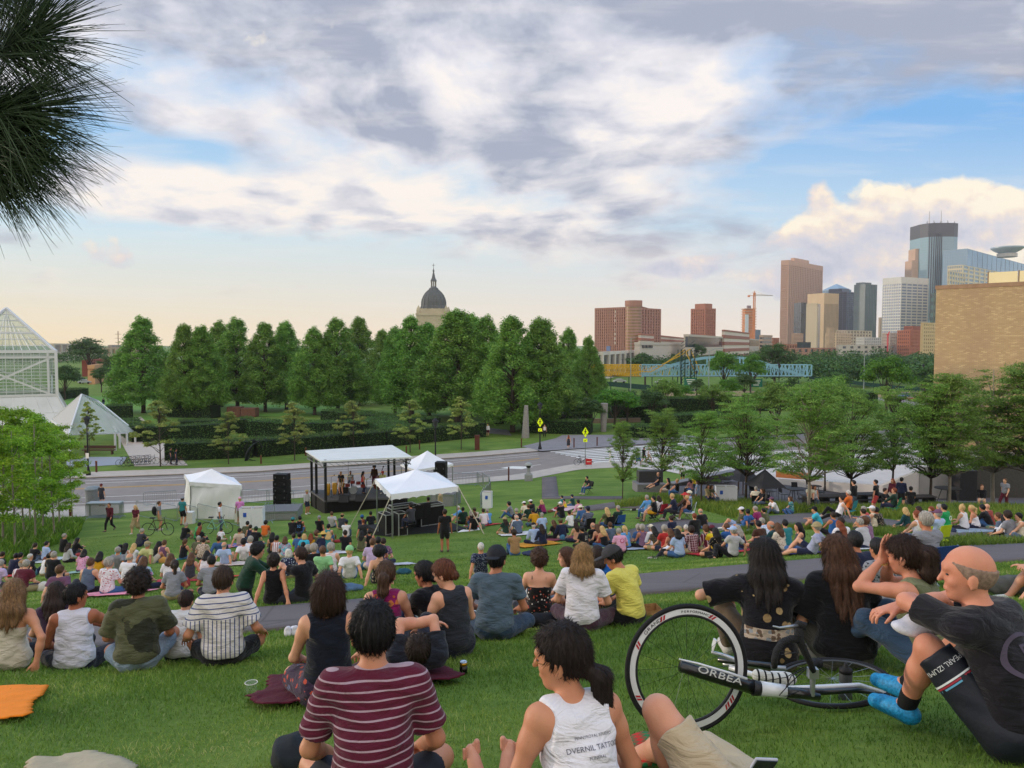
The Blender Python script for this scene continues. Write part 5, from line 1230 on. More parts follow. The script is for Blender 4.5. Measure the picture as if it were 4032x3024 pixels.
prof=[(1217,7.5),(1210,7.2),(1205,6.9),(1190,6.8),(1180,6.5),(1165,5.6),(1155,4.6),(1148,3.6),(1142,2.6)]
m=MB(); m.lathe([(r,zz(p)) for p,r in prof],n=32); m.build('dome',SLATE,e,smooth=False)
m=MB()
for k in range(16):
 a=k*math.pi/8; m.tube([(r*1.02*math.cos(a),r*1.02*math.sin(a),zz(p)) for p,r in prof],.22,5)
m.build('dome_rib',mk('#5f6261',.6),e)
m=MB(); m.lathe([(2.9,zz(1143)),(2.6,zz(1137)),(1.7,zz(1133)),(1.6,zz(1130))],n=12); m.lathe([(1.9,zz(1109)),(1.6,zz(1104)),(1.0,zz(1096)),(.7,zz(1084)),(.35,zz(1075)),(.55,zz(1069)),(.12,zz(1060))],n=12); m.build('lantern_roof',SLATE,e)
m=MB()
for k in range(8): a=k*math.pi/4; m.bar((1.35*math.cos(a),1.35*math.sin(a),zz(1132)),(1.35*math.cos(a),1.35*math.sin(a),zz(1108)),.22,6)
m.build('lantern_column',mk('#7a7668',.8),e)
m=MB(); m.bar((0,0,zz(1062)),(0,0,zz(1040)),.14); m.bar((-.75,0,zz(1047)),(.75,0,zz(1047)),.14); m.build('cross',mk('#3c3a36',.6),e)
# ---------- brick museum on the right ----------
def brick_mat():
 m,n,b=newmat('museum brick'); tc=n('ShaderNodeTexCoord').outputs['Object']; s=n('ShaderNodeSeparateXYZ',{0:tc}).outputs
 q=n('ShaderNodeCombineXYZ',{0:n.math('MULTIPLY',n.math('SUBTRACT',s[0],s[1]),.71),1:s[2],2:0.}).outputs[0]
 br=n('ShaderNodeTexBrick',{'Vector':q,'Scale':1.,'Mortar Size':.012,'Brick Width':.45,'Row Height':.13,'Color1':(0,0,0,1),'Color2':(1,1,1,1),'Mortar':(.5,.5,.5,1)})
 nz=n('ShaderNodeTexNoise',{'Vector':q,'Scale':.35,'Detail':5.}).outputs[0]
 c=n.ramp(br.outputs[0],[(0,lin('#b0966e')),(.45,lin('#b69c74')),(.85,lin('#bca27a')),(1,lin('#cdb587'))])
 c=n.mix(n.remap(nz,.4,.7,0,.35),c,lin('#9d7f68')); c=n.mix(n.math('MULTIPLY',br.outputs[1],.7),c,lin('#8f7a66'))
 L(n,c,b.inputs['Base Color']); b.inputs['Roughness'].default_value=.9; b.inputs['Specular IOR Level'].default_value=.15; return m
D=92.; c=np.array([(3678-2016)/F*D,D]); e=empty('museum',(0,0,0),0,'big windowless tan brick museum cut by the right edge, glass balustrade on its roof','museum')
a=math.radians(-42); u_=np.array([math.cos(a),math.sin(a)]); w_=np.array([math.sin(math.radians(40)),math.cos(math.radians(40))])
Lw=60; Hm=zt(1130,D); p0=c; p1=c+u_*Lw; p3=c+w_*30; p2=p1+w_*30
m=MB(); vv=[(*p0,-.2),(*p1,-.2),(*p2,-.2),(*p3,-.2),(*p0,Hm),(*p1,Hm),(*p2,Hm),(*p3,Hm)]; m.add(vv,[(0,1,5,4),(1,2,6,5),(2,3,7,6),(3,0,4,7),(4,5,6,7)]); m.build('wall',brick_mat(),e)
m=MB(); q0,q1=p0-u_*.1-w_*.08,p1-w_*.08
for i in range(1): m.add([(*q0,Hm-.35),(*q1,Hm-.35),(*(q1+w_*.5),Hm-.35),(*(q0+w_*.5),Hm-.35),(*q0,Hm+.12),(*q1,Hm+.12),(*(q1+w_*.5),Hm+.12),(*(q0+w_*.5),Hm+.12)],[(0,3,2,1),(4,5,6,7),(0,1,5,4),(1,2,6,5),(2,3,7,6),(3,0,4,7)])
m.build('coping',mk('#9a7c62',.9,vary=.15,scale=2),e)
gm_,pm_,po=MB(),MB(),MB(); g0=5.2
for i in range(14):
 t0,t1=g0+i*3.05,g0+(i+1)*3.05-.12; A_=c+u_*t0+w_*1.2; B_2=c+u_*t1+w_*1.2
 gm_.add([(*A_,Hm+.1),(*B_2,Hm+.1),(*B_2,Hm+1.45),(*A_,Hm+1.45),(*(A_+w_*.03),Hm+.1),(*(B_2+w_*.03),Hm+.1),(*(B_2+w_*.03),Hm+1.45),(*(A_+w_*.03),Hm+1.45)],[(0,1,2,3),(5,4,7,6),(3,2,6,7),(0,4,5,1),(0,3,7,4),(1,5,6,2)])
 pm_.box((A_[0],A_[1],Hm+.8),(.09,.09,1.5))
gm_.build('balustrade_glass',mk('#d8c89a',.05,.75,vary=.05,spec=.9,scale=.3),e); pm_.build('balustrade_post',mk('#8a6f56',.6),e)
# ---------- glass house on the left ----------
FR=mk('#cfd0d2',.45,vary=.04,spec=.5,name='white steel')
def glassmat(c='#b9c8c0',al=.35,name='glasshouse glass'):
 m,n,b=newmat(name); b.inputs['Base Color'].default_value=(*lin(c),1); b.inputs['Roughness'].default_value=.15; b.inputs['Specular IOR Level'].default_value=.8
 t=n('ShaderNodeBsdfTransparent',{'Color':(.92,.96,.94,1)}); tc=n('ShaderNodeTexCoord').outputs['Object']; nz=n('ShaderNodeTexNoise',{'Vector':tc,'Scale':.25,'Detail':3.}).outputs[0]
 mx=n('ShaderNodeMixShader',{0:n.remap(nz,.3,.7,al-.12,al+.12),1:t.outputs[0],2:b.outputs[0]}); L(n,mx.outputs[0],n.t.nodes['Material Output'].inputs[0]); return m
D=118.; k_=D/F; gx=lambda px:(px-2016)*k_; gz=lambda py:EYE+(HZ-py)*k_
hw=205*k_*.83; e=empty('glasshouse',(gx(22),D,0),math.radians(31),'tall white framed glasshouse cube with a pyramid roof and cross bracing at the left edge','greenhouse')
zr=gz(1385); zb_=gz(1560); za=gz(1207); f=MB(); gl=MB()
cs=[(-hw,0),(hw,0),(hw,2*hw),(-hw,2*hw)]
for i in range(4):
 a_,b_=cs[i],cs[(i+1)%4]
 f.bar((*a_,zb_-5),(*a_,zr),.30); f.bar((*a_,zr),(*b_,zr),.32); f.bar((*a_,zr-.9),(*b_,zr-.9),.2); f.bar((*a_,zb_),(*b_,zb_),.25); f.bar((*a_,zr),(0,hw,za),.26)
 gl.poly([(*a_,zb_),(*b_,zb_),(*b_,zr),(*a_,zr)]); gl.poly([(*a_,zr),(*b_,zr),(0,hw,za)])
 for j in range(1,13):
  t=j/13; z=zb_+(zr-zb_)*t; f.bar((*a_,z),(*b_,z),.045)
 for j in range(1,12):
  t=j/12; p=(a_[0]+(b_[0]-a_[0])*t,a_[1]+(b_[1]-a_[1])*t); f.bar((*p,zb_),(*p,zr),.05 if j not in (1,11) else .2)
  q=min(t,1-t)*2; z2=zr+(za-zr)*q; pr2=(p[0]+(0-p[0])*q,p[1]+(hw-p[1])*q); f.bar((*p,zr),(*pr2,z2),.05)
 for j in range(1,7):
  t=j/7; f.bar((a_[0]*(1-t),hw+(a_[1]-hw)*(1-t),zr+(za-zr)*t),(b_[0]*(1-t),hw+(b_[1]-hw)*(1-t),zr+(za-zr)*t),.07 if j!=3 else .2)
 f.bar((a_[0]*.9,a_[1]*1+.1,zb_),(b_[0]*.9,b_[1]+.1,zr-1),.18); f.bar((a_[0]*.9,a_[1]+.1,zr-1),(b_[0]*.9,b_[1]+.1,zb_),.18)
f.build('frame',FR,e); gl.build('glass',glassmat('#9fb0a4',.22),e)
lo=MB(); zl=gz(1700); hw2=hw*1.38
for i in range(4):
 a_,b_=cs[i],cs[(i+1)%4]; sc=hw2/hw; A2=(a_[0]*sc,(a_[1]-hw)*sc+hw); B2=(b_[0]*sc,(b_[1]-hw)*sc+hw)
 lo.poly([(*A2,zl),(*B2,zl),(*b_,zb_),(*a_,zb_)])
lo.build('skirt_roof',glassmat('#d5d8dc',.82,'frosted glass'),e)
lf=MB()
for i in range(4):
 a_,b_=cs[i],cs[(i+1)%4]; sc=hw2/hw; A2=(a_[0]*sc,(a_[1]-hw)*sc+hw); B2=(b_[0]*sc,(b_[1]-hw)*sc+hw)
 lf.bar((*A2,zl),(*a_,zb_),.14); lf.bar((*A2,zl),(*B2,zl),.12); lf.bar((*A2,zl),(*A2,0),.2)
 for j in range(1,9):
  t=j/9; lf.bar((A2[0]+(B2[0]-A2[0])*t,A2[1]+(B2[1]-A2[1])*t,zl),(a_[0]+(b_[0]-a_[0])*t,a_[1]+(b_[1]-a_[1])*t,zb_),.05)
 lf.bar(((A2[0]+a_[0])/2,(A2[1]+a_[1])/2,(zl+zb_)/2),((B2[0]+b_[0])/2,(B2[1]+b_[1])/2,(zl+zb_)/2),.05)
lf.build('skirt_frame',FR,e)
# tropical planting glimpsed inside
rng=np.random.default_rng(12)
# gabled glass wing: ridge from upper left towards the right, open porch posts below
g=empty('glass_arcade',(0,0,0),0,'white gabled glass arcade with open posts in front of the glasshouse','greenhouse wing')
A0_=flat(195,1842);
Dg=84.; kx=Dg/F; P3=lambda px,py,d:((px-2016)/F*d,d,EYE+(HZ-py)/F*d)
ridge_n=P3(318,1553,88.); ridge_f=P3(375,1578,100.)
el=P3(200,1712,84.); er=P3(532,1705,96.); el2=P3(330,1700,100.)
rs=MB(); rs.poly([el,P3(255,1716,80.5),ridge_n,P3(160,1660,92)]);
rs=MB(); rs.poly([P3(196,1655,88),P3(262,1712,80),ridge_n],(0,.05,.05)); rs.build('opaque_gable',mk('#a9aaa8',.7,vary=.05),g)
rg=MB(); rg.poly([P3(262,1712,80),P3(532,1705,96),P3(380,1578,101),ridge_n],(0,.06,.06)); rg.build('glass_roof',glassmat('#c5ccc8',.5,'wing glass'),g)
fr=MB();
for a_,b_ in ((P3(262,1712,80),P3(532,1705,96)),(P3(532,1705,96),P3(380,1578,101)),(P3(380,1578,101),ridge_n),(ridge_n,P3(262,1712,80)),(ridge_n,P3(196,1655,88)),(P3(196,1655,88),P3(262,1712,80))): fr.bar(a_,b_,.11)
for j in range(1,8):
 t=j/8; a_=np.array(P3(262,1712,80))*(1-t)+np.array(P3(532,1705,96))*t; b_=np.array(ridge_n)*(1-t)+np.array(P3(380,1578,101))*t; fr.bar(a_,b_,.05)
for t in (.25,.5,.75): fr.bar(np.array(P3(262,1712,80))*(1-t)+np.array(ridge_n)*t,np.array(P3(532,1705,96))*(1-t)+np.array(P3(380,1578,101))*t,.04)
fr.build('roof_frame',FR,g)
for px_,d_2 in ((264,80),(445,88.),(463,90.),(492,92.5),(525,95.)):
 q=P3(px_,1708,d_2); m=MB(); m.bar((q[0],q[1],0),(q[0],q[1],q[2]),.13); m.build('post',FR,g)
m=MB(); m.poly([(*flat(262,1843)[:2],.03),(*flat(480,1830)[:2],.03),(*flat(500,1800)[:2],.03),(*flat(262,1800)[:2],.03)]); tag(m.build('paving',mk('#8d94a0',.9,vary=.06)),kind='structure')
m=MB(); q=P3(380,1790,85); m.box((q[0],q[1],.5),(3.6,.5,.12)); m.box((q[0]-1.5,q[1],.25),(.1,.4,.5)); m.box((q[0]+1.5,q[1],.25),(.1,.4,.5)); m.box((q[0],q[1]+.25,.8),(3.6,.06,.35))
tag(m.build('bench',mk('#5a4238',.8)),'long brown wooden bench inside the glass arcade','bench')
# ---------- street furniture, bridge, stage ----------
BLK=mk('#17171a',.6,vary=.2,scale=4,name='black'); BLKM=mk('#202226',.4,.4,vary=.1); STEEL=mk('#9aa0a2',.35,.8,vary=.08,spec=.5,name='galvanised'); RUST=mk('#5c352a',.85,vary=.25,scale=5,name='rust')
DGR=mk('#1d3a35',.6,vary=.1); YBR=mk('#c9a024',.6,vary=.08,name='yellow paint'); BBR=mk('#86b4c8',.6,vary=.06,name='pale blue paint')
GRAN=mk('#8d8a86',.85,vary=.25,scale=12,bump=.4,bscale=30,name='granite'); DGRAN=mk('#3c3b3e',.5,vary=.15,scale=10); TEX=mk('#e4e6ec',.75,vary=.03,scale=2,bump=.25,bscale=5,spec=.2,name='tent fabric')
def fz(px,py,z=0.):
 p=flat(px,py,z); return float(p[0]),float(p[1])
# bridge
D=208.; bx=lambda px:(px-2016)/F*D; bz=lambda py:EYE+(HZ-py)/F*D
e=empty('truss_bridge',(0,D,0),0,'steel footbridge, yellow truss on the left joining a pale blue arched truss','bridge')
zt_,zb2=bz(1436),bz(1479)
def truss(m,x0,x1,n,y,fan=False):
 m.bar((x0,y,zt_),(x1,y,zt_),.16); m.bar((x0,y,zb2),(x1,y,zb2),.16)
 for i in range(n):
  a=x0+(x1-x0)*i/n; b=x0+(x1-x0)*(i+1)/n; m.bar((a,y,zb2),(a,y,zt_),.10)
  m.bar((a,y,zb2 if i%2 else zt_),(b,y,zt_ if i%2 else zb2),.09)
  if fan: m.bar((a,y,zt_ if i%2 else zb2),(b,y,zb2 if i%2 else zt_),.09)
for y in (-1.6,1.6):
 m=MB(); truss(m,bx(2330),bx(2522),18,y,True);
 def yc(s0):  # yellow hanging chord
  for (a,b) in zip(s0[:-1],s0[1:]): m.bar((bx(a[0]),y,bz(a[1])),(bx(b[0]),y,bz(b[1])),.16)
 up=[(2522,1478),(2560,1463),(2600,1440),(2640,1412),(2690,1376)] if y<0 else [(2560,1452),(2620,1432),(2680,1402),(2722,1374)]
 yc([(2400,1480),(2460,1476)]+[(2522,1462)]+up[1:]); yc([up[-1],(up[-1][0]+45,1470)])
 for k in range(5): px_=2530+k*24; m.bar((bx(px_),y,bz(1478)),(bx(px_+12),y,bz(1440)),.08)
 m.build('yellow_truss',YBR,e)
 m=MB(); truss(m,bx(2522),bx(3187),46,y); ar=[(2522,1478),(2600,1450),(2660,1432),(2720,1415),(2780,1406),(2850,1403),(2920,1406),(2980,1418),(3040,1438),(3110,1460),(3165,1478)]
 for o_ in (0,5):
  for (a,b) in zip(ar[:-1],ar[1:]): m.bar((bx(a[0]),y,bz(a[1]+o_)),(bx(b[0]),y,bz(b[1]+o_)),.13)
 for px_,py_ in ((2660,1432),(2720,1415),(2790,1406),(2920,1407),(2980,1418)): m.bar((bx(px_),y,bz(py_)),(bx(px_),y,zt_),.22)
 m.bar((bx(3187),y,zt_),(bx(3187),y,zb2),.2); m.build('blue_truss',BBR,e)
m=MB(); m.bb(bx(2330),bx(3187),-1.5,1.5,zb2-.25,zb2+.05); m.build('deck',mk('#6f7a7a',.8),e)
for px_ in (2683,2721):
 m=MB()
 for dx in (-.55,.55):
  for y in (-1.9,1.9): m.bar((bx(px_)+dx,y,-.1),(bx(px_)+dx,y,bz(1377)),.16)
 for k in range(16): z=k*.85; m.bar((bx(px_)-.55,-1.9,z),(bx(px_)+.55,-1.9,z+.85),.08)
 m.build('pylon',DGR,e)
m=MB(); m.poly([(bx(2385),-3,bz(1500)),(bx(2740),-14,bz(1525)),(bx(2740),-14,bz(1548)),(bx(2385),-3,bz(1517))],(0,.1,0)); m.poly([(bx(3187),0,bz(1480)),(bx(3500),-10,bz(1515)),(bx(3500),-10,bz(1532)),(bx(3187),0,bz(1492))],(0,.1,0)); m.poly([(bx(3500),-10,bz(1515)),(bx(3660),-20,bz(1520)),(bx(3660),-20,bz(1538)),(bx(3500),-10,bz(1532))],(0,.1,0))
m.build('ramp_railing',mk('#23453f',.6,vary=.3,scale=4,alpha=1),e)
m=MB();
for px_ in (2400,2470,2560,2640,3130,3240,3330,3420): m.bar((bx(px_),-3,-.1),(bx(px_),-3,zb2-.2 if px_<3000 else bz(1495)),.14)
m.build('ramp_post',DGR,e)
e=empty('highway_wall',(0,0,0),0,'long pale concrete highway barrier wall under the bridge and behind the verge','wall')
m=MB(); y0=185.; q=lambda px:(px-2016)/F*y0; m.bb(q(2580),q(3320),y0,y0+.4,-.1,EYE+(HZ-1540)/F*y0); m.build('barrier',mk('#b9aa98',.9,vary=.06),e); m=MB(); m.bb(q(3400),q(3700),y0-6,y0-5.6,-.1,EYE+(HZ-1540)/F*y0+.2); m.build('barrier',mk('#b9a792',.9,vary=.06),e)
tag(MB().bb(q(3330),q(3720),145,178,-.12,.03).build('car_park_road',ROADM),kind='structure')
def lamp(px,pb,pt,label,kind='post',mat=None,x=None):
 p=fz(px,pb); h=(pb-pt)/F*p[1]; e=empty('street_lamp',(p[0],p[1],0),0,label,'lamp post'); mat=mat or BLK
 if kind=='post':
  m=MB(); m.lathe([(.22,-.05),(.22,.25),(.13,.5),(.08,.9),(.055,h-.9)],n=10); m.build('pole',mat,e)
  m=MB(); m.lathe([(.06,h-.95),(.20,h-.75),(.24,h-.40),(.10,h-.38)],n=10); m.build('lantern',mk('#2c3032',.3,spec=.6),e)
  m=MB(); m.lathe([(.34,h-.40),(.30,h-.30),(.10,h-.12),(.03,h)],n=12); m.build('cap',mat,e)
 else:
  m=MB(); m.tube([(0,0,-.05),(0,0,h)],[.14,.08],8); m.build('pole',mat,e)
  for s in ((1,-1) if kind=='double' else (1,)):
   m=MB(); m.tube([(0,0,h-.4),(s*1.2,0,h+.25),(s*2.6,0,h+.35)],.05,6); m.build('arm',mat,e); m=MB(); m.box((s*3.1,0,h+.36),(1.0,.3,.12)); m.build('lamp_head',mat,e)
 return e
lamp(348,1872,1632,'black lamp post with a small white notice on the far pavement before the glass gable')
lamp(1715,1856,1642,'black lamp post rising behind the white pop up canopy right of the stage')
l3=lamp(2126,1770,1580,'black lamp post carrying the left yellow pedestrian crossing sign')
PG=mk('#8f9a98',.6)
lamp(3400,1560,1395,'tall grey double armed highway lamp before the downtown woods','double',PG); lamp(2483,1545,1330,'tall pale highway lamp left of the bridge pylons','single',PG); lamp(2790,1560,1378,'tall pale highway lamp right of the bridge pylons','single',PG)
lamp(2742,1562,1458,'short dark lamp post on the ramp right of the pylons','post'); lamp(3632,1580,1432,'dark lamp post right beside the museum corner','post'); lamp(3065,1620,1430,'thin black lamp post in front of the right end of the bridge'); lamp(2595,1590,1515,'small black lamp at the near end of the bridge ramp')
m=MB(); p=fz(348,1872); m.box((p[0],p[1]-.1,1.9),(.3,.03,.5)); tag(m.build('notice',WHL),'small white notice strapped to the black lamp post on the left','notice')
# crossing signs
SY=mk('#d7ea14',.6,vary=.02,emit=('#d7ea14',.25),name='fluorescent yellow')  # small emission makes the panels glow, standing in for fluorescence
def walker_icon(m,s,y):
 m.box((0,y,s*.36),(s*.13,.01,s*.13)); m.poly([(-s*.07,y,s*.26),(s*.07,y,s*.26),(s*.06,y,-s*.02),(-s*.06,y,-s*.02)],(0,.01,0))
 for a,b in (((0,0),(-s*.16,-s*.34)),((0,0),(s*.15,-s*.34)),((0,s*.22),(-s*.18,s*.02)),((0,s*.22),(s*.18,s*.06))): m.bar((a[0],y,a[1]),(b[0],y,b[1]),s*.035)
def xsign(x,y,zc,s,label,parent=None,pole=True):
 e=empty('crossing_sign',(x,y,0),0,label,'sign')
 if pole: m=MB(); m.bar((0,0,-.05),(0,0,zc+s*.3),.045); m.build('pole',STEEL,e)
 m=MB(); m.add([(-s*.5,-.08,zc),(0,-.08,zc-s*.8),(s*.5,-.08,zc),(0,-.08,zc+s*.8),(-s*.5,-.05,zc),(0,-.05,zc-s*.8),(s*.5,-.05,zc),(0,-.05,zc+s*.8)],[(0,1,2,3),(7,6,5,4),(0,4,5,1),(1,5,6,2),(2,6,7,3),(3,7,4,0)]); pl=m.build('diamond_panel',SY,e)
 m=MB(); walker_icon(m,s*1.25,-.095); m.v=[(v[0],v[1],v[2]+zc) for v in m.v]; m.build('walker_symbol',BLK,e)
 m=MB(); m.box((0,-.07,zc-s*1.25),(s*.62,.03,s*.5)); m.build('arrow_plate',SY,e)
 m=MB(); m.bar((s*.15,-.095,zc-s*1.12),(-s*.12,-.095,zc-s*1.36),.03); m.bar((-s*.14,-.095,zc-s*1.38),(s*.02,-.095,zc-s*1.38),.025); m.bar((-s*.14,-.095,zc-s*1.38),(-s*.14,-.095,zc-s*1.24),.025); m.build('arrow_symbol',BLK,e)
p=fz(2126,1770); xsign(p[0],p[1]-.15,EYE+(HZ-1663)/F*p[1],.72,'yellow diamond walking person sign on the black lamp post across the road',pole=False)
p=fz(2304,1834); xsign(p[0],p[1],EYE+(HZ-1703)/F*p[1],.66,'yellow diamond walking person sign on a steel pole above the parked bicycle')
for px_,py_,D,lb in ((2720,1503,190,'green highway sign beside the bridge pylons'),(2978,1508,190,'green highway sign with white mark under the blue bridge right part')):
 x=(px_-2016)/F*D; z=EYE+(HZ-py_)/F*D; e=empty('highway_sign',(x,D,0),0,lb,'sign'); m=MB(); m.box((0,0,z),(3.2,.1,2.0)); m.build('panel',mk('#1f6e58',.6),e); m=MB(); m.bar((-1,0,-.1),(-1,0,z-1),.1); m.bar((1,0,-.1),(1,0,z-1),.1); m.build('post',STEEL,e); m=MB()
 for k in range(3): m.box((0,-.07,z+.5-k*.5),(2.2-k*.4,.02,.2))
 m.build('lettering',WHL,e)
# bollards
def post(px,pb,pt,r,mat,label,name='bollard',group='rusty bollards along the verge',cap=False,z=None):
 x,y,z0=hit(px,pb) if z is None else (*fz(px,pb),0.); h=(pb-pt)/F*y; e=empty(name,(x,y,z0),0,label,'bollard',group)
 m=MB(); m.box((0,0,h/2),(r*2,r*2,h)); m.build('shaft',mat,e,bevel=.01)
 m=MB(); m.box((0,0,h+.03),(r*2.1,r*2.1,.08)); m.build('cap',mk('#8a5a34',.7) if cap else mat,e)
for px_,pb,pt,lb in ((380,1860,1817,'rusty bollard right of the left lamp post'),(1028,1826,1796,'rusty bollard right of the dark leaning sculpture'),(1204,1795,1765,'rusty bollard at the left corner of the stage roof'),(1600,1792,1757,'rusty bollard between the stage roof and the pop up canopy'),(1652,1770,1735,'rusty bollard under the bare topped maple'),(2053,1762,1728,'rusty bollard at the foot of the left granite column'),
 (2260,1763,1727,'dark bollard at the far mouth of the crossing right of the walking woman'),(2351,1756,1723,'dark bollard further right at the far mouth of the crossing'),(2487,1838,1803,'rusty bollard on the near side between the sparse locust and pedestrians'),(2634,1820,1776,'rusty bollard behind the pedestrian in the pale dress'),(2003,1893,1841,'tall rusty bollard left of the concrete lamp on the near pavement'),(279,2033,1992,'rusty bollard on the near pavement right of the birches')):
 post(px_,pb,pt,.07 if pt<1990 else .09,RUST,lb,cap=px_<1700)
post(2402,1824,1769,.10,WHITE,'white marker post with grey cap at the near side of the crossing','marker_post','white marker')
post(1879,1771,1715,.28,RUST,'squat rusty steel marker slab on the far verge','steel_marker','steel marker')
# granite columns
for px_,pb,pt,rb,rt,tilt,lb in ((2069,1724,1594,.52,.27,.02,'tapering grey granite column, narrow at the top, on the far verge'),(2376,1700,1586,.40,.56,.02,'rough granite column that widens towards its flat top, right of the crossing')):
 p=fz(px_,pb); h=(pb-pt)/F*p[1]; m=MB(); m.lathe([(rb,0),(rb*.95+rt*.05,h*.1),((rb+rt)/2,h*.5),(rt,h-.06),(rt*.93,h)],n=12)
 o=m.build('granite_column',GRAN,None,loc=(p[0],p[1],-.02),rot=(0,tilt,0)); tag(o,lb,'sculpture')
# dark sculptures and garden pieces
p=fz(992,1813); e=empty('sculpture',(p[0],p[1],0),0,'dark leaning curved metal sculpture on the verge between two young maples','sculpture')
m=MB(); m.tube([(-.6,0,0),(-.45,0,.7),(-.15,0,1.3),(.25,0,1.75),(.55,0,1.95)],[.42,.46,.38,.26,.1],10,sq=.4); m.build('blade',mk('#25292c',.5,.3,vary=.2),e); m=MB(); m.tube([(.2+.95*math.cos(a),0,1.1+1.1*math.sin(a)) for a in np.linspace(.2,4.9,16)],.05,6); m.build('ring',BLKM,e)
p=fz(2212,1670); e=empty('sculpture',(p[0],p[1],0),0,'large dark bronze head on a low plinth behind the walking woman','sculpture')
me=sdf_obj([ell((0,0,1.5),np.eye(3),(.75,.85,.95),.3),ell((0,-.7,1.35),np.eye(3),(.16,.25,.3),.2),ell((0,0,.55),np.eye(3),(.45,.45,.6),.3),ell((-1.3,0,.35),np.eye(3),(1.2,.6,.4),.3)],.07,'head'); obj('head',me,mk('#2f2f30',.5,.3,vary=.2),e); m=MB(); m.bb(-3.2,2.8,-.8,.8,0,.25); m.build('plinth',DGRAN,e)
p=fz(958,1640); e=empty('planter',(p[0],p[1],0),0,'brown timber garden box below the lindens','planter'); m=MB(); m.bb(-2.5,-.2,-1,1,0,1.7); m.bb(-.1,2.4,-1,1,0,1.5); m.build('boards',mk('#6b4a3c',.9,vary=.2,scale=2),e)
p=fz(920,1602); e=empty('sculpture',(p[0],p[1],0),0,'white swooping sculpture half hidden behind the linden trunks','sculpture'); m=MB(); m.tube([(-3.5,0,.2),(-1.5,0,.9),(0,0,2.0),(1.0,0,2.3),(2.4,0,1.4),(3.6,0,.7)],[.1,.3,.6,.5,.3,.1],8,sq=.3); m.build('swoosh',WHITE,e)
tag(MB().poly([(*fz(a,b),.02) for a,b in ((0,1660),(560,1660),(900,1640),(1350,1640),(1350,1600),(900,1590),(560,1570),(0,1540))]).build('garden_lawn',mk('#5f8a34',.9,vary=.1,scale=.3)),kind='structure')
for a,b,c_,d_2,h,lb in ((1330,1728,1420,1735,.6,'low tan stone wall behind the left part of the stage roof'),(2240,1668,2520,1662,.7,'low tan stone garden wall under the right end of the lindens'),(700,1690,960,1690,.5,'low stone terrace wall between the hedges')):
 p,q=fz(a,b),fz(c_,d_2); m=MB(); L_=math.hypot(q[0]-p[0],q[1]-p[1]); m.box(((p[0]+q[0])/2,(p[1]+q[1])/2,h/2),(L_,.5,h),math.atan2(q[1]-p[1],q[0]-p[0])); tag(m.build('garden_wall',mk('#8f7d6e',.9,vary=.15,scale=1)),lb,'wall')
# concrete lamp
x,y,z=hit(2081,1893); e=empty('bollard_lamp',(x,y,z),0,'grey concrete bollard lamp with a mushroom head on the near lawn edge','lamp')
m=MB(); m.box((0,0,.3),(.72,.72,.62)); m.lathe([(.30,.6),(.16,.85),(.13,1.25)],n=12); m.build('base',mk('#8f9394',.9,vary=.1,scale=5),e,bevel=.04); m=MB(); m.lathe([(.2,1.22),(.22,1.4)],n=12); m.build('lamp_ring',BLK,e); m=MB(); m.lathe([(.36,1.42),(.36,1.50),(.26,1.62),(.08,1.68)],n=16); m.build('cap',mk('#9a9e9e',.7),e)
# bicycle (parts): plane x-z, wheels .34
def bicycle(name,label,loc,rz,frame,lean=0,group='bicycles standing or being pushed',full=True):
 e=empty(name,loc,rz,label,'bicycle',group); e.rotation_euler=(lean,0,rz); r=.335
 for cx in (-.51,.51):
  m=MB(); m.tube([(cx+r*math.cos(a),0,r+r*math.sin(a)) for a in np.linspace(0,6.283,24,endpoint=False)],.019,5,close=True); w=m.build('wheel',BLK,e)
  m=MB()
  for k in range(8): a=k*math.pi/4+.2; m.bar((cx,0,r),(cx+(r-.01)*math.cos(a),0,r+(r-.01)*math.sin(a)),.0035,3)
  m.lathe([(.02,-.03),(.02,.03)],(cx,0,r),8); m.build('spokes',STEEL,w)
 m=MB(); bb=(-.08,0,.29); st=(-.22,0,.80); hd=(.36,0,.83); hb=(.39,0,.70)
 for a,b in ((bb,st),(st,hd),(bb,hb),(hd,hb),(bb,(-.51,0,r)),(st,(-.51,0,r)),(hb,(.51,0,r))): m.bar(a,b,.018,6)
 m.build('frame',frame,e); m=MB(); m.bar(st,(-.25,0,.93),.014,6); m.box((-.27,0,.95),(.26,.13,.05)); m.build('saddle',BLK,e,bevel=.015)
 m=MB(); m.bar(hd,(.38,0,.98),.014,6); m.tube([(.34,-.28,.99),(.40,-.12,.99),(.40,.12,.99),(.34,.28,.99)],.013,6); m.build('handlebar',BLKM,e)
 m=MB(); m.lathe([(.09,-.006),(.09,.006)],(0,0,0),14); m.v=[(v[0]+bb[0],v[2]+.03,v[1]+bb[2]) for v in m.v]; m.bar((bb[0],.05,bb[2]),(bb[0]+.1,.06,bb[2]-.14),.01); m.bar((bb[0],-.05,bb[2]),(bb[0]-.1,-.06,bb[2]+.14),.01); m.build('crankset',STEEL,e)
 return e
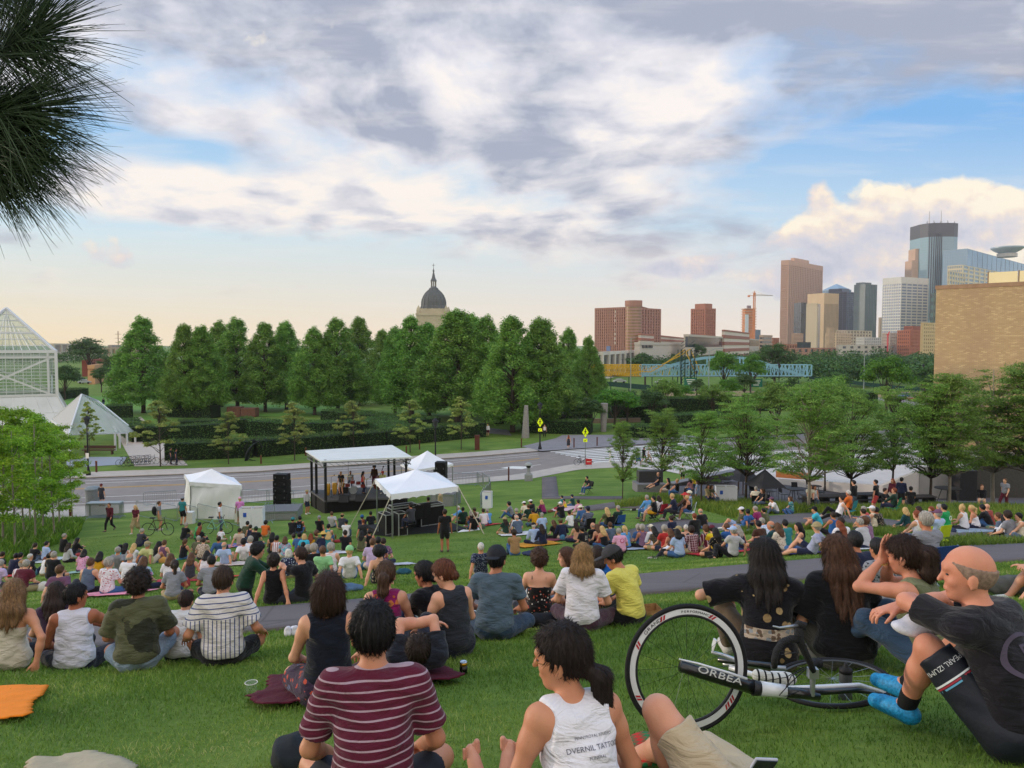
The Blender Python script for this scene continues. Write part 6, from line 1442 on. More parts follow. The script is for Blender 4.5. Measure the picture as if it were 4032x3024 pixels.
# tents ------------------------------------------------------------
def tent(label,P4,zb,ze,zp,walls=(),legs=True,val=.28,ropes=False):
 """P4: four corner points on plan, zb ground heights per corner"""
 c=sum(np.array(p) for p in P4)/4; e=empty('canopy_tent',(c[0],c[1],min(zb)),0,label,'tent'); zo=min(zb); P=[np.array(p)-c for p in P4]; ze-=zo; zp-=zo; zb=[z-zo for z in zb]
 v=[];f=[]; n=10
 for i in range(4):
  a,b=P[i],P[(i+1)%4]; k=len(v)
  for s in range(9):
   t=s/8
   for j in range(n+1):
    u=j/n; q=(a*(1-u)+b*u)*(1-t); z=ze+(zp-ze)*(t**1.12)-.05*math.sin(math.pi*t)*(1-.4*abs(2*u-1)); v.append((q[0],q[1],z))
  for s in range(8):
   for j in range(n): q=k+s*(n+1)+j; f.append((q,q+1,q+n+2,q+n+1))
 m=MB(); m.add(v,f); r=m.build('roof',TEX,e,smooth=True)
 m=MB();
 for i in range(4):
  a,b=P[i]*1.01,P[(i+1)%4]*1.01; v=[];f=[]; N_=40
  for j in range(N_+1):
   u=j/N_; q=a*(1-u)+b*u; w=.02*math.sin(u*30); sc=val-.05*abs(math.sin(u*math.pi*8)); v+=[(q[0]+w*.5,q[1]+w*.5,ze+.02),(q[0]+w,q[1]+w,ze-sc)]
  for j in range(N_): f.append((2*j,2*j+1,2*j+3,2*j+2))
  m.add(v,f)
 m.build('valance',TEX,e,smooth=True)
 for i in walls:
  a,b=P[i]*.985,P[(i+1)%4]*.985; m=MB(); v=[];f=[]; N_=36;K=10; nn=np.array([-(b-a)[1],(b-a)[0]]); nn=nn/np.linalg.norm(nn)
  for j in range(N_+1):
   for k in range(K+1):
    u=j/N_;t=k/K; q=a*(1-u)+b*u+nn*(.05*math.sin(u*17+2*t)*(.3+t)+.04*math.sin(u*41+t*5)*t+.06*math.sin(u*6+t*7)); v.append((q[0],q[1],ze-.1-(ze-.1-zb[i])*t))
  for j in range(N_):
   for k in range(K): q=j*(K+1)+k; f.append((q,q+1,q+K+2,q+K+1))
  m.add(v,f); m.build('side_wall',TEX,e,smooth=True)
 if legs:
  for i in range(4): m=MB(); m.bar((P[i][0]*.97,P[i][1]*.97,zb[i]-.05),(P[i][0]*.97,P[i][1]*.97,ze),.035,6); m.build('leg',STEEL,e)
 if ropes:
  for i,(dx,dy) in enumerate(ropes):
   if dx is None: continue
   a=P[i]; q=a+np.array([dx,dy]); zg=float(tz(q[0]+c[0],q[1]+c[1]))-zo; m=MB(); m.bar((a[0],a[1],ze-.02),(q[0],q[1],zg),.024,4); m.build('guy_strap',mk('#b8b2a0',.8),e)
 return e
h2=lambda px,py:hit(px,py)
def tri(pa,pn,pr):
 a,n_,r=(h2(*q) for q in (pa,pn,pr)); A_,N_,R_=(np.array(q[:2]) for q in (a,n_,r)); X=A_+R_-N_; zx=float(tz(*X)); return [N_,R_,X,A_],[n_[2],r[2],zx,a[2]]
P4,zb=tri((722,2020),(750,2042),(955,2046)); v_=P4[3]-P4[0]; v_=v_/np.linalg.norm(v_)*3.4; P4=[P4[0],P4[1],P4[1]+v_,P4[0]+v_]; zb=[zb[0],zb[1],zb[1]-.3,zb[0]-.3]
dn=P4[0][1]; tent('closed white tent with draped walls on the left behind the metal fence',P4,zb,EYE+(HZ-1902)/F*dn,EYE+(HZ-1842)/F*(dn+1.6),walls=(0,1,2,3))
P4,zb=tri((1470,2090),(1542,2122),(1805,2096)); v_=P4[3]-P4[0]; v_=v_/np.linalg.norm(v_)*4.3; P4=[P4[0],P4[1],P4[1]+v_,P4[0]+v_]; zb=[zb[0],zb[1],float(tz(*P4[2])),float(tz(*P4[3]))]; TB=P4
tent('open white tent with scalloped edge over the mixing desk',P4,zb,EYE+(HZ-1952)/F*P4[0][1],EYE+(HZ-1862)/F*(P4[0][1]+2.2),ropes=[(-.9,-.6),(1.3,-.9),(None,0),(-1.6,.3)])
zc=float(tz(-7,59)); P4=[np.array([(1634-2016)/F*58,58.]),np.array([(1783-2016)/F*61,61.]),np.array([(1730-2016)/F*64.5,64.]),np.array([(1574-2016)/F*61,61.])]
tent('small white peaked canopy behind the right end of the stage',P4,[float(tz(*q)) for q in P4],EYE+(HZ-1846)/F*59,EYE+(HZ-1775)/F*61.2,val=.2)
# stage --------------------------------------------------------------
S4=[np.array(q) for q in ((-13.4,53.),(-7.4,54.2),(-9.5,58.6),(-15.5,56.9))]; zd=1.35; zr_=4.12
st=empty('stage',(-11.4,55.6,0),0,'mobile concert stage with a flat pale roof on black posts','stage'); cS=np.array([-11.4,55.6])
def slab(m,Q,z0,z1,g=1.):
 Q=[(q-sum(Q)/4)*g+sum(Q)/4-cS for q in Q]; m.add([(q[0],q[1],z0) for q in Q]+[(q[0],q[1],z1) for q in Q],[(0,3,2,1),(4,5,6,7),(0,1,5,4),(1,2,6,5),(2,3,7,6),(3,0,4,7)])
m=MB(); slab(m,S4,zd-.12,zd,.97); m.build('deck',mk('#4a4a4c',.7,vary=.15,scale=3),st); m=MB(); slab(m,S4,-.1,zd-.13,.94); m.build('skirt',mk('#0c0c0e',.9,bump=.3,bscale=6),st)
m=MB(); Q=[(q-sum(S4)/4)*1.05+sum(S4)/4-cS for q in S4]; zz4=[zr_,zr_+.1,zr_+.35,zr_+.15]
m.add([(q[0],q[1],zz4[i]) for i,q in enumerate(Q)]+[(q[0],q[1],zz4[i]+.10) for i,q in enumerate(Q)],[(0,3,2,1),(4,5,6,7),(0,1,5,4),(1,2,6,5),(2,3,7,6),(3,0,4,7)]); m.build('roof',mk('#cfd3d2',.4,vary=.10,scale=.8,spec=.4,stretch=(1,5,1)),st)
fr_=MB()
for i in range(4):
 a,b=Q[i]*.97,Q[(i+1)%4]*.97; fr_.bar((*a,zr_-.05),(*b,zr_-.02),.04); fr_.bar((*a,zr_-.35),(*b,zr_-.3),.03)
 for k in range(14): u=k/14; w_2=(k+1)/14; p=a*(1-u)+b*u; q=a*(1-w_2)+b*w_2; fr_.bar((*p,zr_-.05),(*q,zr_-.33),.015)
fr_.build('roof_truss',mk('#6d7072',.5,.5),st)
for q in ((S4[0]-cS)*.93,(S4[1]-cS)*.93,(S4[0]*.35+S4[3]*.65-cS)*.93,(S4[1]*.35+S4[2]*.65-cS)*.93,(S4[3]-cS)*.93,(S4[2]-cS)*.93): m=MB(); m.box((q[0],q[1],2.1),(.16,.16,4.3)); m.build('post',BLK,st)
m=MB()
for i in (0,1): q=(S4[i]-cS)*.93; q2=(S4[3-i]-cS)*.93; m.bar((*q,3.4),(*(q+(q2-q)*.25),4.2),.03); m.bar((*q,3.4),(*(Q[i]*.97),4.2),.03)
m.build('brace',STEEL,st)
onst=lambda px,py:(lambda p:(float(p[0]),float(p[1]),zd))(flat(px,py,zd))
def con(px,py,lb):
 p=onst(px,py); e=empty('conga_drum',p,0,lb,'drum'); m=MB(); m.lathe([(.13,.15),(.17,.4),(.20,.7),(.19,.9),(.16,1.02)],n=16); m.build('shell',mk('#b98a2c',.35,coat=.5,vary=.1),e,smooth=True); m=MB(); m.lathe([(.165,1.02),(.165,1.05)],n=16); m.build('drumhead',WHL,e); m=MB()
 for a in (0,2.1,4.2): m.bar((0,0,.2),(.3*math.cos(a),.3*math.sin(a),0),.012)
 m.build('stand',BLKM,e)
con(1291,1958,'golden conga drum nearest the left post of the stage'); con(1318,1954,'golden conga drum beside the saxophone player')
p=onst(1392,1945); e=empty('drum_kit',p,0,'drum kit in the middle of the stage before the seated drummer','drum kit'); m=MB(); m.lathe([(.28,-.2),(.28,.2)],n=20); m.v=[(v[0],v[2],v[1]+.3) for v in m.v]; m.build('bass_drum',mk('#8d9292',.4),e)
for q in ((-.45,0,.55),(.35,.1,.7),(.7,0,.5),(-.1,.2,.75)): m=MB(); m.lathe([(.17,0),(.17,.22)],q,14); m.build('tom',mk('#7a2c28',.4),e)
for q in ((-.8,.1,1.05),(.95,.1,1.1),(-.5,.4,1.25)): m=MB(); m.lathe([(.02,.02),(.24,0)],q,16); m.bar(q,(q[0],q[1],0),.012); m.build('cymbal',mk('#b59a4a',.25,.9),e)
for px_,py_,lb in ((1354,1975,'black wedge monitor on the left front of the stage floor'),(1419,1972,'black wedge monitor at the centre front of the stage floor'),(1352,1940,'black amplifier cabinet behind the saxophone player')):
 p=onst(px_,py_); m=MB(); m.add([(-.35,-.25,0),(.35,-.25,0),(.35,.25,0),(-.35,.25,0),(-.33,.0,.38),(.33,.0,.38),(.33,.25,.42),(-.33,.25,.42)],[(0,3,2,1),(4,5,6,7),(0,1,5,4),(1,2,6,5),(2,3,7,6),(3,0,4,7)]); tag(m.build('stage_monitor',BLK,None,loc=p),lb,'speaker')
for px_,py_,hh,lb in ((1305,1960,1.5,'microphone stand by the congas'),(1378,1958,1.4,'microphone stand before the drum kit'),(1372,1925,2.6,'thin light stand rising behind the drummer'),(1445,1962,1.4,'microphone stand before the singer')):
 p=onst(px_,py_); m=MB(); m.bar((0,0,0),(0,0,hh),.014); m.bar((0,0,hh),(.25,-.1,hh+.15),.01); m.lathe([(.02,0),(.035,.08)],(.25,-.1,hh+.13),8); m.bar((-.2,0,0),(.2,0,.03),.01); m.bar((0,-.2,0),(0,.2,.03),.01); tag(m.build('microphone_stand',BLKM,None,loc=p),lb,'stand')
# double bass
p=onst(1483,1932); e=empty('double_bass',p,.2,'brown double bass held by the bassist on the right of the stage','double bass')
me=sdf_obj([ell((0,0,.42),np.eye(3),(.33,.11,.36),.05),ell((0,0,.92),np.eye(3),(.25,.10,.28),.10)],.03,'body'); obj('body',me,mk('#6a3018',.3,coat=.5,vary=.2),e); m=MB(); m.bar((0,-.02,1.0),(.10,-.02,1.85),.03); m.lathe([(.05,0),(.06,.08),(.02,.12)],(.11,-.02,1.84),8); m.build('neck',mk('#2a1a14',.5),e); e.rotation_euler=(0,.22,.2)
p=onst(1340,1955); e=empty('saxophone',(p[0]+.12,p[1]-.18,zd+.75),0,'brass saxophone held by the player in black','saxophone'); m=MB(); m.tube([(-.05,.05,.62),(.02,0,.55),(.03,0,.1),(.08,0,-.02),(.17,-.02,.02),(.22,-.05,.28)],[.012,.018,.03,.045,.05,.08],8); m.build('tube',mk('#b8862a',.25,.9),e); m=MB(); m.box((.05,-.03,.25),(.03,.05,.3)); m.build('keys',mk('#8f6a24',.3,.8),e)
# speaker towers
def spk(px,pb,n,wd,hh,label,z=0,plat=True):
 x,y,z0=hit(px,pb); z0+=z; e=empty('speaker_stack',(x,y,z0),math.radians(-8),label,'speaker')
 for k in range(n):
  m=MB(); w_=wd if k<n-1 or n<4 else wd*.95; m.box((0,0,hh*(k+.5)),(w_,.7,hh-.03)); c=m.build('cabinet',BLK,e,bevel=.02)
  m=MB(); m.box((0,-.36,hh*(k+.5)),(w_*.9,.02,hh*.8)); m.build('grille',mk('#0e0e10',.9,bump=.5,bscale=80),c)
  for dx in (-.32,.32): m=MB(); m.box((dx*w_,-.375,hh*(k+.5)),(.06,.02,.12)); m.build('handle',mk('#55575a',.5),c)
spk(1112,2024,5,1.05,.47,'tall stack of black loudspeakers on a grey platform left of the stage',z=.55); spk(1738,1985,2,.78,.95,'black loudspeaker tower right of the stage behind the tents',z=1.2)
def plat(px,pb,w_,d_,h_,rz,label):
 x,y,z0=hit(px,pb); e=empty('stage_platform',(x,y,z0),rz,label,'platform'); m=MB(); m.box((0,d_/2,h_),(w_,d_,.1)); m.build('deck',mk('#6d6e70',.8),e); m=MB(); m.box((0,.02,h_/2),(w_,.03,h_)); m.box((w_/2,d_/2,h_/2),(.03,d_,h_)); m.box((-w_/2,d_/2,h_/2),(.03,d_,h_)); m.build('mesh_skirt',mk('#85888a',.6,.3,vary=.25,scale=30),e); m=MB()
 for sx in (-w_/2,w_/2): m.box((sx,0,h_/2),(.07,.07,h_+.1))
 m.box((0,0,.05),(w_,.06,.06)); m.box((0,0,h_-.02),(w_,.06,.06)); m.build('frame',STEEL,e)
plat(1095,2050,2.4,2.2,.55,.12,'grey mesh sided platform under the left loudspeaker stack'); plat(1740,1995,1.7,1.6,.85,-.25,'grey mesh sided platform under the right loudspeaker tower')
# crowd barriers
def barrier_mesh():
 m=MB(); m.tube([(-1.15,0,.12),(-1.15,0,1.02),(-1.07,0,1.1),(1.07,0,1.1),(1.15,0,1.02),(1.15,0,.12)],.02,5,close=True)
 for k in range(17): x=-1.02+k*.1275; m.bar((x,0,.14),(x,0,1.08),.008,3)
 f=MB();
 for x in (-.9,.9): f.tube([(x,-.28,0),(x,0,.16),(x,.28,0)],.018,4)
 return m.mesh('rails'),f.mesh('feet')
BM=barrier_mesh()
def barrier(x,y,z,rz,label,grp='metal crowd barriers'):
 e=empty('crowd_barrier',(x,y,z),rz,label,'barrier',grp); obj('rails',BM[0],STEEL,e); obj('feet',BM[1],STEEL,e); return e
def brow(pts,label):
 W_=[np.array(hit(*p)[:2]) for p in pts]; L_=[];
 for a,b in zip(W_[:-1],W_[1:]):
  d=np.linalg.norm(b-a); n_=max(1,round(d/2.36));
  for k in range(n_): c=a+(b-a)*(k+.5)/n_; barrier(c[0],c[1],float(tz(*c)),math.atan2(*(b-a)[::-1]),label)
brow([(535,2040),(700,2052),(950,2072),(1070,2062)],'steel barrier in the front fence row before the closed white tent')
brow([(545,1995),(715,1985)],'steel barrier behind the person with the bicycle, left of the closed tent'); brow([(960,1982),(1250,1990)],'steel barrier between the closed tent and the stage, before the road')
brow([(1785,1912),(1880,1912),(1925,1925),(1932,1955),(1892,2000)],'steel barrier in the curving fence right of the tents')
e=None
x,y,z=hit(405,2045); e=empty('barrier_stack',(x,y,z),.05,'stack of folded steel barriers standing on the left lawn','barrier stack')
for k in range(7): o=obj('barrier',BM[0],STEEL,e,loc=(0,k*.11,.0)); o.scale=(1.0,1,1)
m=MB(); m.tube([(-1.1,-.2,0),(-1.1,.4,.14),(-1.1,1.0,0)],.025,5); m.tube([(1.1,-.2,0),(1.1,.4,.14),(1.1,1.0,0)],.025,5); m.build('feet',STEEL,e); m=MB(); m.poly([(-1.15,-.02,1.1),(1.15,-.02,1.1),(1.15,.75,1.12),(-1.15,.75,1.12)],(0,0,.03)); m.build('top_rails',STEEL,e)
# white bins
def bins(px,pb,rz,label,sc=1.,n=2):
 x,y,z=hit(px,pb); e=empty('recycling_bin',(x,y,z),rz,label,'bin','white cardboard bins')
 WB=mk('#d7dae2',.8,vary=.03)
 for k in range(n):
  m=MB(); m.add([((-.28+k*.58)*sc,-.26*sc,0),((.28+k*.58)*sc,-.26*sc,0),((.28+k*.58)*sc,.26*sc,0),((-.28+k*.58)*sc,.26*sc,0),((-.31+k*.58)*sc,-.28*sc,1.05*sc),((.31+k*.58-.04)*sc,-.28*sc,1.05*sc),((.31+k*.58-.04)*sc,.28*sc,1.05*sc),((-.31+k*.58)*sc,.28*sc,1.05*sc)],[(0,3,2,1),(0,1,5,4),(1,2,6,5),(2,3,7,6),(3,0,4,7)]); b=m.build('box',WB,e)
  m=MB(); m.box(((k*.58)*sc,0,.96*sc),(.5*sc,.46*sc,.02)); m.build('opening',mk('#7a6a5a',.9),b);
  if k==0: m=MB(); m.box((-.02*sc,-.29*sc,.72*sc),(.16*sc,.012,.22*sc)); m.build('blue_mark',mk('#2a55b0',.7),b)
bins(972,2078,.1,'pair of white bins with blue mark beside the person in pink by the closed tent',1.15); bins(1920,2000,-.15,'single tall white bin at the end of the curving barriers',1.05,1); bins(2838,1985,-.1,'pair of white bins at the patio corner beside the path',1.1)
for px_,pb,w_,lb in ((745,2062,.6,'short white box table leaning on the fence left of the closed tent'),(955,2055,.8,'white folding table right of the closed tent')):
 x,y,z=hit(px_,pb); m=MB(); m.box((0,0,.38),(w_,.5,.76)); tag(m.build('white_table',WHITE,None,loc=(x,y,z)),lb,'table')
# mixing position
cT=sum(TB)/4; zT=float(tz(*cT)); dT=math.atan2((TB[1]-TB[0])[1],(TB[1]-TB[0])[0])
e=empty('mixing_platform',(cT[0],cT[1],zT),dT,'low dark riser with white sheet edge under the open tent','platform'); m=MB(); m.box((0,0,.12),(3.9,3.4,.28)); m.build('deck',mk('#232326',.8),e); m=MB(); rng=np.random.default_rng(5); v=[];f=[]
for i in range(30):
 u=i/29; v+=[(-2.3+4.8*u,-1.95+.06*math.sin(u*40),.26+.03*math.sin(u*33)),(-2.35+4.9*u,-2.45+.08*math.sin(u*27),.03+.04*abs(math.sin(u*19)))]
for i in range(29): f.append((2*i,2*i+2,2*i+3,2*i+1))
m.add(v,f); m.build('white_sheet',TEX,e,smooth=True)
def case(lx,ly,w_,d_,h_,label,z=.26):
 c,s=math.cos(dT),math.sin(dT); e=empty('flight_case',(cT[0]+lx*c-ly*s,cT[1]+lx*s+ly*c,zT+z),dT,label,'flight case'); m=MB(); m.box((0,0,h_/2),(w_,d_,h_)); m.build('body',mk('#141416',.7),e); m=MB()
 for sx in(-1,1):
  for sy in (-1,1): m.box((sx*w_/2,sy*d_/2,h_/2),(.035,.035,h_+.02))
  m.box((0,sx*d_/2,h_),(w_,.035,.035)); m.box((0,sx*d_/2,.02),(w_,.035,.035)); m.box((sx*w_/2,0,h_),(.035,d_,.035))
 m.build('metal_edge',mk('#b8bcbe',.4,.6),e); return e
case(-1.35,-1.0,.45,.6,1.1,'tall upright flight case at the near left corner of the tent'); case(-1.75,-.2,.4,.9,.95,'black flight case with small items on top at the left side of the tent'); case(.9,.2,1.3,.6,.95,'wide mixing desk case at the right of the tent'); case(-.3,.9,1.5,.6,.9,'rear mixing desk case under the tent')
e=case(.9,.2,1.2,.55,.1,'sloped mixing console on the right desk case',1.22); case(-.3,.9,1.3,.5,.12,'long mixing console on the rear desk case',1.17)
def ochair(lx,ly,rz,label):
 c,s=math.cos(dT),math.sin(dT); e=empty('office_chair',(cT[0]+lx*c-ly*s,cT[1]+lx*s+ly*c,zT+.26),dT+rz,label,'chair'); m=MB(); m.box((0,0,.48),(.5,.5,.08)); m.build('seat',BLK,e,bevel=.03); m=MB(); m.box((0,-.26,.85),(.46,.07,.65)); m.build('backrest',BLK,e,bevel=.03); m=MB(); m.bar((0,0,.05),(0,0,.45),.03)
 for k in range(5): a=k*1.257; m.bar((0,0,.1),(.28*math.cos(a),.28*math.sin(a),.04),.02)
 m.build('base',BLKM,e)
ochair(0,-.1,0,'black office chair behind the mixing desk left of centre'); ochair(.5,.1,.2,'second black office chair under the tent right of the first')
# patio ---------------------------------------------------------------
x,y,z=hit(2562,1938); e=empty('granite_bench',(x,y,z),math.radians(4),'dark granite block bench on a lower grey wall at the lawn edge','bench'); m=MB(); m.box((.1,.8,.25),(2.1,1.6,.62)); m.build('plinth_wall',mk('#77767a',.8,vary=.2,scale=10),e); m=MB(); m.box((.2,1.1,.95),(1.75,.8,.85)); m.build('block',DGRAN,e,bevel=.02)
a=hit(2640,1915); b=hit(2890,1899); zz2=(a[2]+b[2])/2; L_=math.hypot(b[0]-a[0],b[1]-a[1]); e=empty('granite_wall_seat',((a[0]+b[0])/2,(a[1]+b[1])/2,zz2),math.atan2(b[1]-a[1],b[0]-a[0]),'long low dark granite wall behind the people on the patio edge','bench'); m=MB(); m.box((0,0,.3),(L_,.7,.7)); m.build('wall',DGRAN,e,bevel=.02); m=MB(); m.box((0,0,.68),(L_,.74,.06)); m.build('top_slab',mk('#6e6d70',.5),e)
def parasol(px,pb,pt,w_,label):
 x,y,z=hit(px,pb); h=(pb-pt)/F*y; e=empty('parasol',(x,y,z),.3,label,'parasol'); m=MB(); m.bar((0,0,0),(0,0,h),.04,6); m.build('pole',mk('#4a3a30',.8),e)
 m=MB(); m.poly([(0,0,h),(-w_,-w_,h*.52),(w_,-w_,h*.52)]); m.poly([(0,0,h),(w_,-w_,h*.52),(w_,w_,h*.52)]); m.poly([(0,0,h),(w_,w_,h*.52),(-w_,w_,h*.52)]); m.poly([(0,0,h),(-w_,w_,h*.52),(-w_,-w_,h*.52)]); m.build('canopy',mk('#333338',.8,vary=.1),e)
parasol(3010,1985,1845,.9,'low pointed black parasol over a patio table, near one'); parasol(2925,1950,1825,.9,'grey pointed parasol behind the near black one')
def rchair(name,x,y,z,rz,label,mat,seatc=None,h=.45,kind='cafe',group=None):
 e=empty(name,(x,y,z),rz,label,'chair',group); m=MB();
 m.box((0,0,h),(.44,.44,.03)); m.build('seat',seatc or mat,e); m=MB(); m.poly([(-.22,-.22,h+.12),(.22,-.22,h+.12),(.21,-.30,h+.48),(-.21,-.30,h+.48)],(0,-.015,0)); m.build('backrest',seatc or mat,e)
 for sx in (-.21,.21):
  m=MB();
  if kind=='fold': m.bar((sx,-.30,h+.48),(sx,.28,0),.012); m.build('leg',mat,e); m=MB(); m.bar((sx*.92,.20,h),(sx*.92,-.28,0),.012); m.build('leg',mat,e)
  else: m.bar((sx,-.24,h+.4),(sx*1.05,-.24,0),.013); m.build('leg',mat,e); m=MB(); m.bar((sx,.2,h),(sx*1.05,.22,0),.013); m.build('leg',mat,e)
 return e
def rtable(px,pb,r,h,label,sq=False):
 x,y,z=hit(px,pb); e=empty('patio_table',(x,y,z),.2,label,'table'); m=MB(); (m.box((0,0,h),(r*2,r*2,.05)) if sq else m.lathe([(r,h-.03),(r,h)],n=18)); m.build('table_top',mk('#2c2524',.6),e)
 for k in range(4): a=k*1.571+.785; m=MB(); m.bar((r*.4*math.cos(a),r*.4*math.sin(a),h-.03),(r*.8*math.cos(a),r*.8*math.sin(a),0),.022); m.build('leg',BLKM,e)
rtable(3125,1970,.45,.75,'square patio table with a green cup on it between black chairs',True); rtable(3730,1988,.75,1.05,'high round table with splayed legs beside the grey wall'); rtable(2860,1930,.4,.72,'small round table behind the white bins')
rtable(3015,1975,.45,.72,'round table beneath the near black parasol'); rtable(3210,1948,.5,.75,'far patio table before the white wall')
for i,(px_,pb,rz,lb) in enumerate(((3085,1972,-1.4,'black patio chair left of the square table'),(3165,1972,1.5,'black patio chair right of the square table'),(3130,1950,3.0,'black patio chair behind the square table'),(3040,1958,2.2,'black patio chair right of the parasol pole'),(2970,1965,-1.,'black patio chair left of the parasol pole'),(2888,1985,1.3,'black patio chair right behind the white bins'),(3020,1945,2.8,'black patio chair behind the parasol table'),(3230,1962,1.,'black patio chair before the white wall'),(3190,1935,-2.5,'far black patio chair near the curved timber seat'))):
 x,y,z=hit(px_,pb); rchair('patio_chair',x,y,z,rz,lb,BLKM,group='black patio chairs')
def ptable(c,rz,label,L_=2.6):
 x,y,z=hit(*c); e=empty('picnic_table',(x,y,z),rz,label,'table'); m=MB()
 for k in range(3): m.box((0,-.27+k*.27,.6),(L_,.25,.05))
 m.build('table_top',mk('#3f3a3a',.7,vary=.2),e); m=MB(); m.box((0,-.6,.35),(L_,.28,.05)); m.build('bench',mk('#3a3535',.7,vary=.2),e); m=MB(); m.box((0,.6,.35),(L_,.28,.05)); m.build('bench',mk('#3a3535',.7,vary=.2),e)
 for s in (-.4,0,.4): m=MB(); m.box((L_*s,0,.3),(.08,1.1,.6)); m.build('leg',BLK,e)
ptable((3245,1992),.12,'long dark picnic table at the patio edge left of the reclining couple'); ptable((3395,1982),.12,'dark picnic table left of the standing person in red shorts'); ptable((3590,1995),.1,'dark picnic table right of the standing person in red shorts')
# pale walls at the back of the patio
def wallq(name,label,pts,h0,h1,mat,cat='wall',th=.4):
 A_,B_2=fz(*pts[0],z=0),fz(*pts[1],z=0); m=MB(); d=np.array(B_2)-np.array(A_); nn=np.array([-d[1],d[0]])/np.linalg.norm(d)*th
 v=[(*A_,-.1),(*B_2,-.1),(*(B_2+nn),-.1),(*(A_+nn),-.1),(*A_,h0),(*B_2,h1),(*(B_2+nn),h1),(*(A_+nn),h0)]; m.add(v,[(0,3,2,1),(4,5,6,7),(0,1,5,4),(1,2,6,5),(2,3,7,6),(3,0,4,7)]); return tag(m.build(name,mat),label,cat)
PALE=mk('#cfc9c6',.8,vary=.05,scale=.5)
wallq('ramp_wall','sloping white wall behind the standing people on the patio',[(3475,1965),(3620,1965)],1.1,2.3,PALE); wallq('ramp_wall','low white ramp edge running left behind the patio tables',[(3050,1905),(3475,1965)],.5,1.1,PALE)
wallq('museum_side_wall','grey wall behind the round high table',[(3620,1966),(3780,1970)],2.6,2.7,mk('#9a9896',.9,vary=.1,scale=1)); wallq('dark_block','black stone block between the two pale trunks at the museum entrance',[(3778,1985),(3845,1985)],2.6,2.6,mk('#26262a',.7),'block',1.5); wallq('entrance_shade','dark flat wall coloured as the shade of the museum entrance at the right edge',[(3845,1962),(4300,1962)],3.2,3.2,mk('#4a4844',.9,vary=.2),'wall')  # entrance recess is one flat wall, its shade put into the colour
wallq('timber_seat','curved orange timber seat behind the parasol',[(3055,1880),(3180,1892)],.6,.6,mk('#a8683a',.7),'bench',.6)
# cars
def car(px,pb,D,rz,col,label):
 x=(px-2016)/F*D; e=empty('parked_car',(x,D,.02),rz,label,'car'); M_=mk(col,.3,.3,vary=.03,coat=.6,spec=.5)
 m=MB(); pr=[(-2.1,.35),(-2.15,.75),(-1.5,.92),(-1.0,1.38),(.6,1.42),(1.25,.95),(2.05,.80),(2.15,.4)]; n_=len(pr); m.add([(a,-.85,b) for a,b in pr]+[(a,.85,b) for a,b in pr],[tuple(range(n_)),tuple(range(2*n_-1,n_-1,-1))]+[(i,n_+i,n_+(i+1)%n_,(i+1)%n_) for i in range(n_)]); m.build('body',M_,e,bevel=.05)
 m=MB(); m.poly([(-.95,-.862,.95),(1.05,-.862,.95),(.55,-.80,1.34),(-.85,-.80,1.34)]); m.poly([(-1.46,-.7,.96),(-1.46,.7,.96),(-1.06,.65,1.34),(-1.06,-.65,1.34)]); m.poly([(1.26,-.7,.97),(1.26,.7,.97),(.68,.65,1.38),(.68,-.65,1.38)]); m.build('window',GL_D,e)
 for a in (-1.3,1.3):
  for b in (-.8,.8): m=MB(); m.lathe([(.1,-.1),(.33,-.1),(.33,.1),(.1,.1)],n=14); m.v=[(v[0]+a,v[2]+b,v[1]+.33) for v in m.v]; m.build('wheel',BLK,e)
 for b in (-.6,.6): m=MB(); m.box((2.12,b,.68),(.06,.3,.12)); m.build('headlight',WHL,e)
car(3578,1572,172,.1,'#3b5f8c','blue parked car in front of the museum corner'); car(3615,1578,166,.15,'#9c3038','red parked car right of the blue one'); car(2607,1510,240,0,'#c9ccd0','pale car on the road seen beneath the blue truss'); car(2440,1505,245,0,'#b8bcc0','pale car glimpsed under the yellow truss'); car(310,1480,255,0,'#3d6a94','small blue car far left by the brick building'); car(335,1492,240,0,'#9aa0a4','silver car far left before the blue one')
x,y=fz(3527,1600); m=MB(); m.box((x,y,.7),(1.6,1.2,1.5)); m.box((x,y,1.5),(1.7,1.3,.08)); tag(m.build('utility_box',BLK),'black utility box on the verge beside the star shaped tree','box')
# parked bicycles and sign board
bicycle('parked_bicycle','black bicycle leaning on the crossing sign pole',(*fz(2291,1832),.02),.12,BLKM,.1)
x,y=fz(2318,1842); e=empty('sign_board',(x,y,0),-.1,'small red board standing behind the bicycle at the crossing','sign board'); m=MB(); m.box((0,0,.62),(.62,.04,.6)); m.build('panel',mk('#c0262c',.6),e); m=MB(); m.bar((-.25,0,0),(-.25,0,.4),.015); m.bar((.25,0,0),(.25,0,.4),.015); m.build('leg',STEEL,e); m=MB(); m.box((0,-.025,.62),(.4,.01,.05)); m.build('print',WHL,e)
for i in range(7):
 x,y=fz(492+i*17,1836-i*1.2); bicycle('parked_bicycle','bicycle in the crowded rack beside the glass arcade',(x,y,.03),math.radians(20+12*(i%3)),[BLKM,RUST,mk('#3a4a66',.4,.3)][i%3],.08*(i%2),'bicycles in the rack by the glass arcade')
bicycle('bicycle','dark bicycle beside the two people on the far left path',(*fz(668,1832),.03),.1,BLKM,.05); bicycle('bicycle','bicycle of the second person on the far left path',(*fz(700,1830),.03),.2,RUST,-.05)
x,y,z=hit(622,2108); bicycle('bicycle','dark mountain bicycle straddled by the man with a black backpack',(x,y,z),.03,mk('#3a2420',.5),0)
x,y,z=hit(855,2102); bicycle('bicycle','teal framed bicycle pushed by the person in a white t-shirt and patterned trousers',(x,y,z),.1,mk('#7fb8a8',.5),.12)
x,y,z=hit(2478,2010); b=bicycle('bicycle','pale bicycle lying on the grass behind the folding chairs',(x,y,z+.05),.4,WHITE,1.35)
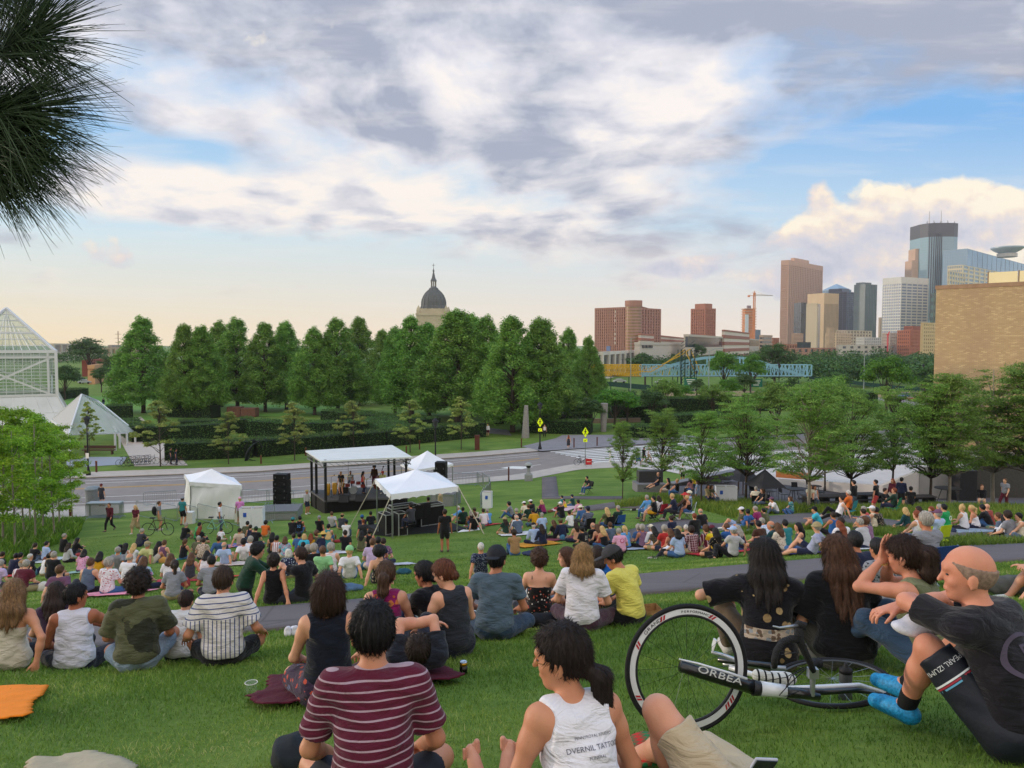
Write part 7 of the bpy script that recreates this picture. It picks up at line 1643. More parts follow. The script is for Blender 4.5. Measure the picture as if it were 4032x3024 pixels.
x,y=fz(2700,1830); bicycle('bicycle','bicycle behind the locust foliage near the crossing pedestrians',(x,y,.03),.1,BLKM,0)
x,y=fz(366,1975); m=MB(); m.lathe([(.5,0),(.55,.9),(.6,.95),(.6,1.05),(.4,1.2),(.05,1.25)],n=14); tag(m.build('litter_bin',mk('#7d8486',.5,.3),None,loc=(x,y,0)),'round grey litter bin behind the stacked barriers','bin')
# ---------- people ----------
CN_={'black':'#1b1b1f','navy':'#20263f','white':'#dfdde3','cream':'#d9cfba','grey':'#84868e','pale grey':'#b3b3b8','charcoal':'#393a42','slate blue':'#56657a','pale blue':'#a3b8dc','sky blue':'#5f9bd4','blue':'#2f5c9c','denim blue':'#3f6292',
'cyan':'#3fb4cf','teal':'#2f7f86','dark teal':'#1f464c','dark green':'#1f3a30','green':'#1f9a58','light green':'#8cc28c','lime':'#8fd34a','olive':'#5a5c42','khaki':'#9a8c68','tan':'#9a7a55','beige':'#c4b4a4','yellow':'#dcc22a','pale yellow':'#bcbc84','soft yellow':'#ddd36a','mustard':'#c08e1e',
'orange':'#d0692a','coral':'#cf4e50','red':'#b83434','rust':'#96443a','maroon':'#5a2030','magenta':'#8a2c60','pink':'#d9a0bd','orchid':'#c87fbd','lilac':'#b9a6c9','lavender':'#9da2bf','plum':'#6c4a66','mauve':'#83607f','brown':'#4a3228','peach':'#cf9d84','purple':'#5a3288'}
HC={'bk':('#141216','black'),'db':('#2a1c16','dark'),'br':('#563a26','brown'),'rd':('#7a3c20','auburn'),'bl':('#c0a06c','blond'),'gy':('#98928a','grey'),'wh':('#c2beb8','white')}
SKIN=['#c48a6a','#cf9a7c','#b87c5e','#d3a386','#a86c4c']
def skin_mat(c):
 k=('skin',c)
 if k in MATS: return MATS[k]
 m,n,b=newmat('skin'); tc=n('ShaderNodeTexCoord').outputs['Object']
 a=n('ShaderNodeTexNoise',{'Vector':tc,'Scale':9.,'Detail':4.}).outputs[0]; q=n('ShaderNodeTexNoise',{'Vector':tc,'Scale':120.,'Detail':2.}).outputs[0]
 r=lin(c); col=n.mix(n.remap(a,.35,.7,0,.5),r,(r[0]*.85,r[1]*.62,r[2]*.55)); L(n,col,b.inputs['Base Color']); b.inputs['Roughness'].default_value=.55; b.inputs['Specular IOR Level'].default_value=.35
 b.inputs['Subsurface Weight'].default_value=.08; b.inputs['Subsurface Radius'].default_value=(.02,.008,.004)
 bu=n('ShaderNodeBump',{'Height':q,'Strength':.3,'Distance':.003}); L(n,bu.outputs[0],b.inputs['Normal']); MATS[k]=m; return m
def hair_mat(c):
 k=('hair',c)
 if k in MATS: return MATS[k]
 m,n,b=newmat('hair'); tc=n('ShaderNodeTexCoord').outputs['Object']; mp=n('ShaderNodeMapping',{'Vector':tc,'Scale':(95,95,9)}).outputs[0]
 a=n('ShaderNodeTexNoise',{'Vector':mp,'Scale':1.,'Detail':4.,'Distortion':.8}).outputs[0]; w=n('ShaderNodeTexNoise',{'Vector':tc,'Scale':9.,'Detail':3.}).outputs[0]; r=lin(c)
 col=n.mix(n.remap(a,.32,.72),tuple(x*.45 for x in r),tuple(min(1,x*1.7+.006) for x in r)); col=n.mix(n.remap(w,.45,.75,0,.4),col,tuple(x*.5 for x in r))
 L(n,col,b.inputs['Base Color']); b.inputs['Roughness'].default_value=.62; b.inputs['Specular IOR Level'].default_value=.3
 bu=n('ShaderNodeBump',{'Height':a,'Strength':.7,'Distance':.006}); L(n,bu.outputs[0],b.inputs['Normal']); MATS[k]=m; return m
def cloth(c,pat=None,c2=None,sc=1.,c3=None):
 k=('cloth',str(c),pat,str(c2),sc,str(c3))
 if k in MATS: return MATS[k]
 m,n,b=newmat('cloth'); tc=n('ShaderNodeTexCoord').outputs['Object']; s=n('ShaderNodeSeparateXYZ',{0:tc}).outputs
 a=n('ShaderNodeTexNoise',{'Vector':tc,'Scale':6.,'Detail':5.}).outputs[0]; wv=n('ShaderNodeTexNoise',{'Vector':tc,'Scale':350.,'Detail':1.}).outputs[0]
 fold=n('ShaderNodeTexNoise',{'Vector':n('ShaderNodeMapping',{'Vector':tc,'Rotation':(.3,.5,.2),'Scale':(1.,1.,2.6)}).outputs[0],'Scale':5.5,'Detail':3.,'Distortion':1.6}).outputs[0]
 r=lin(c); col=n.mix(n.remap(a,.3,.7,0,.22),r,tuple(x*.72 for x in r)); c2=lin(c2 or '#dddddd'); c3=lin(c3) if c3 else c2
 if pat=='hstripe': f=n.math('GREATER_THAN',n.math('FRACT',n.math('MULTIPLY',s[2],sc)),.80); col=n.mix(f,col,c2)
 elif pat=='vstripe': f=n.math('GREATER_THAN',n.math('FRACT',n.math('MULTIPLY',s[0],sc)),.72); col=n.mix(f,col,c2)
 elif pat=='vhstripe':   # upright stripes with a cross striped yoke
  f=n.math('GREATER_THAN',n.math('FRACT',n.math('MULTIPLY',s[0],sc)),.74); g=n.math('GREATER_THAN',n.math('FRACT',n.math('MULTIPLY',s[2],sc*.9)),.78); yk=n.math('GREATER_THAN',s[2],.455)
  q=n('ShaderNodeMix',{0:yk,2:f,3:g}).outputs[0]; col=n.mix(q,col,c2)
 elif pat=='plaid':
  f=n.math('GREATER_THAN',n.math('FRACT',n.math('MULTIPLY',s[0],sc)),.6); g=n.math('GREATER_THAN',n.math('FRACT',n.math('MULTIPLY',s[2],sc)),.6); col=n.mix(n.math('MULTIPLY',n.math('ADD',f,g),.45),col,c2); h=n.math('GREATER_THAN',n.math('FRACT',n.math('MULTIPLY',s[0],sc*.5)),.88); col=n.mix(h,col,c3)
 elif pat in('floral','camo','dots'):
  v=n('ShaderNodeTexVoronoi',{'Vector':tc,'Scale':sc},feature='F1'); nz=n('ShaderNodeTexNoise',{'Vector':tc,'Scale':sc*2.4,'Detail':3.}).outputs[0]
  d=n.math('ADD',v.outputs[0],n.math('MULTIPLY',n.math('SUBTRACT',nz,.5),.55 if pat!='dots' else .15)); th=.30 if pat=='floral' else .45 if pat=='camo' else .26
  f=n.math('LESS_THAN',d,th); cs=n.mix(n.math('GREATER_THAN',n('ShaderNodeSeparateColor',{0:v.outputs[1]}).outputs[0],.6),c2,c3); col=n.mix(f,col,cs)
 elif pat=='tiedye':
  nz=n('ShaderNodeTexNoise',{'Vector':tc,'Scale':sc,'Detail':2.,'Distortion':2.}).outputs[0]; col=n.ramp(nz,[(.3,lin('#3f8fc0')),(.45,lin('#7cc0c8')),(.55,lin('#c98ab0')),(.7,lin('#4a4f8c'))])
 L(n,col,b.inputs['Base Color']); b.inputs['Roughness'].default_value=.9; b.inputs['Specular IOR Level'].default_value=.12; b.inputs['Sheen Weight'].default_value=.15
 hh=n.math('ADD',n.math('MULTIPLY',fold,1.),n.math('MULTIPLY',wv,.04)); bu=n('ShaderNodeBump',{'Height':hh,'Strength':.85,'Distance':.035}); L(n,bu.outputs[0],b.inputs['Normal']); MATS[k]=m; return m
PAT={'floral':('floral','patterned'),'camo':('camo','mottled'),'hs':('hstripe','striped'),'vs':('vstripe','striped'),'plaid':('plaid','checked'),'tie':('tiedye','tie dye'),'dots':('dots','spotted')}
P2={'navy':'#b8c4da','black':'#c9b89a','white':'#b04a58','pink':'#a02c50','beige':'#6a4f44','grey':'#2e3034','olive':'#2f3426','cream':'#8a6a54','maroon':'#b9a8ae','charcoal':'#6a5c3e','magenta':'#c88a3a','plum':'#b59ab0','pale grey':'#4c4466','teal':'#d0d8d0','blue':'#cfd6e4','pale blue':'#e6eaf2'}
POSES={'x':sit_x,'k':sit_k,'b':sit_b,'s':sit_s,'c':sit_c,'S':stand,'W':walk,'l':lie,'p':prone,'n':kneel}
PHR={'x':'sitting','k':'sitting with knees up','b':'leaning back','s':'sitting propped on one arm','c':'seated','S':'standing','W':'walking','l':'lying down','p':'lying propped on elbows','n':'kneeling'}
VARS={'x':[dict(),dict(lean=(10,32),head=(14,10,0)),dict(lean=(2,14),head=(-16,2,0),hR=(.18,.36,.3))],'k':[dict(),dict(lean=(4,20),head=(20,0,0)),dict(lean=(14,34),head=(-18,4,0))],
'b':[dict(),dict(lean=(-18,-4),head=(18,4,0),hL=(-.05,.28,.2),eL=(-.9,-.1,-.5)),dict(lean=(-26,-12),fR=(.14,.62,0),fL=(-.14,.8,-.1),head=(-14,6,0))],'c':[dict(),dict(lean=(-10,0),head=(16,0,0)),dict(lean=(6,18),head=(-12,6,0))]}
CACHE={}
def part_key(*a): return a
def person_parts(code,var,fem,top,bot,hair,hat,h,shoes=1):
 """meshes for one pose, each built once and shared by everyone in that pose"""
 base=dict(POSES[code](f=fem)); vs=VARS.get(code);
 if vs: base.update(vs[var%len(vs)])
 else: var=0
 kb=(code,var,fem,h); out={}
 def get(k,fn):
  if k not in CACHE: CACHE[k]=fn()
  return CACHE[k]
 J=get(kb+('J',),lambda:skel(base)); wr=wrinkle(base,.0024,var*2.+fem)
 out['body']=get(kb+('body',),lambda:sdf_obj(body_prims(J,base,0),h,'body'))
 if top: out['shirt']=get(kb+('top',top),lambda:sdf_obj(shirt_prims(J,base,top),h,'shirt',disp=wr))
 if bot in('long','short'): out['trousers' if bot=='long' else 'shorts']=get(kb+('bot',bot),lambda:sdf_obj(pants_prims(J,base,bot),h,'trousers',disp=wr))
 elif bot: out['skirt']=get(kb+('bot',bot),lambda:sdf_obj(skirt_prims(J,base,1.35 if bot=='maxi' else .9),h,'skirt',disp=wr))
 if shoes: out['shoe']=get(kb+('shoe',),lambda:[sdf_obj(shoe_prims(J,k,base),h,'shoe') for k in 'RL'])
 if hair!='none': out['hair']=get(kb+('hair',hair),lambda:hair_mesh(J,base,hair,h*.75,1.3))
 if hat: out['hat']=get(kb+('hat',hat),lambda:hat_mesh(J,hat,h*.75))
 tp=J['hc']+J['Ah'][2]*.125; out['_top']=tp
 return out
PEOPLE=[]
OFF={'A':(0,2050,3.456),'B':(560,1980,3.456),'C':(1100,1980,3.456),'D':(1850,1940,3.456),'E':(2300,1840,3.456),'F':(2800,1880,3.456),'G':(3392,1880,3.456),'H':(1150,1740,3.16),'I':(0,1800,1.843),'J':(2000,1000,1.844),'K':(1000,1000,1.844),'M':(0,1100,1.844)}
STAGE_XY=(-11.,54.)
def rowsplit(r):
 t=r.split('|'); a=t[0].split(); return a,[q.strip() for q in t[1:]]
ROWS='''
A 480 240 k|black t|short db
A 640 245 x|pale blue t|short bk
A 880 190 x|black t|short gy
A 1060 190 k|black l|long bk
A 945 295 x|pale grey l|long db
A 415 375 b|black t|buzz wh
A 40 420 x|black t|short db
A 225 455 x|navy t|short bk
A 285 462 x|navy l|short bk
A 720 400 x|tan t|curly br
A 670 470 x|white t|bun bk
A 1150 395 x|pink t floral|mid bk
A 1365 450 x|mustard v|mid bk
A 1640 280 x|cyan t|mid bk
A 1715 215 x|pale grey v|long bk
A 1700 270 x|navy t floral|mid db
A 1825 285 k|white t|long bl
A 1610 405 b|grey t|short gy
A 2010 190 b|pale yellow t|short gy|cap khaki
A 1940 110 k|charcoal t|short gy
A 1770 460 x|white t|balding gy|n=in a low grey chair with a hand on the head
A 1960 520 x|blue t tie|mid br
A 1500 560 x|white t floral|curly gy
A 1240 575 x|slate blue v|short br
A 820 605 b|plum t|short br
A 740 485 x|black t|short gy
A 310 580 x|white t vs|short gy|cap tan
A 20 585 x|lilac t|short gy
A 365 600 x|maroon t|short gy
B 600 240 k|black t|short gy
B 785 225 x|green l|short bk|y=-20
B 790 340 x|black t|long rd
B 770 440 x|olive t|short gy
B 835 510 x|beige t camo|short db
B 1045 420 b|denim blue l|short db
B 1080 360 x|white t|short bk|d=.7
B 1325 335 b|beige t|short db
B 1435 262 x|olive t camo|short bk
B 1475 325 x|navy v|bun db
B 1548 340 x|black t|short db|beanie dark green
B 1685 285 k|orange l|curly bk
B 1775 375 x|black s|long bk
B 1835 505 x|white v vs|short bk
B 1945 525 x|blue t tie|mid br
B 2060 392 k|lime t|short db
B 1120 572 b|pale blue t|balding gy
B 1385 540 b|white t|curly bk
B 1478 525 x|white l|curly gy
B 590 555 x|black v|pony br
B 255 555 x|black s|bun bk
B 305 450 x|plum v|short br
B 230 530 x|black t|long bk
B 390 725 x|white t|mid br|n=with a dark strap across the back
B 665 705 x|charcoal v|long br
B 880 665 x|white v|mid bk
B 440 872 x|grey t|pony db|n=in navy overalls|ov
B 940 795 x|grey t|short bk
B 1990 610 x|navy t floral|bob wh
C 185 200 k|black l|short db|beanie teal
C 280 182 k|black v|short bk|n=with blue number 52 on the back|t52
C 540 165 b|black t|short gy|cap grey
C 710 120 b|pale grey t|short br
C 858 160 k|charcoal l|short bk|cap tan
C 910 260 k|white t|short db|cap navy
C 1142 255 b|charcoal t|buzz rd
C 670 315 k|teal v|short bk
C 505 355 x|olive t camo|curly br
C 275 410 x|denim blue t|short bk
C 338 455 x|cyan t|bob bl
C 430 405 k|mustard t|long rd
C 597 405 x|navy t|short db|bighat straw
C 668 398 k|teal v|mid bl
C 895 380 b|black t|short db
C 1115 385 k|olive t|long bk
C 1225 395 x|black v|short bk
C 1270 490 x|lilac t|short br
C 1340 465 x|navy t|short bk
C 1412 482 x|plum t floral|short db
C 958 540 b|white t|short bl|beanie light green
C 705 545 x|white v hs|curly gy
C 475 650 x|black t|curly gy
C 325 500 x|pink t|bun bk
C 588 603 b|light green t|short br
C 1362 562 b|black s floral|afro bk|f
C 395 690 x|charcoal t|curly gy
C 1240 92 x|black t|short bk|n=with a white towel over the back
C 1420 190 x|red t|mid db
C 1125 200 k|navy l|short db|beanie blue
C 2145 95 b|grey t|short bk
D 60 175 k|beige l|short db|cap olive
D 235 210 k|sky blue l|short gy
D 180 260 x|white l|short db
D 65 300 b|black t|curly br
D 12 285 k|black v|mid gy
D 525 140 k|grey t floral|curly bk|y=50
D 735 155 x|cream t|short db|cap white
D 825 135 x|black l|short bk|cap white
D 795 180 x|dark green t|short br
D 970 130 k|magenta t|mid bl
D 630 260 x|black t|short gy
D 625 315 x|white l|short gy
D 855 250 x|mustard t|short bk|sk=4
D 640 360 x|slate blue t|balding gy
D 980 290 x|pale blue t|short gy
D 475 370 x|dark green t|long db|bucket khaki
D 1230 180 k|black t|short gy|cap white|n=raising a phone with both hands
D 1280 62 x|yellow s|bun bk|d=.65
D 1390 60 x|dark teal t|short bk|cap navy|d=.8
D 1250 85 x|teal t|short bk|d=.8
D 600 478 k|tan t|short db
D 865 415 x|pale blue l|short wh|cap black
D 970 440 x|navy l|long db
D 1228 350 x|navy l|short br|cap olive
D 1130 370 x|black t|long br
D 1350 290 x|white t|bun db
D 1500 213 x|denim blue l|short br|widehat cream
D 1470 165 x|pink l|short bk
D 1605 195 c|navy t hs|short bk|cap navy|ch=black fold|n=in a dark camp chair
D 1860 225 c|olive t|long bl|ch=black fold
D 2015 195 c|dark green t|short gy|ch=blue fold|n=in a blue camping chair
D 1440 410 x|peach s|long db
D 1520 480 x|black t|lowbun bk|tx
D 1670 425 k|black t|balding gy
D 1720 455 x|rust s|long br
D 1790 475 x|black s|long bl|n=in a denim skirt
D 1905 430 x|slate blue t|short br
D 2020 525 x|pink t|short gy|logo
D 2100 475 x|sky blue t|pony bl
D 150 745 b|navy t dots|buzz wh|D=18
E 850 405 c|sky blue l|short gy|ch=white fold|D=36.5
E 940 370 c|black t|short bk|bc=mustard|ch=black fold|y=30|D=35.5
E 1010 420 c|white t|mid db|ch=red fold|D=36.5
E 1190 420 c|navy t|short bl|ch=black fold|y=40|D=36
E 1370 372 c|brown l|short gy|widehat red|ch=black fold|y=35|D=37
E 1432 335 c|blue t plaid|short wh|straw cream|n=in a wheelchair|y=30|D=38.5
E 1392 450 c|black s|short bl|ch=white fold|y=30|D=36
E 35 127 c|black t|short bk|ch=black fold|y=60|D=53|n=on a chair alone on the lawn
E 1005 70 b|black t|balding rd|n=reclining on the dark granite block|up=.62|y=60
E 1140 130 c|black v|long bk|y=20|D=50
E 1265 125 c|black t|short bl|y=20|D=49
E 1435 88 c|rose t|mid bk|y=-30|D=51
E 1490 88 S|yellow t|mid bk|D=51
E 1432 175 b|grey t|short gy|cap blue|D=47
E 1535 132 S|pale blue t|mid br|d=.75|skirt|D=49
E 1740 157 c|olive t camo|mid br|y=160|D=46
E 1690 185 c|khaki l|long db|y=140|D=46
E 1180 685 x|navy t|short db
E 1575 617 x|black t|balding gy
E 1500 645 x|black l|short rd
E 1280 782 x|black v|short bl|cap khaki
E 1160 845 x|black v|mid br
E 905 787 x|white l|short gy|cap cream
E 735 767 x|denim blue t|curly gy
E 792 783 x|plum v hs|curly gy
E 935 848 x|charcoal t plaid|long bk
E 1090 862 x|red t|curly gy
E 1260 957 x|pale blue t|mid bk
E 1455 812 x|maroon t plaid|curly db
E 1450 742 x|black t|short bk
E 1385 842 x|peach t|buzz wh
E 1650 780 x|maroon l vs|curly br
E 1740 778 k|yellow t|short bk|cap maroon
E 1215 1062 p|white s|long br|y=-60|n=reading on a picnic rug
E 1782 942 x|black t floral|long bk
E 1935 787 k|blue t|short br
E 2080 807 x|navy v|long gy
E 2020 922 s|pale grey t|short gy|cap pale blue
E 2137 500 b|olive t camo|short db|cap white|bc=pale blue|y=60
F 495 422 b|blue t|short bk
F 592 377 x|magenta t|short gy
F 705 407 x|olive t|short bk|d=.85
F 682 515 x|pale blue t plaid|short gy
F 820 265 k|white t|short db|cap plum|y=60
F 1072 272 s|teal t floral|mid br|y=40
F 807 600 k|dark teal l|balding gy|y=30
F 900 612 x|cream t floral|long br
F 1002 657 x|teal t|short bk
F 640 652 x|brown t|short bk
F 1180 600 s|charcoal v|long bk|y=60|sk=1
F 1432 572 b|lavender t|short gy|bucket khaki|y=30
F 1402 402 k|cyan t|short bk|cap black|y=40|n=in a blue low beach chair
F 1770 255 b|white v|short db|y=50|up=.25|n=reclining in a low lounger
F 1862 242 c|orange t|short wh|ch=teal fold|D=34
F 1655 472 s|blue v|short db
F 1765 542 x|white t|short db
F 1740 592 x|black t|verylong rd
F 2085 555 x|mauve t|curly br
F 2070 430 k|coral t|short gy
F 2010 557 x|pale grey t|short gy
F 2060 362 x|grey t plaid|short db
F 1935 187 S|black l|short bk|D=37
F 1410 197 c|white v|mid br|y=120|D=43
F 1352 182 c|cream t|short bk|y=120|D=43
F 612 112 c|cream t|short gy|ch=black cafe|y=-60|D=42
F 690 162 c|black t|mid br|ch=black cafe|y=60|D=41
F 1945 832 x|navy t|short bk|D=9.4
G 190 58 S|black t|short bk|bc=coral|short|D=37|n=in red shorts standing before the white wall
G 420 117 S|maroon l|long rd|y=60|D=41
G 545 107 S|navy l|short bk|cap black|y=-90|D=40
G 670 220 c|black t|short bk|cap black|y=-60|D=38
G 325 262 c|black t|short db|y=180|D=36
G 440 242 c|dark green l|short rd|ch=green fold|D=35
G 1640 132 c|black l|short br|y=90|D=41
G 1950 72 W|grey t|short br|bc=maroon|y=70|D=40
G 590 440 x|dark teal l|mid bl
G 765 412 x|black t|long db
G 745 525 c|white v|lowbun rd|ch=lime fold|n=in the left lime green chair|lo
G 1035 522 c|pale blue t|short gy|cap plum|ch=lime fold|n=in the right lime green chair|lo
G 942 395 x|lilac s|mid rd|y=60
G 1120 372 x|green t|short bk|logo
G 1052 430 x|grey t|short gy
G 1365 350 x|white v|topbun bl
G 1490 403 x|white s|pony bl|y=20
G 1702 367 x|rust t|none gy
G 1642 302 k|black l|short bk
G 1850 467 x|slate blue t|short br
G 1980 462 x|grey t|curly db
G 1930 517 k|white l|bob bk
G 2135 492 s|cream v|short bk|y=50
G 862 672 c|grey t|short gy|D=10.5|ch=navy fold|lo|n=wearing glasses in a blue folding beach chair
G 212 892 x|grey t floral|short bk|D=8.2|d=.9
G 200 412 k|black t floral|short bk
G 142 387 x|cream v|short gy|cap white
I 735 195 S|charcoal t|short rd|cap maroon
I 790 335 W|maroon l|short br|bc=black|y=175
I 980 350 W|maroon t|mid bl|maxi khaki|y=170
I 1157 322 S|grey t|short br|bc=khaki|short|y=-80|pack
I 1325 292 S|teal t|short db|cap grey|short|bc=black|y=-20
I 1597 328 S|white t|short bk|bc=slate blue|y=-70|sk=4
I 1740 292 S|orchid t|short bl|cap pink|bc=khaki|short
H 605 368 S|black t|balding rd|zp=1.35|y=150|n=playing a golden saxophone on stage
H 725 365 c|pale grey t|short bk|zp=1.35|y=180|sk=4|n=drumming at the back of the stage|ch=black fold
H 888 368 S|coral v|long bk|zp=1.35|y=-60|n=singing on stage in black trousers
H 1022 297 S|brown l|afro bk|zp=1.35|y=175|sk=4|bc=maroon|n=playing double bass on stage
H 1128 367 S|pale yellow t|short bk|beanie red|zp=1.35|y=175|sk=4|n=at the right of the stage
H 185 600 S|pale grey l|short gy|straw khaki|short|bc=navy|y=-70|n=at the side desk left of the stage
H 1692 690 S|black t|short db|y=10|n=under the tent holding a camera
H 1838 600 S|khaki l|short db|y=40
H 1472 762 c|charcoal t|short bk|n=in the office chair at the mixing desk|up=.26|y=20
H 1900 842 S|black t|short db|bc=black|short|sk=4|n=large and alone right in front of the open tent
H 1800 852 b|grey t|short bk
H 2065 797 k|sky blue l|buzz wh|y=70
H 2125 817 x|dark green t|short bk
J 440 1315 W|charcoal s|long rd|maxi charcoal|zp=.03|n=on the far side of the crossing
J 266 1240 S|white v|short rd|zp=.03|y=170|bc=black|n=with raised arm behind the left crossing sign
J 945 1412 W|pale grey t|short db|zp=.03|maxi denim blue|y=-60
J 990 1402 W|black l|short db|zp=.03|y=-60
J 1025 1402 W|white t|short gy|cap cream|zp=.03|bc=khaki|short|y=-80
J 1125 1432 W|cream l|short gy|maxi cream|zp=.03|y=-50
J 1508 1335 S|white t|short wh|cap white|zp=.03|y=20|n=with a black bag strap beyond the locust foliage
J 1270 1522 S|white t|short bk|zp=.3|short|bc=black|sk=4
J 1697 1492 S|sky blue t|short gy|zp=1.0|short|bc=beige
J 1722 1500 S|pale blue t|short db|zp=1.0|short|bc=beige
K 1668 1235 S|black l|short db|zp=.0|n=at the shaded garden entrance
K 1697 1235 S|white l|short bl|zp=.0|bc=maroon|n=at the shaded garden entrance
M 1238 1222 S|black t|short bk|zp=.03|y=-70|n=with a backpack beside a bicycle by the far hedge
M 1278 1232 S|navy t|short bk|zp=.03|y=-70|n=beside a bicycle by the far hedge
M 750 862 S|black l|short bk|zp=.0|n=tiny on the green terrace far left
'''
TOPN={'t':('tee','t-shirt'),'l':('long','long sleeved top'),'v':('tank','sleeveless top'),'s':('strap','strap top')}
CN_['rose']='#b07a80'
def build_crowd():
 R=[]
 for ln in ROWS.strip().split('\n'):
  F_=[q.strip() for q in ln.split('|')]; a=F_[0].split(); o=dict(px=OFF[a[0]][0]+float(a[1])/OFF[a[0]][2],py=OFF[a[0]][1]+float(a[2])/OFF[a[0]][2],code=a[3],F=F_,zone=a[0])
  t=F_[1].split(); pat=None
  if t[-1] in PAT: pat=t.pop()
  o['top'],o['topn']=TOPN[t[-1]]; o['col']=' '.join(t[:-1]); o['pat']=pat; hs,hc=F_[2].split(); o['hair']=hs; o['hc']=hc
  o['fem']=1 if hs in('long','mid','bob','bun','lowbun','pony','topbun','verylong') or o['top']=='strap' or 'f' in F_[3:] else 0
  o.update(y=0,d=1,n=None,hat=None,bc=None,bot=None,ch=None,zp=None,D=None,up=0,sk=None,fl=set())
  for q in F_[3:]:
   if '=' in q:
    k,v=q.split('=',1); o[k]=v if k in('n','bc','ch') else float(v)
   elif q.split()[0] in('cap','beanie','straw','bighat','bucket','widehat'): o['hat']=q.split()[0]; o['hatc']=q.split(' ',1)[1]
   elif q.split()[0]=='maxi': o['bot']='maxi'; o['bc']=q.split(' ',1)[1]
   elif q=='short': o['bot']='short'
   elif q=='skirt': o['bot']='skirt'; o['bc']=o['col']
   else: o['fl'].add(q)
  R.append(o)
 # labels
 for o in R:
  hn={'none':'bald','balding':'balding','buzz':HC[o['hc']][1]+' cropped','afro':'big curly haired','curly':'curly '+HC[o['hc']][1]}.get(o['hair'],None)
  ln_={'long':'long ','verylong':'very long ','bob':'bobbed ','bun':'bunned ','lowbun':'bunned ','topbun':'bunned ','pony':'ponytailed '}.get(o['hair'],'')
  hn=hn or (ln_+HC[o['hc']][1]+' haired'); sh=o['col']+(' '+PAT[o['pat']][1] if o['pat'] else '')+' '+o['topn']
  if o['code'] in 'SW' and o['d']<1: hn='small '+hn
  o['sh']=sh; hat=(' and '+(o['hatc'] if o['hatc']!='straw' else 'wide straw')+' '+{'bighat':'sun hat','widehat':'brimmed hat','straw':'straw hat','bucket':'bucket hat'}.get(o['hat'],o['hat']).replace('sun hat','hat')) if o['hat'] else ''
  o['base']=('child' if o['d']<=.75 else 'person')+' in '+sh+hat; o['hn']=hn
  if o['hat'] : o['hn']=''
 for i,o in enumerate(R):
  ds=sorted(((q['px']-o['px'])**2+((q['py']-o['py'])*1.3)**2,j) for j,q in enumerate(R) if j!=i and q['sh']!=o['sh'])
  def rel(j):
   q=R[j]; dx=o['px']-q['px']; dy=o['py']-q['py']
   return ('left of' if dx<0 else 'right of') if abs(dx)>abs(dy)*.9 else ('behind' if dy<0 else 'in front of')
  q=R[ds[0][1]]; ref=q['sh'].replace('long sleeved top','long sleeves').replace('sleeveless top','sleeveless top')
  if o['n']: lab=(o['hn']+' '+o['base']+' '+o['n']).strip()
  else: lab=(o['hn']+' '+o['base']+' '+PHR[o['code']]+' '+rel(ds[0][1])+' the one in '+ref).strip()
  w=lab.split()
  if len(w)>16: lab=lab.replace('sitting with knees up','sitting').replace('sitting propped on one arm','sitting').replace('the one in','')
  w=lab.split()
  if len(w)>16 and o['hn']: lab=lab[len(o['hn'])+1:]
  lab=lab.replace('  ',' '); o['label']=' '.join(lab.split()[:16])
 seen={}
 for o in R: seen.setdefault(o['label'],[]).append(o)
 for l_,g in seen.items():
  if len(g)>1:
   g.sort(key=lambda q:q['px'])
   for k,o in enumerate(g): o['label']=('leftmost ' if k==0 else 'rightmost ' if k==len(g)-1 else 'middle ')+' '.join(l_.split()[:15])
 for i,o in enumerate(R):
  rr=random.Random(i*7+3); code=o['code']; fem=o['fem']; var=rr.randrange(3)
  sc=(.955 if fem else 1.0)*o['d']*rr.uniform(.97,1.04)
  bot=o['bot'] or ('long' if rr.random()<(.45 if code in'xkbs' else .8) else 'short')
  dist=o['D'] or (crowdD(o['px'],o['py']) if o['zp'] is None and o['code'] not in 'SW' and o['zone'] not in 'H' else 40); h=.016 if dist<16 else .021 if dist<27 else .028
  M=person_parts(code,var,fem,o['top'],bot,o['hair'],o['hat'],h)
  tp=M['_top']*sc; up=o['up']
  if 'lo' in o['fl']: up-=.20
  # head top pixel -> foot point, allowing for the forward offset of the head
  hz=tp[2]+up
  if o['D']: p=atd(o['px'],o['py'],o['D']); x,y=p[0],p[1]; z=p[2]-hz
  elif o['zp'] is not None: p=flat(o['px'],o['py'],o['zp']+hz); x,y,z=p[0],p[1],o['zp']+up
  elif code in 'SW' or o['zone']=='H' or 'up' in ''.join(o['F'][3:]): x,y,z=hit(o['px'],o['py'],hz); z=z+up
  else: D_=crowdD(o['px'],o['py'],hz-.86); p=atd(o['px'],o['py'],D_); x,y=p[0],p[1]; z=float(tz(x,y))+up
  if o['D']: z=float(tz(x,y))+up
  yaw=math.atan2(-(STAGE_XY[0]-x),max(2.,STAGE_XY[1]-y)); yaw*= .8 if x<0 else .75
  if o['zp'] is not None or o['zone'] in 'IJKM': yaw=0
  rz=yaw+math.radians(o['y'])+rr.uniform(-.16,.16)
  ox,oy=tp[0]*math.cos(rz)-tp[1]*math.sin(rz),tp[0]*math.sin(rz)+tp[1]*math.cos(rz); x-=ox; y-=oy
  if o['zp'] is None and not up and not o['D']: z=float(tz(x,y))+ (0.0 if code in 'SWxksbc' else 0)
  e=empty('person',(x,y,z),rz,o['label'],'child' if o['d']<=.75 else 'person','people at the open air concert' if code not in'SW' or o['zp'] is None else 'people walking or playing beyond the crowd')
  e.scale=(sc,sc,sc)
  if code in 'xkbs' and not up: # tip with the slope
   e.rotation_mode='XYZ'
  sk=SKIN[int(o['sk'])] if o['sk'] is not None else SKIN[rr.choice([0,1,1,3,3,2])]
  pat=None
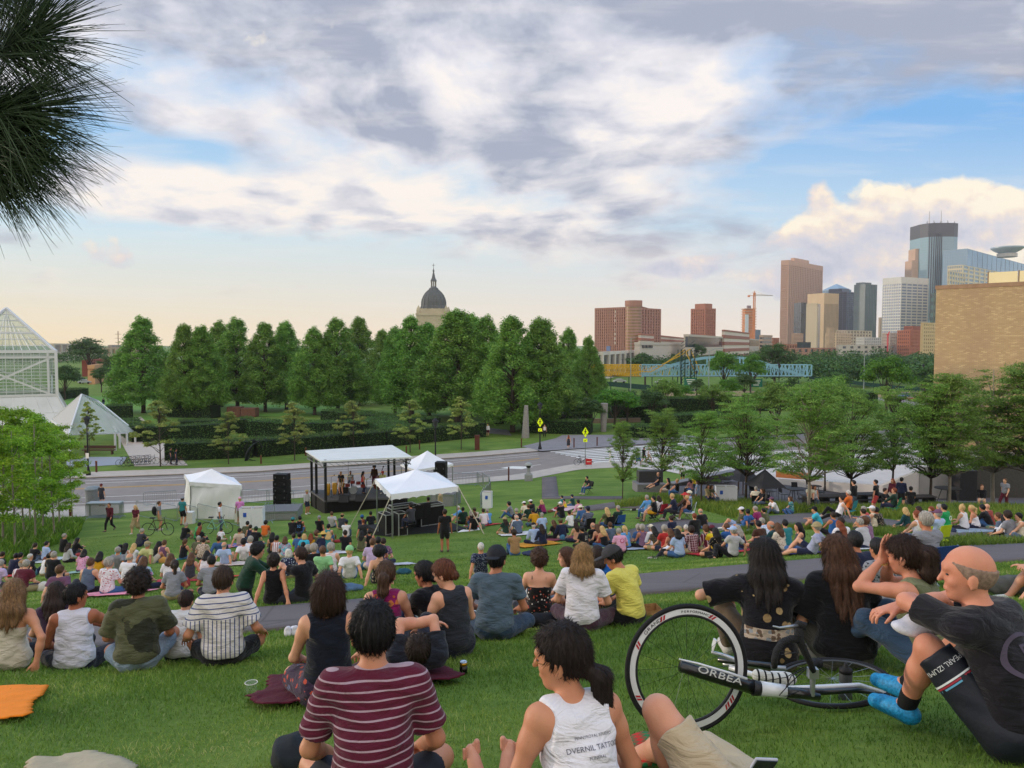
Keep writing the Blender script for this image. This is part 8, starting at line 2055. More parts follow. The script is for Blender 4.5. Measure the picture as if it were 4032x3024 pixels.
  if o['pat']: pp_=PAT[o['pat']][0]; pat=(pp_,P2.get(o['col'],'#d8d4d0'),{'floral':22,'camo':30,'hstripe':26,'vstripe':12,'plaid':14,'tiedye':6,'dots':45}[pp_])
  mats={'body':skin_mat(sk),'shirt':cloth(CN_[o['col']],*(pat if pat else ())),'shoe':mk(rr.choice(['#d8d8d8','#2a2a2c','#5a5048','#b8b0a8']),.8),'hair':hair_mat(HC[o['hc']][0])}
  bcn=o['bc'] or rr.choice(['black','charcoal','navy','khaki','denim blue','beige'] if bot!='long' else ['black','navy','denim blue','charcoal','slate blue'])
  bcm=cloth(CN_[bcn]);
  if o['hat']: mats['hat']=mk({'straw':'#c7a253'}.get(o['hatc'],CN_.get(o['hatc'],'#888')),.85,vary=.1,scale=30,bump=.3,bscale=120)
  for k,me in M.items():
   if k[0]=='_' or me is None: continue
   for q in (me if isinstance(me,list) else [me]):
    w=obj(k,q,mats.get(k,bcm),e)
  J=CACHE[(code,var%len(VARS[code]) if code in VARS else 0,fem,h,'J')]; bk=J['chest']-J['A1'][1]*.135+J['A1'][2]*.02
  rt=math.atan2(J['A1'][1][2],1)  # lean of the back
  if 't52' in o['fl']: flat_text('52',.2,mk('#4f8fd0',.7),e,bk-V(0,.02,0.02),(math.pi/2+rt,0,0),'number')
  if 'tx' in o['fl']:
   for k in range(3): flat_text(['THE','DEAD','SOUTH'][k] if 0 else ['TEAM','STAFF','CREW'][k] if 0 else 'IIII III',.05,WHL,e,bk+V(0,-.02,.10-.07*k),(math.pi/2,0,0),'back_print')
  if 'logo' in o['fl']:
   m=MB(); m.lathe([(.001,0),(.075,0)],n=16) if 0 else m.tube([(.07*math.cos(a),0,.07*math.sin(a)) for a in np.linspace(0,6.28,14,endpoint=False)],.012,4,close=True); w=m.build('back_print',mk('#c04a6a' if o['col']=='pink' else '#d8e8dc',.8),e); w.location=bk+V(0,-.012,.05)
  if 'pack' in o['fl']:
   me=sdf_obj([ell((0,0,0),np.eye(3),(.17,.13,.25),.03),cap_((-.12,.08,-.2),(.12,.08,-.2),.08,k=.05)],.03,'pack'); b=obj('backpack',me,mk('#1d1e22',.8),None,loc=(x-.27*0+.0,y,z));
   b.rotation_euler=(0,0,rz); q=J['chest']-J['A1'][1]*.24; b.location=(x+q[0]*math.cos(rz)-q[1]*math.sin(rz),y+q[0]*math.sin(rz)+q[1]*math.cos(rz),z+q[2]); tag(b,'black backpack on the back of the person straddling a dark bicycle','backpack')
  if o['ch']:
   cn_,kd=o['ch'].split(); col={'black':BLK,'blue':mk('#22508c',.8),'navy':mk('#1c3c78',.8),'white':mk('#cfd3d8',.7),'red':mk('#b02a38',.8),'green':mk('#1f7a50',.8),'teal':mk('#2f7f86',.8),'lime':mk('#b4c81e',.8)}[cn_]
   rchair('folding_chair' if kd=='fold' else 'patio_chair',x,y,z,rz,'%s chair under the %s'%({'lime':'lime green','navy':'blue beach'}.get(cn_,cn_),o['base']),STEEL if cn_ in('blue','lime','navy','white','red') else BLKM,col,.40,kd,group='chairs people sit on')
  o['xyz']=(x,y,z,rz); PEOPLE.append(o)
def flat_text(body,size,mat,parent,loc,rot,name='lettering',ext=.002,space=1.,shear=0):
 c=bpy.data.curves.new(name,'FONT'); c.body=body; c.size=size; c.extrude=ext; c.align_x='CENTER'; c.align_y='CENTER'; c.space_character=space; c.shear=shear
 t=bpy.data.objects.new('t',c); COL.objects.link(t); me=bpy.data.meshes.new_from_object(t); bpy.data.objects.remove(t); me.materials.clear()
 o=obj(name,me,mat,parent); o.location=[float(v) for v in loc]; o.rotation_euler=rot; return o
build_crowd()
# ---------- people close to the camera ----------
def solveD(px,py,h,D0):
 ds=np.linspace(D0*.93,D0*1.07,60); r=ray(px,py); r=r/r[1]; P=np.array([0,0,EYE])+r*ds[:,None]; g=P[:,2]-h-tz(P[:,0],P[:,1])
 k=np.where(np.sign(g[:-1])!=np.sign(g[1:]))[0]
 if len(k)==0: return D0
 return float(min((ds[i] for i in k),key=lambda d:abs(d-D0)))
def lay(e,x,y,rz):
 n_2=Vector((float(tz(x-.4,y)-tz(x+.4,y))/.8,float(tz(x,y-.4)-tz(x,y+.4))/.8,1)).normalized(); e.rotation_euler=(Vector((0,0,1)).rotation_difference(n_2)@Matrix.Rotation(rz,3,'Z').to_quaternion()).to_euler()
def hero(label,px,py,D0,yaw,P,sc,cols,h=.009,name='person',cat='person',fixD=False,seed=1.,xyz=None):
 P=dict(P); P['_st']=int(52000*h) if 0 else (5200 if h<.0086 else 2600 if h<.0105 else 1200)
 M=person_meshes(P,h,1,seed); J=M['J']; tp=(J['hc']+J['Ah'][2]*.125)*sc; rz=math.radians(yaw)
 ox,oy=tp[0]*math.cos(rz)-tp[1]*math.sin(rz),tp[0]*math.sin(rz)+tp[1]*math.cos(rz)
 if xyz is None:
  D=D0 if fixD else solveD(px,py,tp[2],D0); p=atd(px,py,D); x,y=p[0]-ox,p[1]-oy; z=float(tz(x,y))
 else: x,y=xyz[:2]; z=xyz[2] if len(xyz)>2 else float(tz(x,y)); D=y
 e=empty(name,(x,y,z),rz,label,cat,'people at the open air concert'); e.scale=(sc,)*3
 if P['lean'][0]<-70: lay(e,x,y,rz)
 for k,v in M.items():
  if k=='J' or v is None: continue
  mt=cols.get(k) or {'body':skin_mat(SKIN[1]),'eye':mk('#1a120e',.2,spec=.8),'shoe':mk('#c9c6c0',.8)}.get(k,mk('#2a2c34',.85))
  for q in (v if isinstance(v,list) else [v]):
   if q: obj(k,q,mt,e)
 return e,J,(x,y,z)
from mathutils.bvhtree import BVHTree
def decal(he,part,text,size,cen,rt,up,fw,mat,name,v2=None,fc=None):
 """lettering laid on the cloth of a part, following its surface"""
 o=[c for c in he.children if c.data and c.data.name.startswith(part)][0]; bv=BVHTree.FromPolygons([v.co for v in o.data.vertices],[tuple(p.vertices) for p in o.data.polygons])
 if text:
  c=bpy.data.curves.new('t','FONT'); c.body=text; c.size=size; c.align_x='CENTER'; c.align_y='CENTER'; c.resolution_u=3; t=bpy.data.objects.new('t',c); COL.objects.link(t); me=bpy.data.meshes.new_from_object(t); bpy.data.objects.remove(t); v2=[(v.co.x,v.co.y) for v in me.vertices]; fc=[tuple(p.vertices) for p in me.polygons]
 m=MB()
 for x,y in v2:
  q=cen+rt*x+up*y; h=bv.ray_cast(Vector(q-fw*.5),Vector(fw),.6)[0]; q=np.array(h) if h is not None else q-fw*.13; m.v.append(tuple(q-fw*.004))
 m.f=fc; return m.build(name,mat,he)
SK=lambda i:skin_mat(SKIN[i]); hm=lambda k:hair_mat(HC[k][0])
DEN=cloth('#6f8296',None); BLKC=cloth('#17171b'); NAV=cloth('#1a1e2c'); DJ=cloth('#33475e')
he,J,_=hero('dark haired man in a maroon t-shirt with thin grey stripes, back turned',1465,2420,3.15,9,sit_x(bot='short',leg=.7,hair='short',lean=(8,24),head=(6,2,0),slv=.74,bulk=1.04,sw=.172,hR=(.22,.34,.15),hL=(-.22,.34,.15),fl=.011,wr=.0035),1.02,
 dict(shirt=cloth('#5c1f33','hstripe','#a8909a',30.),hair=hm('bk'),body=SK(0),trousers=NAV),.0075,seed=2.)
he,J,_=hero('woman with glasses and a dark ponytail in a printed white tank top',2190,2518,2.8,20,sit_x(f=1,hair='lowpony',top='tank',lean=(10,26),head=(52,8,0),bulk=.92),.95,
 dict(shirt=cloth('#e3e2ea'),hair=hair_mat('#1e1310'),body=SK(0),trousers=NAV),.0075,seed=3.)
A1=J['A1']
for t_,sz,dz in (('DVERNIL TATTOO',.027,.09),('PENNYROYAL STUDIO',.015,.13),('FUNERAL',.017,.055)): decal(he,'shirt',t_,sz,J['chest']+A1[0]*.02+A1[2]*dz,A1[0],A1[2],A1[1],mk('#5a5a66',.8),'shirt_print')
g=MB(); A=J['Ah']; c=J['hc'];
for s in (1,-1): g.tube([c+A[0]*s*.033+A[1]*.096+A[2]*.008+A[0]*.021*math.cos(a)+A[2]*.019*math.sin(a) for a in np.linspace(0,6.283,16,endpoint=False)],.0013,4,close=True); g.bar(c+A[0]*s*.055+A[1]*.092+A[2]*.014,c+A[0]*s*.077-A[1]*.01+A[2]*.006,.0013)
g.build('glasses',mk('#b08a4a',.3,.8),he)
# cyclist
PC=sit_k(hair='buzz',top='tee',bot='short',leg=.93,lean=(10,30),head=(38,4,0),hR=(.02,.56,.47),hL=(.10,.50,.50),eR=(1,.5,.1),eL=(-1,.75,.45),fR=(.16,.60,.03),fL=(-.06,.46,.03),tR=(.1,1,-.25),tL=(.1,1,-.25),kR=(.2,.2,1),kL=(-.25,.2,1),slv=.72,bulk=1.08,sw=.18,socks=1,fl=.009,wr=.0022)
PC['hair']='balding'
he,J,pos=hero('balding man in a black cycling shirt and bright blue shoes',3800,2192,3.5,30,PC,1.04,
 dict(shirt=cloth('#1c1b20','camo','#232127',6.),shorts=mk('#1a1e28',.55,vary=.1,bump=.1),hair=mk('#8a7466',.8,vary=.3,scale=60),body=skin_mat('#cf8f74'),shoe=mk('#1f86b8',.5,vary=.35,scale=60,bump=.3,bscale=80),sock=mk('#17181a',.9)),.0075,seed=4.)
PUR=mk('#4a4252',.8); A1=J['A1']; rv=[(r*1.35*math.cos(t),r*math.sin(t)) for r in (.080,.098) for t in np.linspace(0,6.283,33)[:-1]]
decal(he,'shirt',None,1,J['chest']+A1[2]*.05,A1[0],A1[2],A1[1],PUR,'back_emblem',rv,[(i,(i+1)%32,32+(i+1)%32,32+i) for i in range(32)]); decal(he,'shirt','B',.13,J['chest']+A1[2]*.05,A1[0],A1[2],A1[1],PUR,'back_emblem')
kn,hi=J['knL'],J['hipL']; u_=unit(kn-hi); q=hi+(kn-hi)*.82
m=MB();
for i,(cl) in enumerate(('#d8dde0','#a03040','#5fa0c0')):
 m=MB(); cc=hi+(kn-hi)*(.66-.025*i); a_=np.cross(u_,V(0,0,1)); a_=unit(a_); b_=np.cross(u_,a_); rr=.091-.001*i; m.tube([cc+a_*rr*math.cos(t)+b_*rr*math.sin(t) for t in np.linspace(0,6.283,20,endpoint=False)],.0055,4,close=True); m.build('leg_band',mk(cl,.6),he)
cd=unit(V(*pos[:2],pos[2])-V(0,0,EYE)); rz_=he.rotation_euler[2]; cd=V(cd[0]*math.cos(rz_)+cd[1]*math.sin(rz_),-cd[0]*math.sin(rz_)+cd[1]*math.cos(rz_),cd[2]); fw_=unit(cd-u_*(cd@u_)); rt_=unit(np.cross(u_,fw_));
decal(he,'trousers','PEARL iZUMi',.030,q-u_*.01,rt_,np.cross(rt_,fw_),fw_,mk('#c9ccd0',.6),'leg_lettering')
# ponytail woman with hands at her face
PE=sit_k(f=1,hair='pony2',top='tank',bot='long',lean=(10,24),head=(14,10,0),hR=(.045,.335,.70),hL=(-.055,.33,.70),eR=(.5,.5,-1),eL=(-.7,.55,-.8),handL=((.05,.05,1),(.3,-1,0),(1,0,0),dict(curl=10)),handR=((-.05,.05,1),(-.3,-1,0),(-1,0,0),dict(curl=10)))
he,J,_=hero('woman with a brown ponytail and olive sleeveless top holding both hands to her face',3545,2078,4.9,36,PE,.97,dict(shirt=cloth('#63684c','camo','#2c3a30',5.,'#74785a'),hair=hair_mat('#2e1c14'),body=skin_mat('#c78a70'),trousers=DJ),.0075,seed=5.)
m=MB(); w=J['wrL']; m.tube([w+V(.034*math.cos(a),.034*math.sin(a),-.03) for a in np.linspace(0,6.283,14,endpoint=False)],.0035,4,close=True); m.build('bracelet',mk('#c8b25a',.4,.5),he)
hero('person with very long brown hair and a plain black t-shirt',3290,2122,5.3,-4,sit_x(f=1,hair='verylong',top='tee',lean=(6,26),head=(8,6,0),slv=.85,fl=.03,bulk=1.08,hL=(-.16,.38,.26),kL=(-.8,.4,.7),fL=(.1,.5,.0)),1.0,dict(shirt=cloth('#141417'),hair=hair_mat('#4a2f1c'),body=SK(1),trousers=cloth('#57564e')),.0085,seed=6.)
PG=sit_k(hair='long',top='tee',bot='long',lean=(8,26),f=1,head=(6,4,0),slv=.85,fl=.028,sw=.17,bulk=1.05,hL=(-.25,.30,.47),eL=(-1,-.15,-.25),hR=(.16,.5,.40),fL=(-.22,.55,-.04),fR=(.2,.6,-.05),kL=(-.4,.2,1),handL=((.15,.35,-1),(0,-1,-.2),(.8,0,.1),dict(curl=14)))
he,J,_=hero('long haired person in a black shirt with gold medallions',3012,2146,5.4,-12,PG,1.03,dict(shirt=cloth('#15141a','dots','#a58e66',9.,'#8a7250'),hair=hair_mat('#1c1512'),body=SK(3),trousers=cloth('#6b5a48')),.0085,seed=7.)
m=MB(); m.v=[];bk=J['chest']
NB_=26; vv=[];ff=[]
for i in range(NB_+1):
 a=math.radians(-58+116*i/NB_); rx,ry=.178,.146; x_=rx*math.sin(a); y_=-ry*math.cos(a)
 for zq in (-.05,.035): q=J['waist']*.35+J['chest']*.65+V(x_*1.06,y_*1.08,zq); vv.append(tuple(q))
for i in range(NB_): ff.append((2*i,2*i+2,2*i+3,2*i+1))
m.add(vv,ff); m.build('pattern_band',cloth('#b8a79a','camo','#6e5a4e',26.,'#8b8f98'),he)
hero('woman with a brown bob and dark navy sleeveless top sitting on a maroon blanket',1292,2257,5.3,11,sit_x(f=1,hair='bob',top='tank',lean=(2,12),head=(0,0,0),hR=(.22,.34,.2),hL=(-.22,.34,.2),bot='skirt'),1.0,dict(shirt=cloth('#161a26'),hair=hair_mat('#36221a'),body=SK(1),skirt=cloth('#3a2c40','floral','#b04a3a',18.,'#5f6f9c')),.0085,seed=8.)
he,J,_=hero('woman with a wavy brown ponytail in a magenta sleeveless top with orange embroidery',1520,2230,7.0,7,sit_x(f=1,hair='pony2',top='tank',lean=(6,16),head=(-8,0,0)),.98,dict(shirt=cloth('#86205a','floral','#b86a3c',11.,'#a8522e'),hair=hair_mat('#4a3424'),body=SK(1),trousers=NAV),.010,seed=9.)
hero('person with tied dark hair in a black t-shirt looking left beside the red haired woman',1662,2238,7.6,40,sit_k(f=1,hair='lowbun',top='tee',lean=(12,26),head=(25,12,0),fl=.02),.96,dict(shirt=cloth('#17181e'),hair=hm('bk'),body=SK(2),trousers=cloth('#1c2744')),.010,seed=1.5)
hero('red haired woman with a low bun in a charcoal tank top looking down',1730,2231,7.2,32,sit_x(f=1,hair='lowbun',top='tank',lean=(6,14),head=(38,22,0)),.98,dict(shirt=cloth('#2c2f36'),hair=hair_mat('#5c3320'),body=skin_mat('#dba588'),trousers=NAV),.010,seed=2.5)
hero('broad man in a slate blue t-shirt and dark cap sitting on the near grass',1957,2152,7.9,-4,sit_x(hair='short',hat='capback',top='tee',lean=(8,22),head=(-12,2,0),bulk=1.15,sw=.185,fl=.012),1.05,dict(shirt=cloth('#50616f'),hair=hm('bk'),hat=mk('#22242a',.85,bump=.2),body=SK(2),trousers=DJ),.010,seed=3.5)
hero('brown haired woman with bare shoulders in a black strapless floral top',2122,2206,9.1,-4,sit_x(f=1,hair='curly',top='strap',lean=(4,10),head=(10,6,0)),.96,dict(shirt=cloth('#1a1719','dots','#b05040',26.,'#d8d0c8'),hair=hair_mat('#3c261a'),body=skin_mat('#d8a488'),trousers=NAV),.011,seed=4.5)
hero('woman with straight brown hair turned to the left behind the bare shouldered woman',2226,2198,9.6,75,sit_x(f=1,hair='mid',top='tee',lean=(4,14),head=(12,4,0)),.97,dict(shirt=cloth('#3a2430'),hair=hair_mat('#4a3022'),body=skin_mat('#d8a488'),trousers=DEN),.011,seed=5.5)
hero('shaggy blond haired man in a white t-shirt sitting between blue and yellow t-shirts',2297,2152,8.2,-8,sit_x(hair='mid',top='tee',lean=(8,22),head=(-6,4,0),slv=.72,bulk=1.05),1.03,dict(shirt=cloth('#d8d5dc'),hair=hair_mat('#8a6a42'),body=SK(1),trousers=cloth('#4a3440')),.010,seed=6.5)
hero('man in a soft yellow t-shirt and dark grey cap bending down to the left',2395,2158,8.5,42,sit_x(hair='short',hat='cap',top='tee',lean=(10,26),head=(32,26,0),hL=(-.1,.42,.25)),1.0,dict(shirt=cloth('#d5cb62'),hair=hm('bk'),hat=mk('#3a3a3e',.85,bump=.2),body=SK(2),trousers=BLKC),.010,seed=7.5)
hero('dark haired person in a bright blue top mostly hidden behind the white t-shirt',2352,2222,10.2,-10,sit_x(f=1,hair='mid',top='tee'),.93,dict(shirt=cloth('#1f5fae'),hair=hm('db'),body=SK(1)),.013,seed=8.5)
hero('man in a white shirt with upright blue stripes sitting cross-legged on the left',878,2243,7.1,17,sit_x(hair='short',top='tee',lean=(6,18),head=(-4,2,0),slv=.8,fl=.028,hR=(.34,.24,.2),hL=(-.34,.24,.2),bot='short',leg=.8),1.0,dict(shirt=cloth('#cfcac6','vhstripe','#4c5478',26.),hair=hair_mat('#3a2a20'),body=SK(0),shorts=BLKC),.009,seed=1.2)
hero('small boy in a white shirt leaning beside the striped shirt man',735,2368,7.6,0,sit_b(hair='short',top='tee',lean=(8,30),fl=.03,bot='long',hR=(.2,.3,.2),hL=(-.2,.3,.2)),.78,dict(shirt=cloth('#dcdcdc'),hair=hm('db'),body=SK(1)),.011,seed=2.2,cat='child')
he,J,_=hero('dark haired man in an olive t-shirt with a darker mottled lower half',545,2257,7.0,18,sit_x(hair='curly',top='tee',lean=(8,20),head=(-10,0,0),slv=.85,fl=.022,bulk=1.08,sw=.172,bot='short',leg=.85,kR=(1,.5,.5)),1.0,dict(shirt=cloth('#55573f','camo','#2f3227',3.2,'#3a3c2c'),hair=hair_mat('#231712'),body=SK(2),shorts=cloth('#8496a8')),.009,seed=3.2)
hero('man in a white sleeveless shirt with his head turned right at lower left',303,2319,7.8,24,sit_x(hair='short',top='tank',lean=(6,18),head=(-62,2,0),hR=(.10,.30,.42),eR=(1,.2,-.5),fl=.022,bulk=1.05),1.02,dict(shirt=cloth('#d5d3de'),hair=hm('bk'),body=skin_mat('#a8684a'),trousers=NAV),.009,seed=4.2)
hero('long dark haired woman mostly hidden behind the white sleeveless shirt',222,2356,8.6,20,sit_x(f=1,hair='long',top='tee'),.95,dict(shirt=cloth('#3a2a40'),hair=hm('db'),body=SK(1)),.011,seed=5.2)
hero('woman with wavy blond hair and a cream strap top at the left edge',55,2353,7.4,16,sit_s(f=1,hair='long',top='strap',lean=(-2,6),hR=(.30,-.16,.09),bot='skirt'),.97,dict(shirt=cloth('#c9c0ae'),hair=hair_mat('#7a5c3e'),body=skin_mat('#cf9474'),skirt=cloth('#c9c0ae')),.009,seed=6.2)
hero('person in pale pink cut off by the left edge',-35,2390,7.6,0,sit_x(f=1,hair='short',top='tee'),.95,dict(shirt=cloth('#d8a8b0'),hair=hm('gy'),body=SK(1)),.012,seed=7.2)
hero('person with bare raised knees cut off by the right edge',4150,2100,8.6,82,sit_k(hair='short',top='tee',bot='short',leg=.55),1.0,dict(shirt=cloth('#3a4450'),hair=hm('db'),body=SK(1),shorts=cloth('#3a4450')),.012,seed=8.2)
hero('kneeling dark haired person in dark green turned to the right',1023,2119,13.4,-62,kneel(hair='curly',top='long',fl=.022,hR=(.12,.52,.62),hL=(-.05,.58,.60),hz=.28),1.0,dict(shirt=cloth('#1c3a2e'),hair=hm('bk'),body=SK(1),trousers=cloth('#191c1c')),.014,seed=1.7)
he,J,_=hero('man in a black mask and black t-shirt reaching left to the kneeling person',1180,2161,12.7,66,sit_x(hair='short',top='tee',lean=(-2,6),head=(4,4,0),hR=(.42,-.1,.1),hL=(-.02,.52,.62),eL=(-.3,0,-1),eR=(1,-.3,0)),1.02,dict(shirt=cloth('#17171a'),hair=hair_mat('#33221a'),body=skin_mat('#d8a488')),.014,seed=2.7)
A=J['Ah']; me=sdf_obj([ell(J['hc']+A[1]*.066-A[2]*.05,A,(.052,.045,.045),.02)],.012,'mask'); obj('face_mask',me,BLKC,he)
hero('curly dark haired person in a black tank top below the touching hands',1078,2243,12.4,10,sit_b(f=1,hair='curly',top='tank',lean=(-8,0)),.93,dict(shirt=BLKC,hair=hair_mat('#231a16'),body=SK(0)),.014,seed=3.7)
# man lying on the maroon blanket, head towards the camera
PL=lie(hair='short',top='tee',bot='long',hR=(-.10,-.30,.40),hL=(.12,-.26,.42),eR=(1,.1,.9),eL=(-1,.1,.9),lean=(-82,-80),head=(0,-64,0),handR=((-1,.15,-.2),(0,0,-1),(0,1,0),dict(curl=25)),handL=((1,.1,-.1),(0,0,-1),(0,1,0),dict(curl=25)))
q=hit(1650,2725); he,J,_=hero('man in glasses lying on the maroon blanket, arms crossed',0,0,0,10,PL,1.0,dict(shirt=cloth('#252831'),hair=hm('db'),body=skin_mat('#cf967c'),trousers=NAV),.0085,xyz=(q[0]-.12,q[1]+.74),seed=4.7)
g=MB(); A=J['Ah']; c=J['hc']
for s in (1,-1): g.tube([c+A[0]*s*.033+A[1]*.10+A[2]*.012+A[0]*.023*math.cos(a)+A[2]*.017*math.sin(a) for a in np.linspace(0,6.283,14,endpoint=False)],.002,4,close=True); g.bar(c+A[0]*s*.056+A[1]*.098+A[2]*.016,c+A[0]*s*.078-A[1]*.0+A[2]*.006,.002)
g.build('glasses',mk('#4a4e58',.4),he)
m=MB(); cc=J['chest']+J['A1'][1]*.132+J['A1'][2]*.07;
m.lathe([(.001,.004),(.085,.0)],n=20); m.v=[tuple(cc+J['A1'][0]*v[0]+J['A1'][2]*v[1]*.9+J['A1'][1]*v[2]) for v in m.v]; m.build('shirt_print',mk('#a8992a',.8),he)
# legs of the person lying at the bottom edge, and bare feet beside the striped man
PK=lie(hair='short',top='tee',bot='short',leg=.80,f=0,fR=(.12,.80,.05),fL=(-.06,.32,.05),kR=(.05,.1,1),kL=(-.25,.1,1),shoes=0,hR=(.24,-.05,.08),hL=(-.24,-.05,.08))
he,J,_=hero('person in beige shorts lying at the bottom edge with one bare knee raised',0,0,0,35,PK,1.02,dict(shirt=cloth('#4a4d58'),hair=hm('db'),body=skin_mat('#d0987c'),shorts=cloth('#b9a88c')),.0085,xyz=(.92,2.72),seed=5.7)
PF=lie(hair='short',top='tee',bot='short',leg=.8,fR=(.055,.86,.09),fL=(-.05,.86,.09),tR=(.25,.35,1),tL=(-.2,.35,1),toeup=1,shoes=0)
he,J,_=hero('person lying at the bottom edge with only two bare feet in view',0,0,0,8,PF,.95,dict(shirt=cloth('#5a5d68'),hair=hm('db'),body=skin_mat('#d29a82'),shorts=cloth('#39404c')),.0085,xyz=(.03,2.36),seed=6.7)
for s,k in ((1,'R'),(-1,'L')):
 b_=J['toe'+k]; pr=[]
 for i in range(5): r_=(.0155 if i==0 else .0105-.0007*i); o_=V(s*(-.028+.0155*i),-.004,.018-.006*i-(0 if i else -.004)); pr.append(cap_(b_+o_-V(0,0,.03),b_+o_+V(0,-.004,.012),r_,r_*.9,.004))
 obj('toes',sdf_obj(pr,.004,'toes',pad=.02),skin_mat('#d29a82'),he)
# ---------- things lying about ----------
def sheet(name,label,cat,poly,mat,amp=.03,res=.05,lift=.05,px=True,fr=9.,th=.012,seed=0.,group=None):
 P=np.array([hit(*q)[:2] if px else q for q in poly],float); lo,hi=P.min(0),P.max(0); nx=int((hi[0]-lo[0])/res)+2; ny=int((hi[1]-lo[1])/res)+2
 X,Y=np.meshgrid(lo[0]+np.arange(nx)*res,lo[1]+np.arange(ny)*res,indexing='ij'); q=np.stack([X,Y],-1).reshape(-1,2); ins=np.zeros(len(q),bool); j=len(P)-1
 for i in range(len(P)):
  ins^=((P[i,1]>q[:,1])!=(P[j,1]>q[:,1]))&(q[:,0]<(P[j,0]-P[i,0])*(q[:,1]-P[i,1])/(P[j,1]-P[i,1]+1e-9)+P[i,0]); j=i
 ins=ins.reshape(nx,ny); z=tz(q[:,0],q[:,1])+lift+amp*(np.abs(np.sin(q[:,0]*fr+seed+1.5*np.sin(q[:,1]*fr*.7)))*.6+.4*np.sin(q[:,1]*fr*1.3+seed)*np.sin(q[:,0]*fr*.6))
 c=ins[:-1,:-1]&ins[1:,:-1]&ins[1:,1:]&ins[:-1,1:]; idx=np.arange(nx*ny).reshape(nx,ny); f=np.stack([idx[:-1,:-1][c],idx[1:,:-1][c],idx[1:,1:][c],idx[:-1,1:][c]],-1)
 if len(f)==0: return None
 us=np.unique(f); mp=-np.ones(nx*ny,int); mp[us]=np.arange(len(us)); v=np.c_[q,z][us]; o=obj(name,mesh_np(name,v,mp[f],True),mat); s=o.modifiers.new('solid','SOLIDIFY'); s.thickness=th; sm=o.modifiers.new('smooth','SMOOTH'); sm.iterations=2
 return tag(o,label,cat,group)
sheet('towel','bright orange cloth lying on the grass at the left edge','cloth',[(-60,2722),(100,2716),(207,2716),(180,2760),(140,2778),(140,2830),(100,2848),(-60,2862)],mk('#e8801c',.9,vary=.08,scale=6,bump=.3,bscale=20),.006,.03,.05)
sheet('blanket','maroon blanket under the woman with the bob and the lying man','blanket',[(950,2770),(1040,2735),(1045,2690),(1180,2668),(1400,2650),(1600,2640),(1750,2640),(1850,2690),(1780,2702),(1600,2720),(1400,2760),(1200,2790),(1020,2812)],mk('#4e1426',.95,vary=.2,scale=8,bump=.5,bscale=30),.022,.035,.055,fr=11.)
sheet('blanket','beige blanket corner at the bottom left edge','blanket',[(90,3040),(150,3020),(240,3015),(330,3000),(400,2998),(510,3015),(560,3060),(560,3200),(60,3200)],mk('#a89c84',.95,vary=.1,scale=8,bump=.4,bscale=20),.02,.03,.06)
def pm_mat():
 m,n,b=newmat('argyle'); tc=n('ShaderNodeTexCoord').outputs['Object']; mp=n('ShaderNodeMapping',{'Vector':tc,'Rotation':(0,0,.785),'Scale':(16,16,1)}).outputs[0]; ck=n('ShaderNodeTexChecker',{'Vector':mp,'Scale':1.,'Color1':(*lin('#b8231a'),1),'Color2':(*lin('#1d6b3c'),1)}).outputs[0]
 c2=n('ShaderNodeTexChecker',{'Vector':mp,'Scale':2.,'Color1':(0,0,0,1),'Color2':(1,1,1,1)}).outputs[0]; L(n,n.mix(n.math('MULTIPLY',c2,1.),ck,lin('#7a4a2c')),b.inputs['Base Color']); b.inputs['Roughness'].default_value=.95; return m
sheet('blanket','red, green and brown checked knitted blanket at the bottom edge','blanket',[(2455,3010),(2480,2975),(2530,2962),(2580,2975),(2630,3010),(2640,3100),(2440,3100)],pm_mat(),.03,.015,.10,th=.02)
def lump(name,label,cat,px,py,r,mat,lift=0.,extra=(),h=.012,rz=0,sq=(1,1,1),amp=.006):
 x,y,z=hit(px,py); pr=[ell((0,0,r*.45),np.eye(3),(r*sq[0],r*sq[1],r*sq[2]),.03)]+[ell(np.array(c)*r,np.eye(3),np.array(q)*r,.04) for c,q in extra]
 me=sdf_obj(pr,h,name,disp=wrinkle({},amp,r*9,34.)); o=obj(name,me,mat,None,loc=(x,y,z+lift),rot=(0,0,rz)); return tag(o,label,cat)
lump('backpack','grey and black backpack lying behind the lying man','backpack',1620,2505,.19,mk('#7d8480',.85,vary=.3,scale=5),extra=[((.0,0,.9),(.5,.5,.35)),((.6,0,.4),(.5,.7,.55))],sq=(1.25,.8,.85))
def bag(name,label,px,py,w,d,hh,rz,col='#a87f55'):
 x,y,z=hit(px,py); m=MB(); a=[(-w,-d),(w,-d),(w,d),(-w,d)]; m.add([(p[0],p[1],0) for p in a]+[(p[0]*1.02,p[1]*1.1+.03*math.sin(i*2),hh*(1 if i<2 else 1.25)) for i,p in enumerate(a)],[(0,3,2,1),(0,1,5,4),(1,2,6,5),(2,3,7,6),(3,0,4,7)]); o=m.build(name,mk(col,.9,vary=.12,scale=20,bump=.8,bscale=25),None,loc=(x,y,z),rot=(0,0,rz)); s=o.modifiers.new('s','SOLIDIFY'); s.thickness=.004; return tag(o,label,'paper bag')
bag('paper_bag','open brown paper bag lying beside the grey backpack',1750,2512,.20,.10,.20,.25); bag('paper_bag','crumpled brown paper bag beside the yellow t-shirt',2530,2430,.22,.10,.10,.3)
x,y,z=hit(2470,2428); m=MB(); m.box((0,0,.08),(.26,.01,.09)); tag(m.build('card',WHITE,None,loc=(x,y-.12,z),rot=(0.2,0,.1)),'white card leaning on the paper bag by the yellow t-shirt','card')
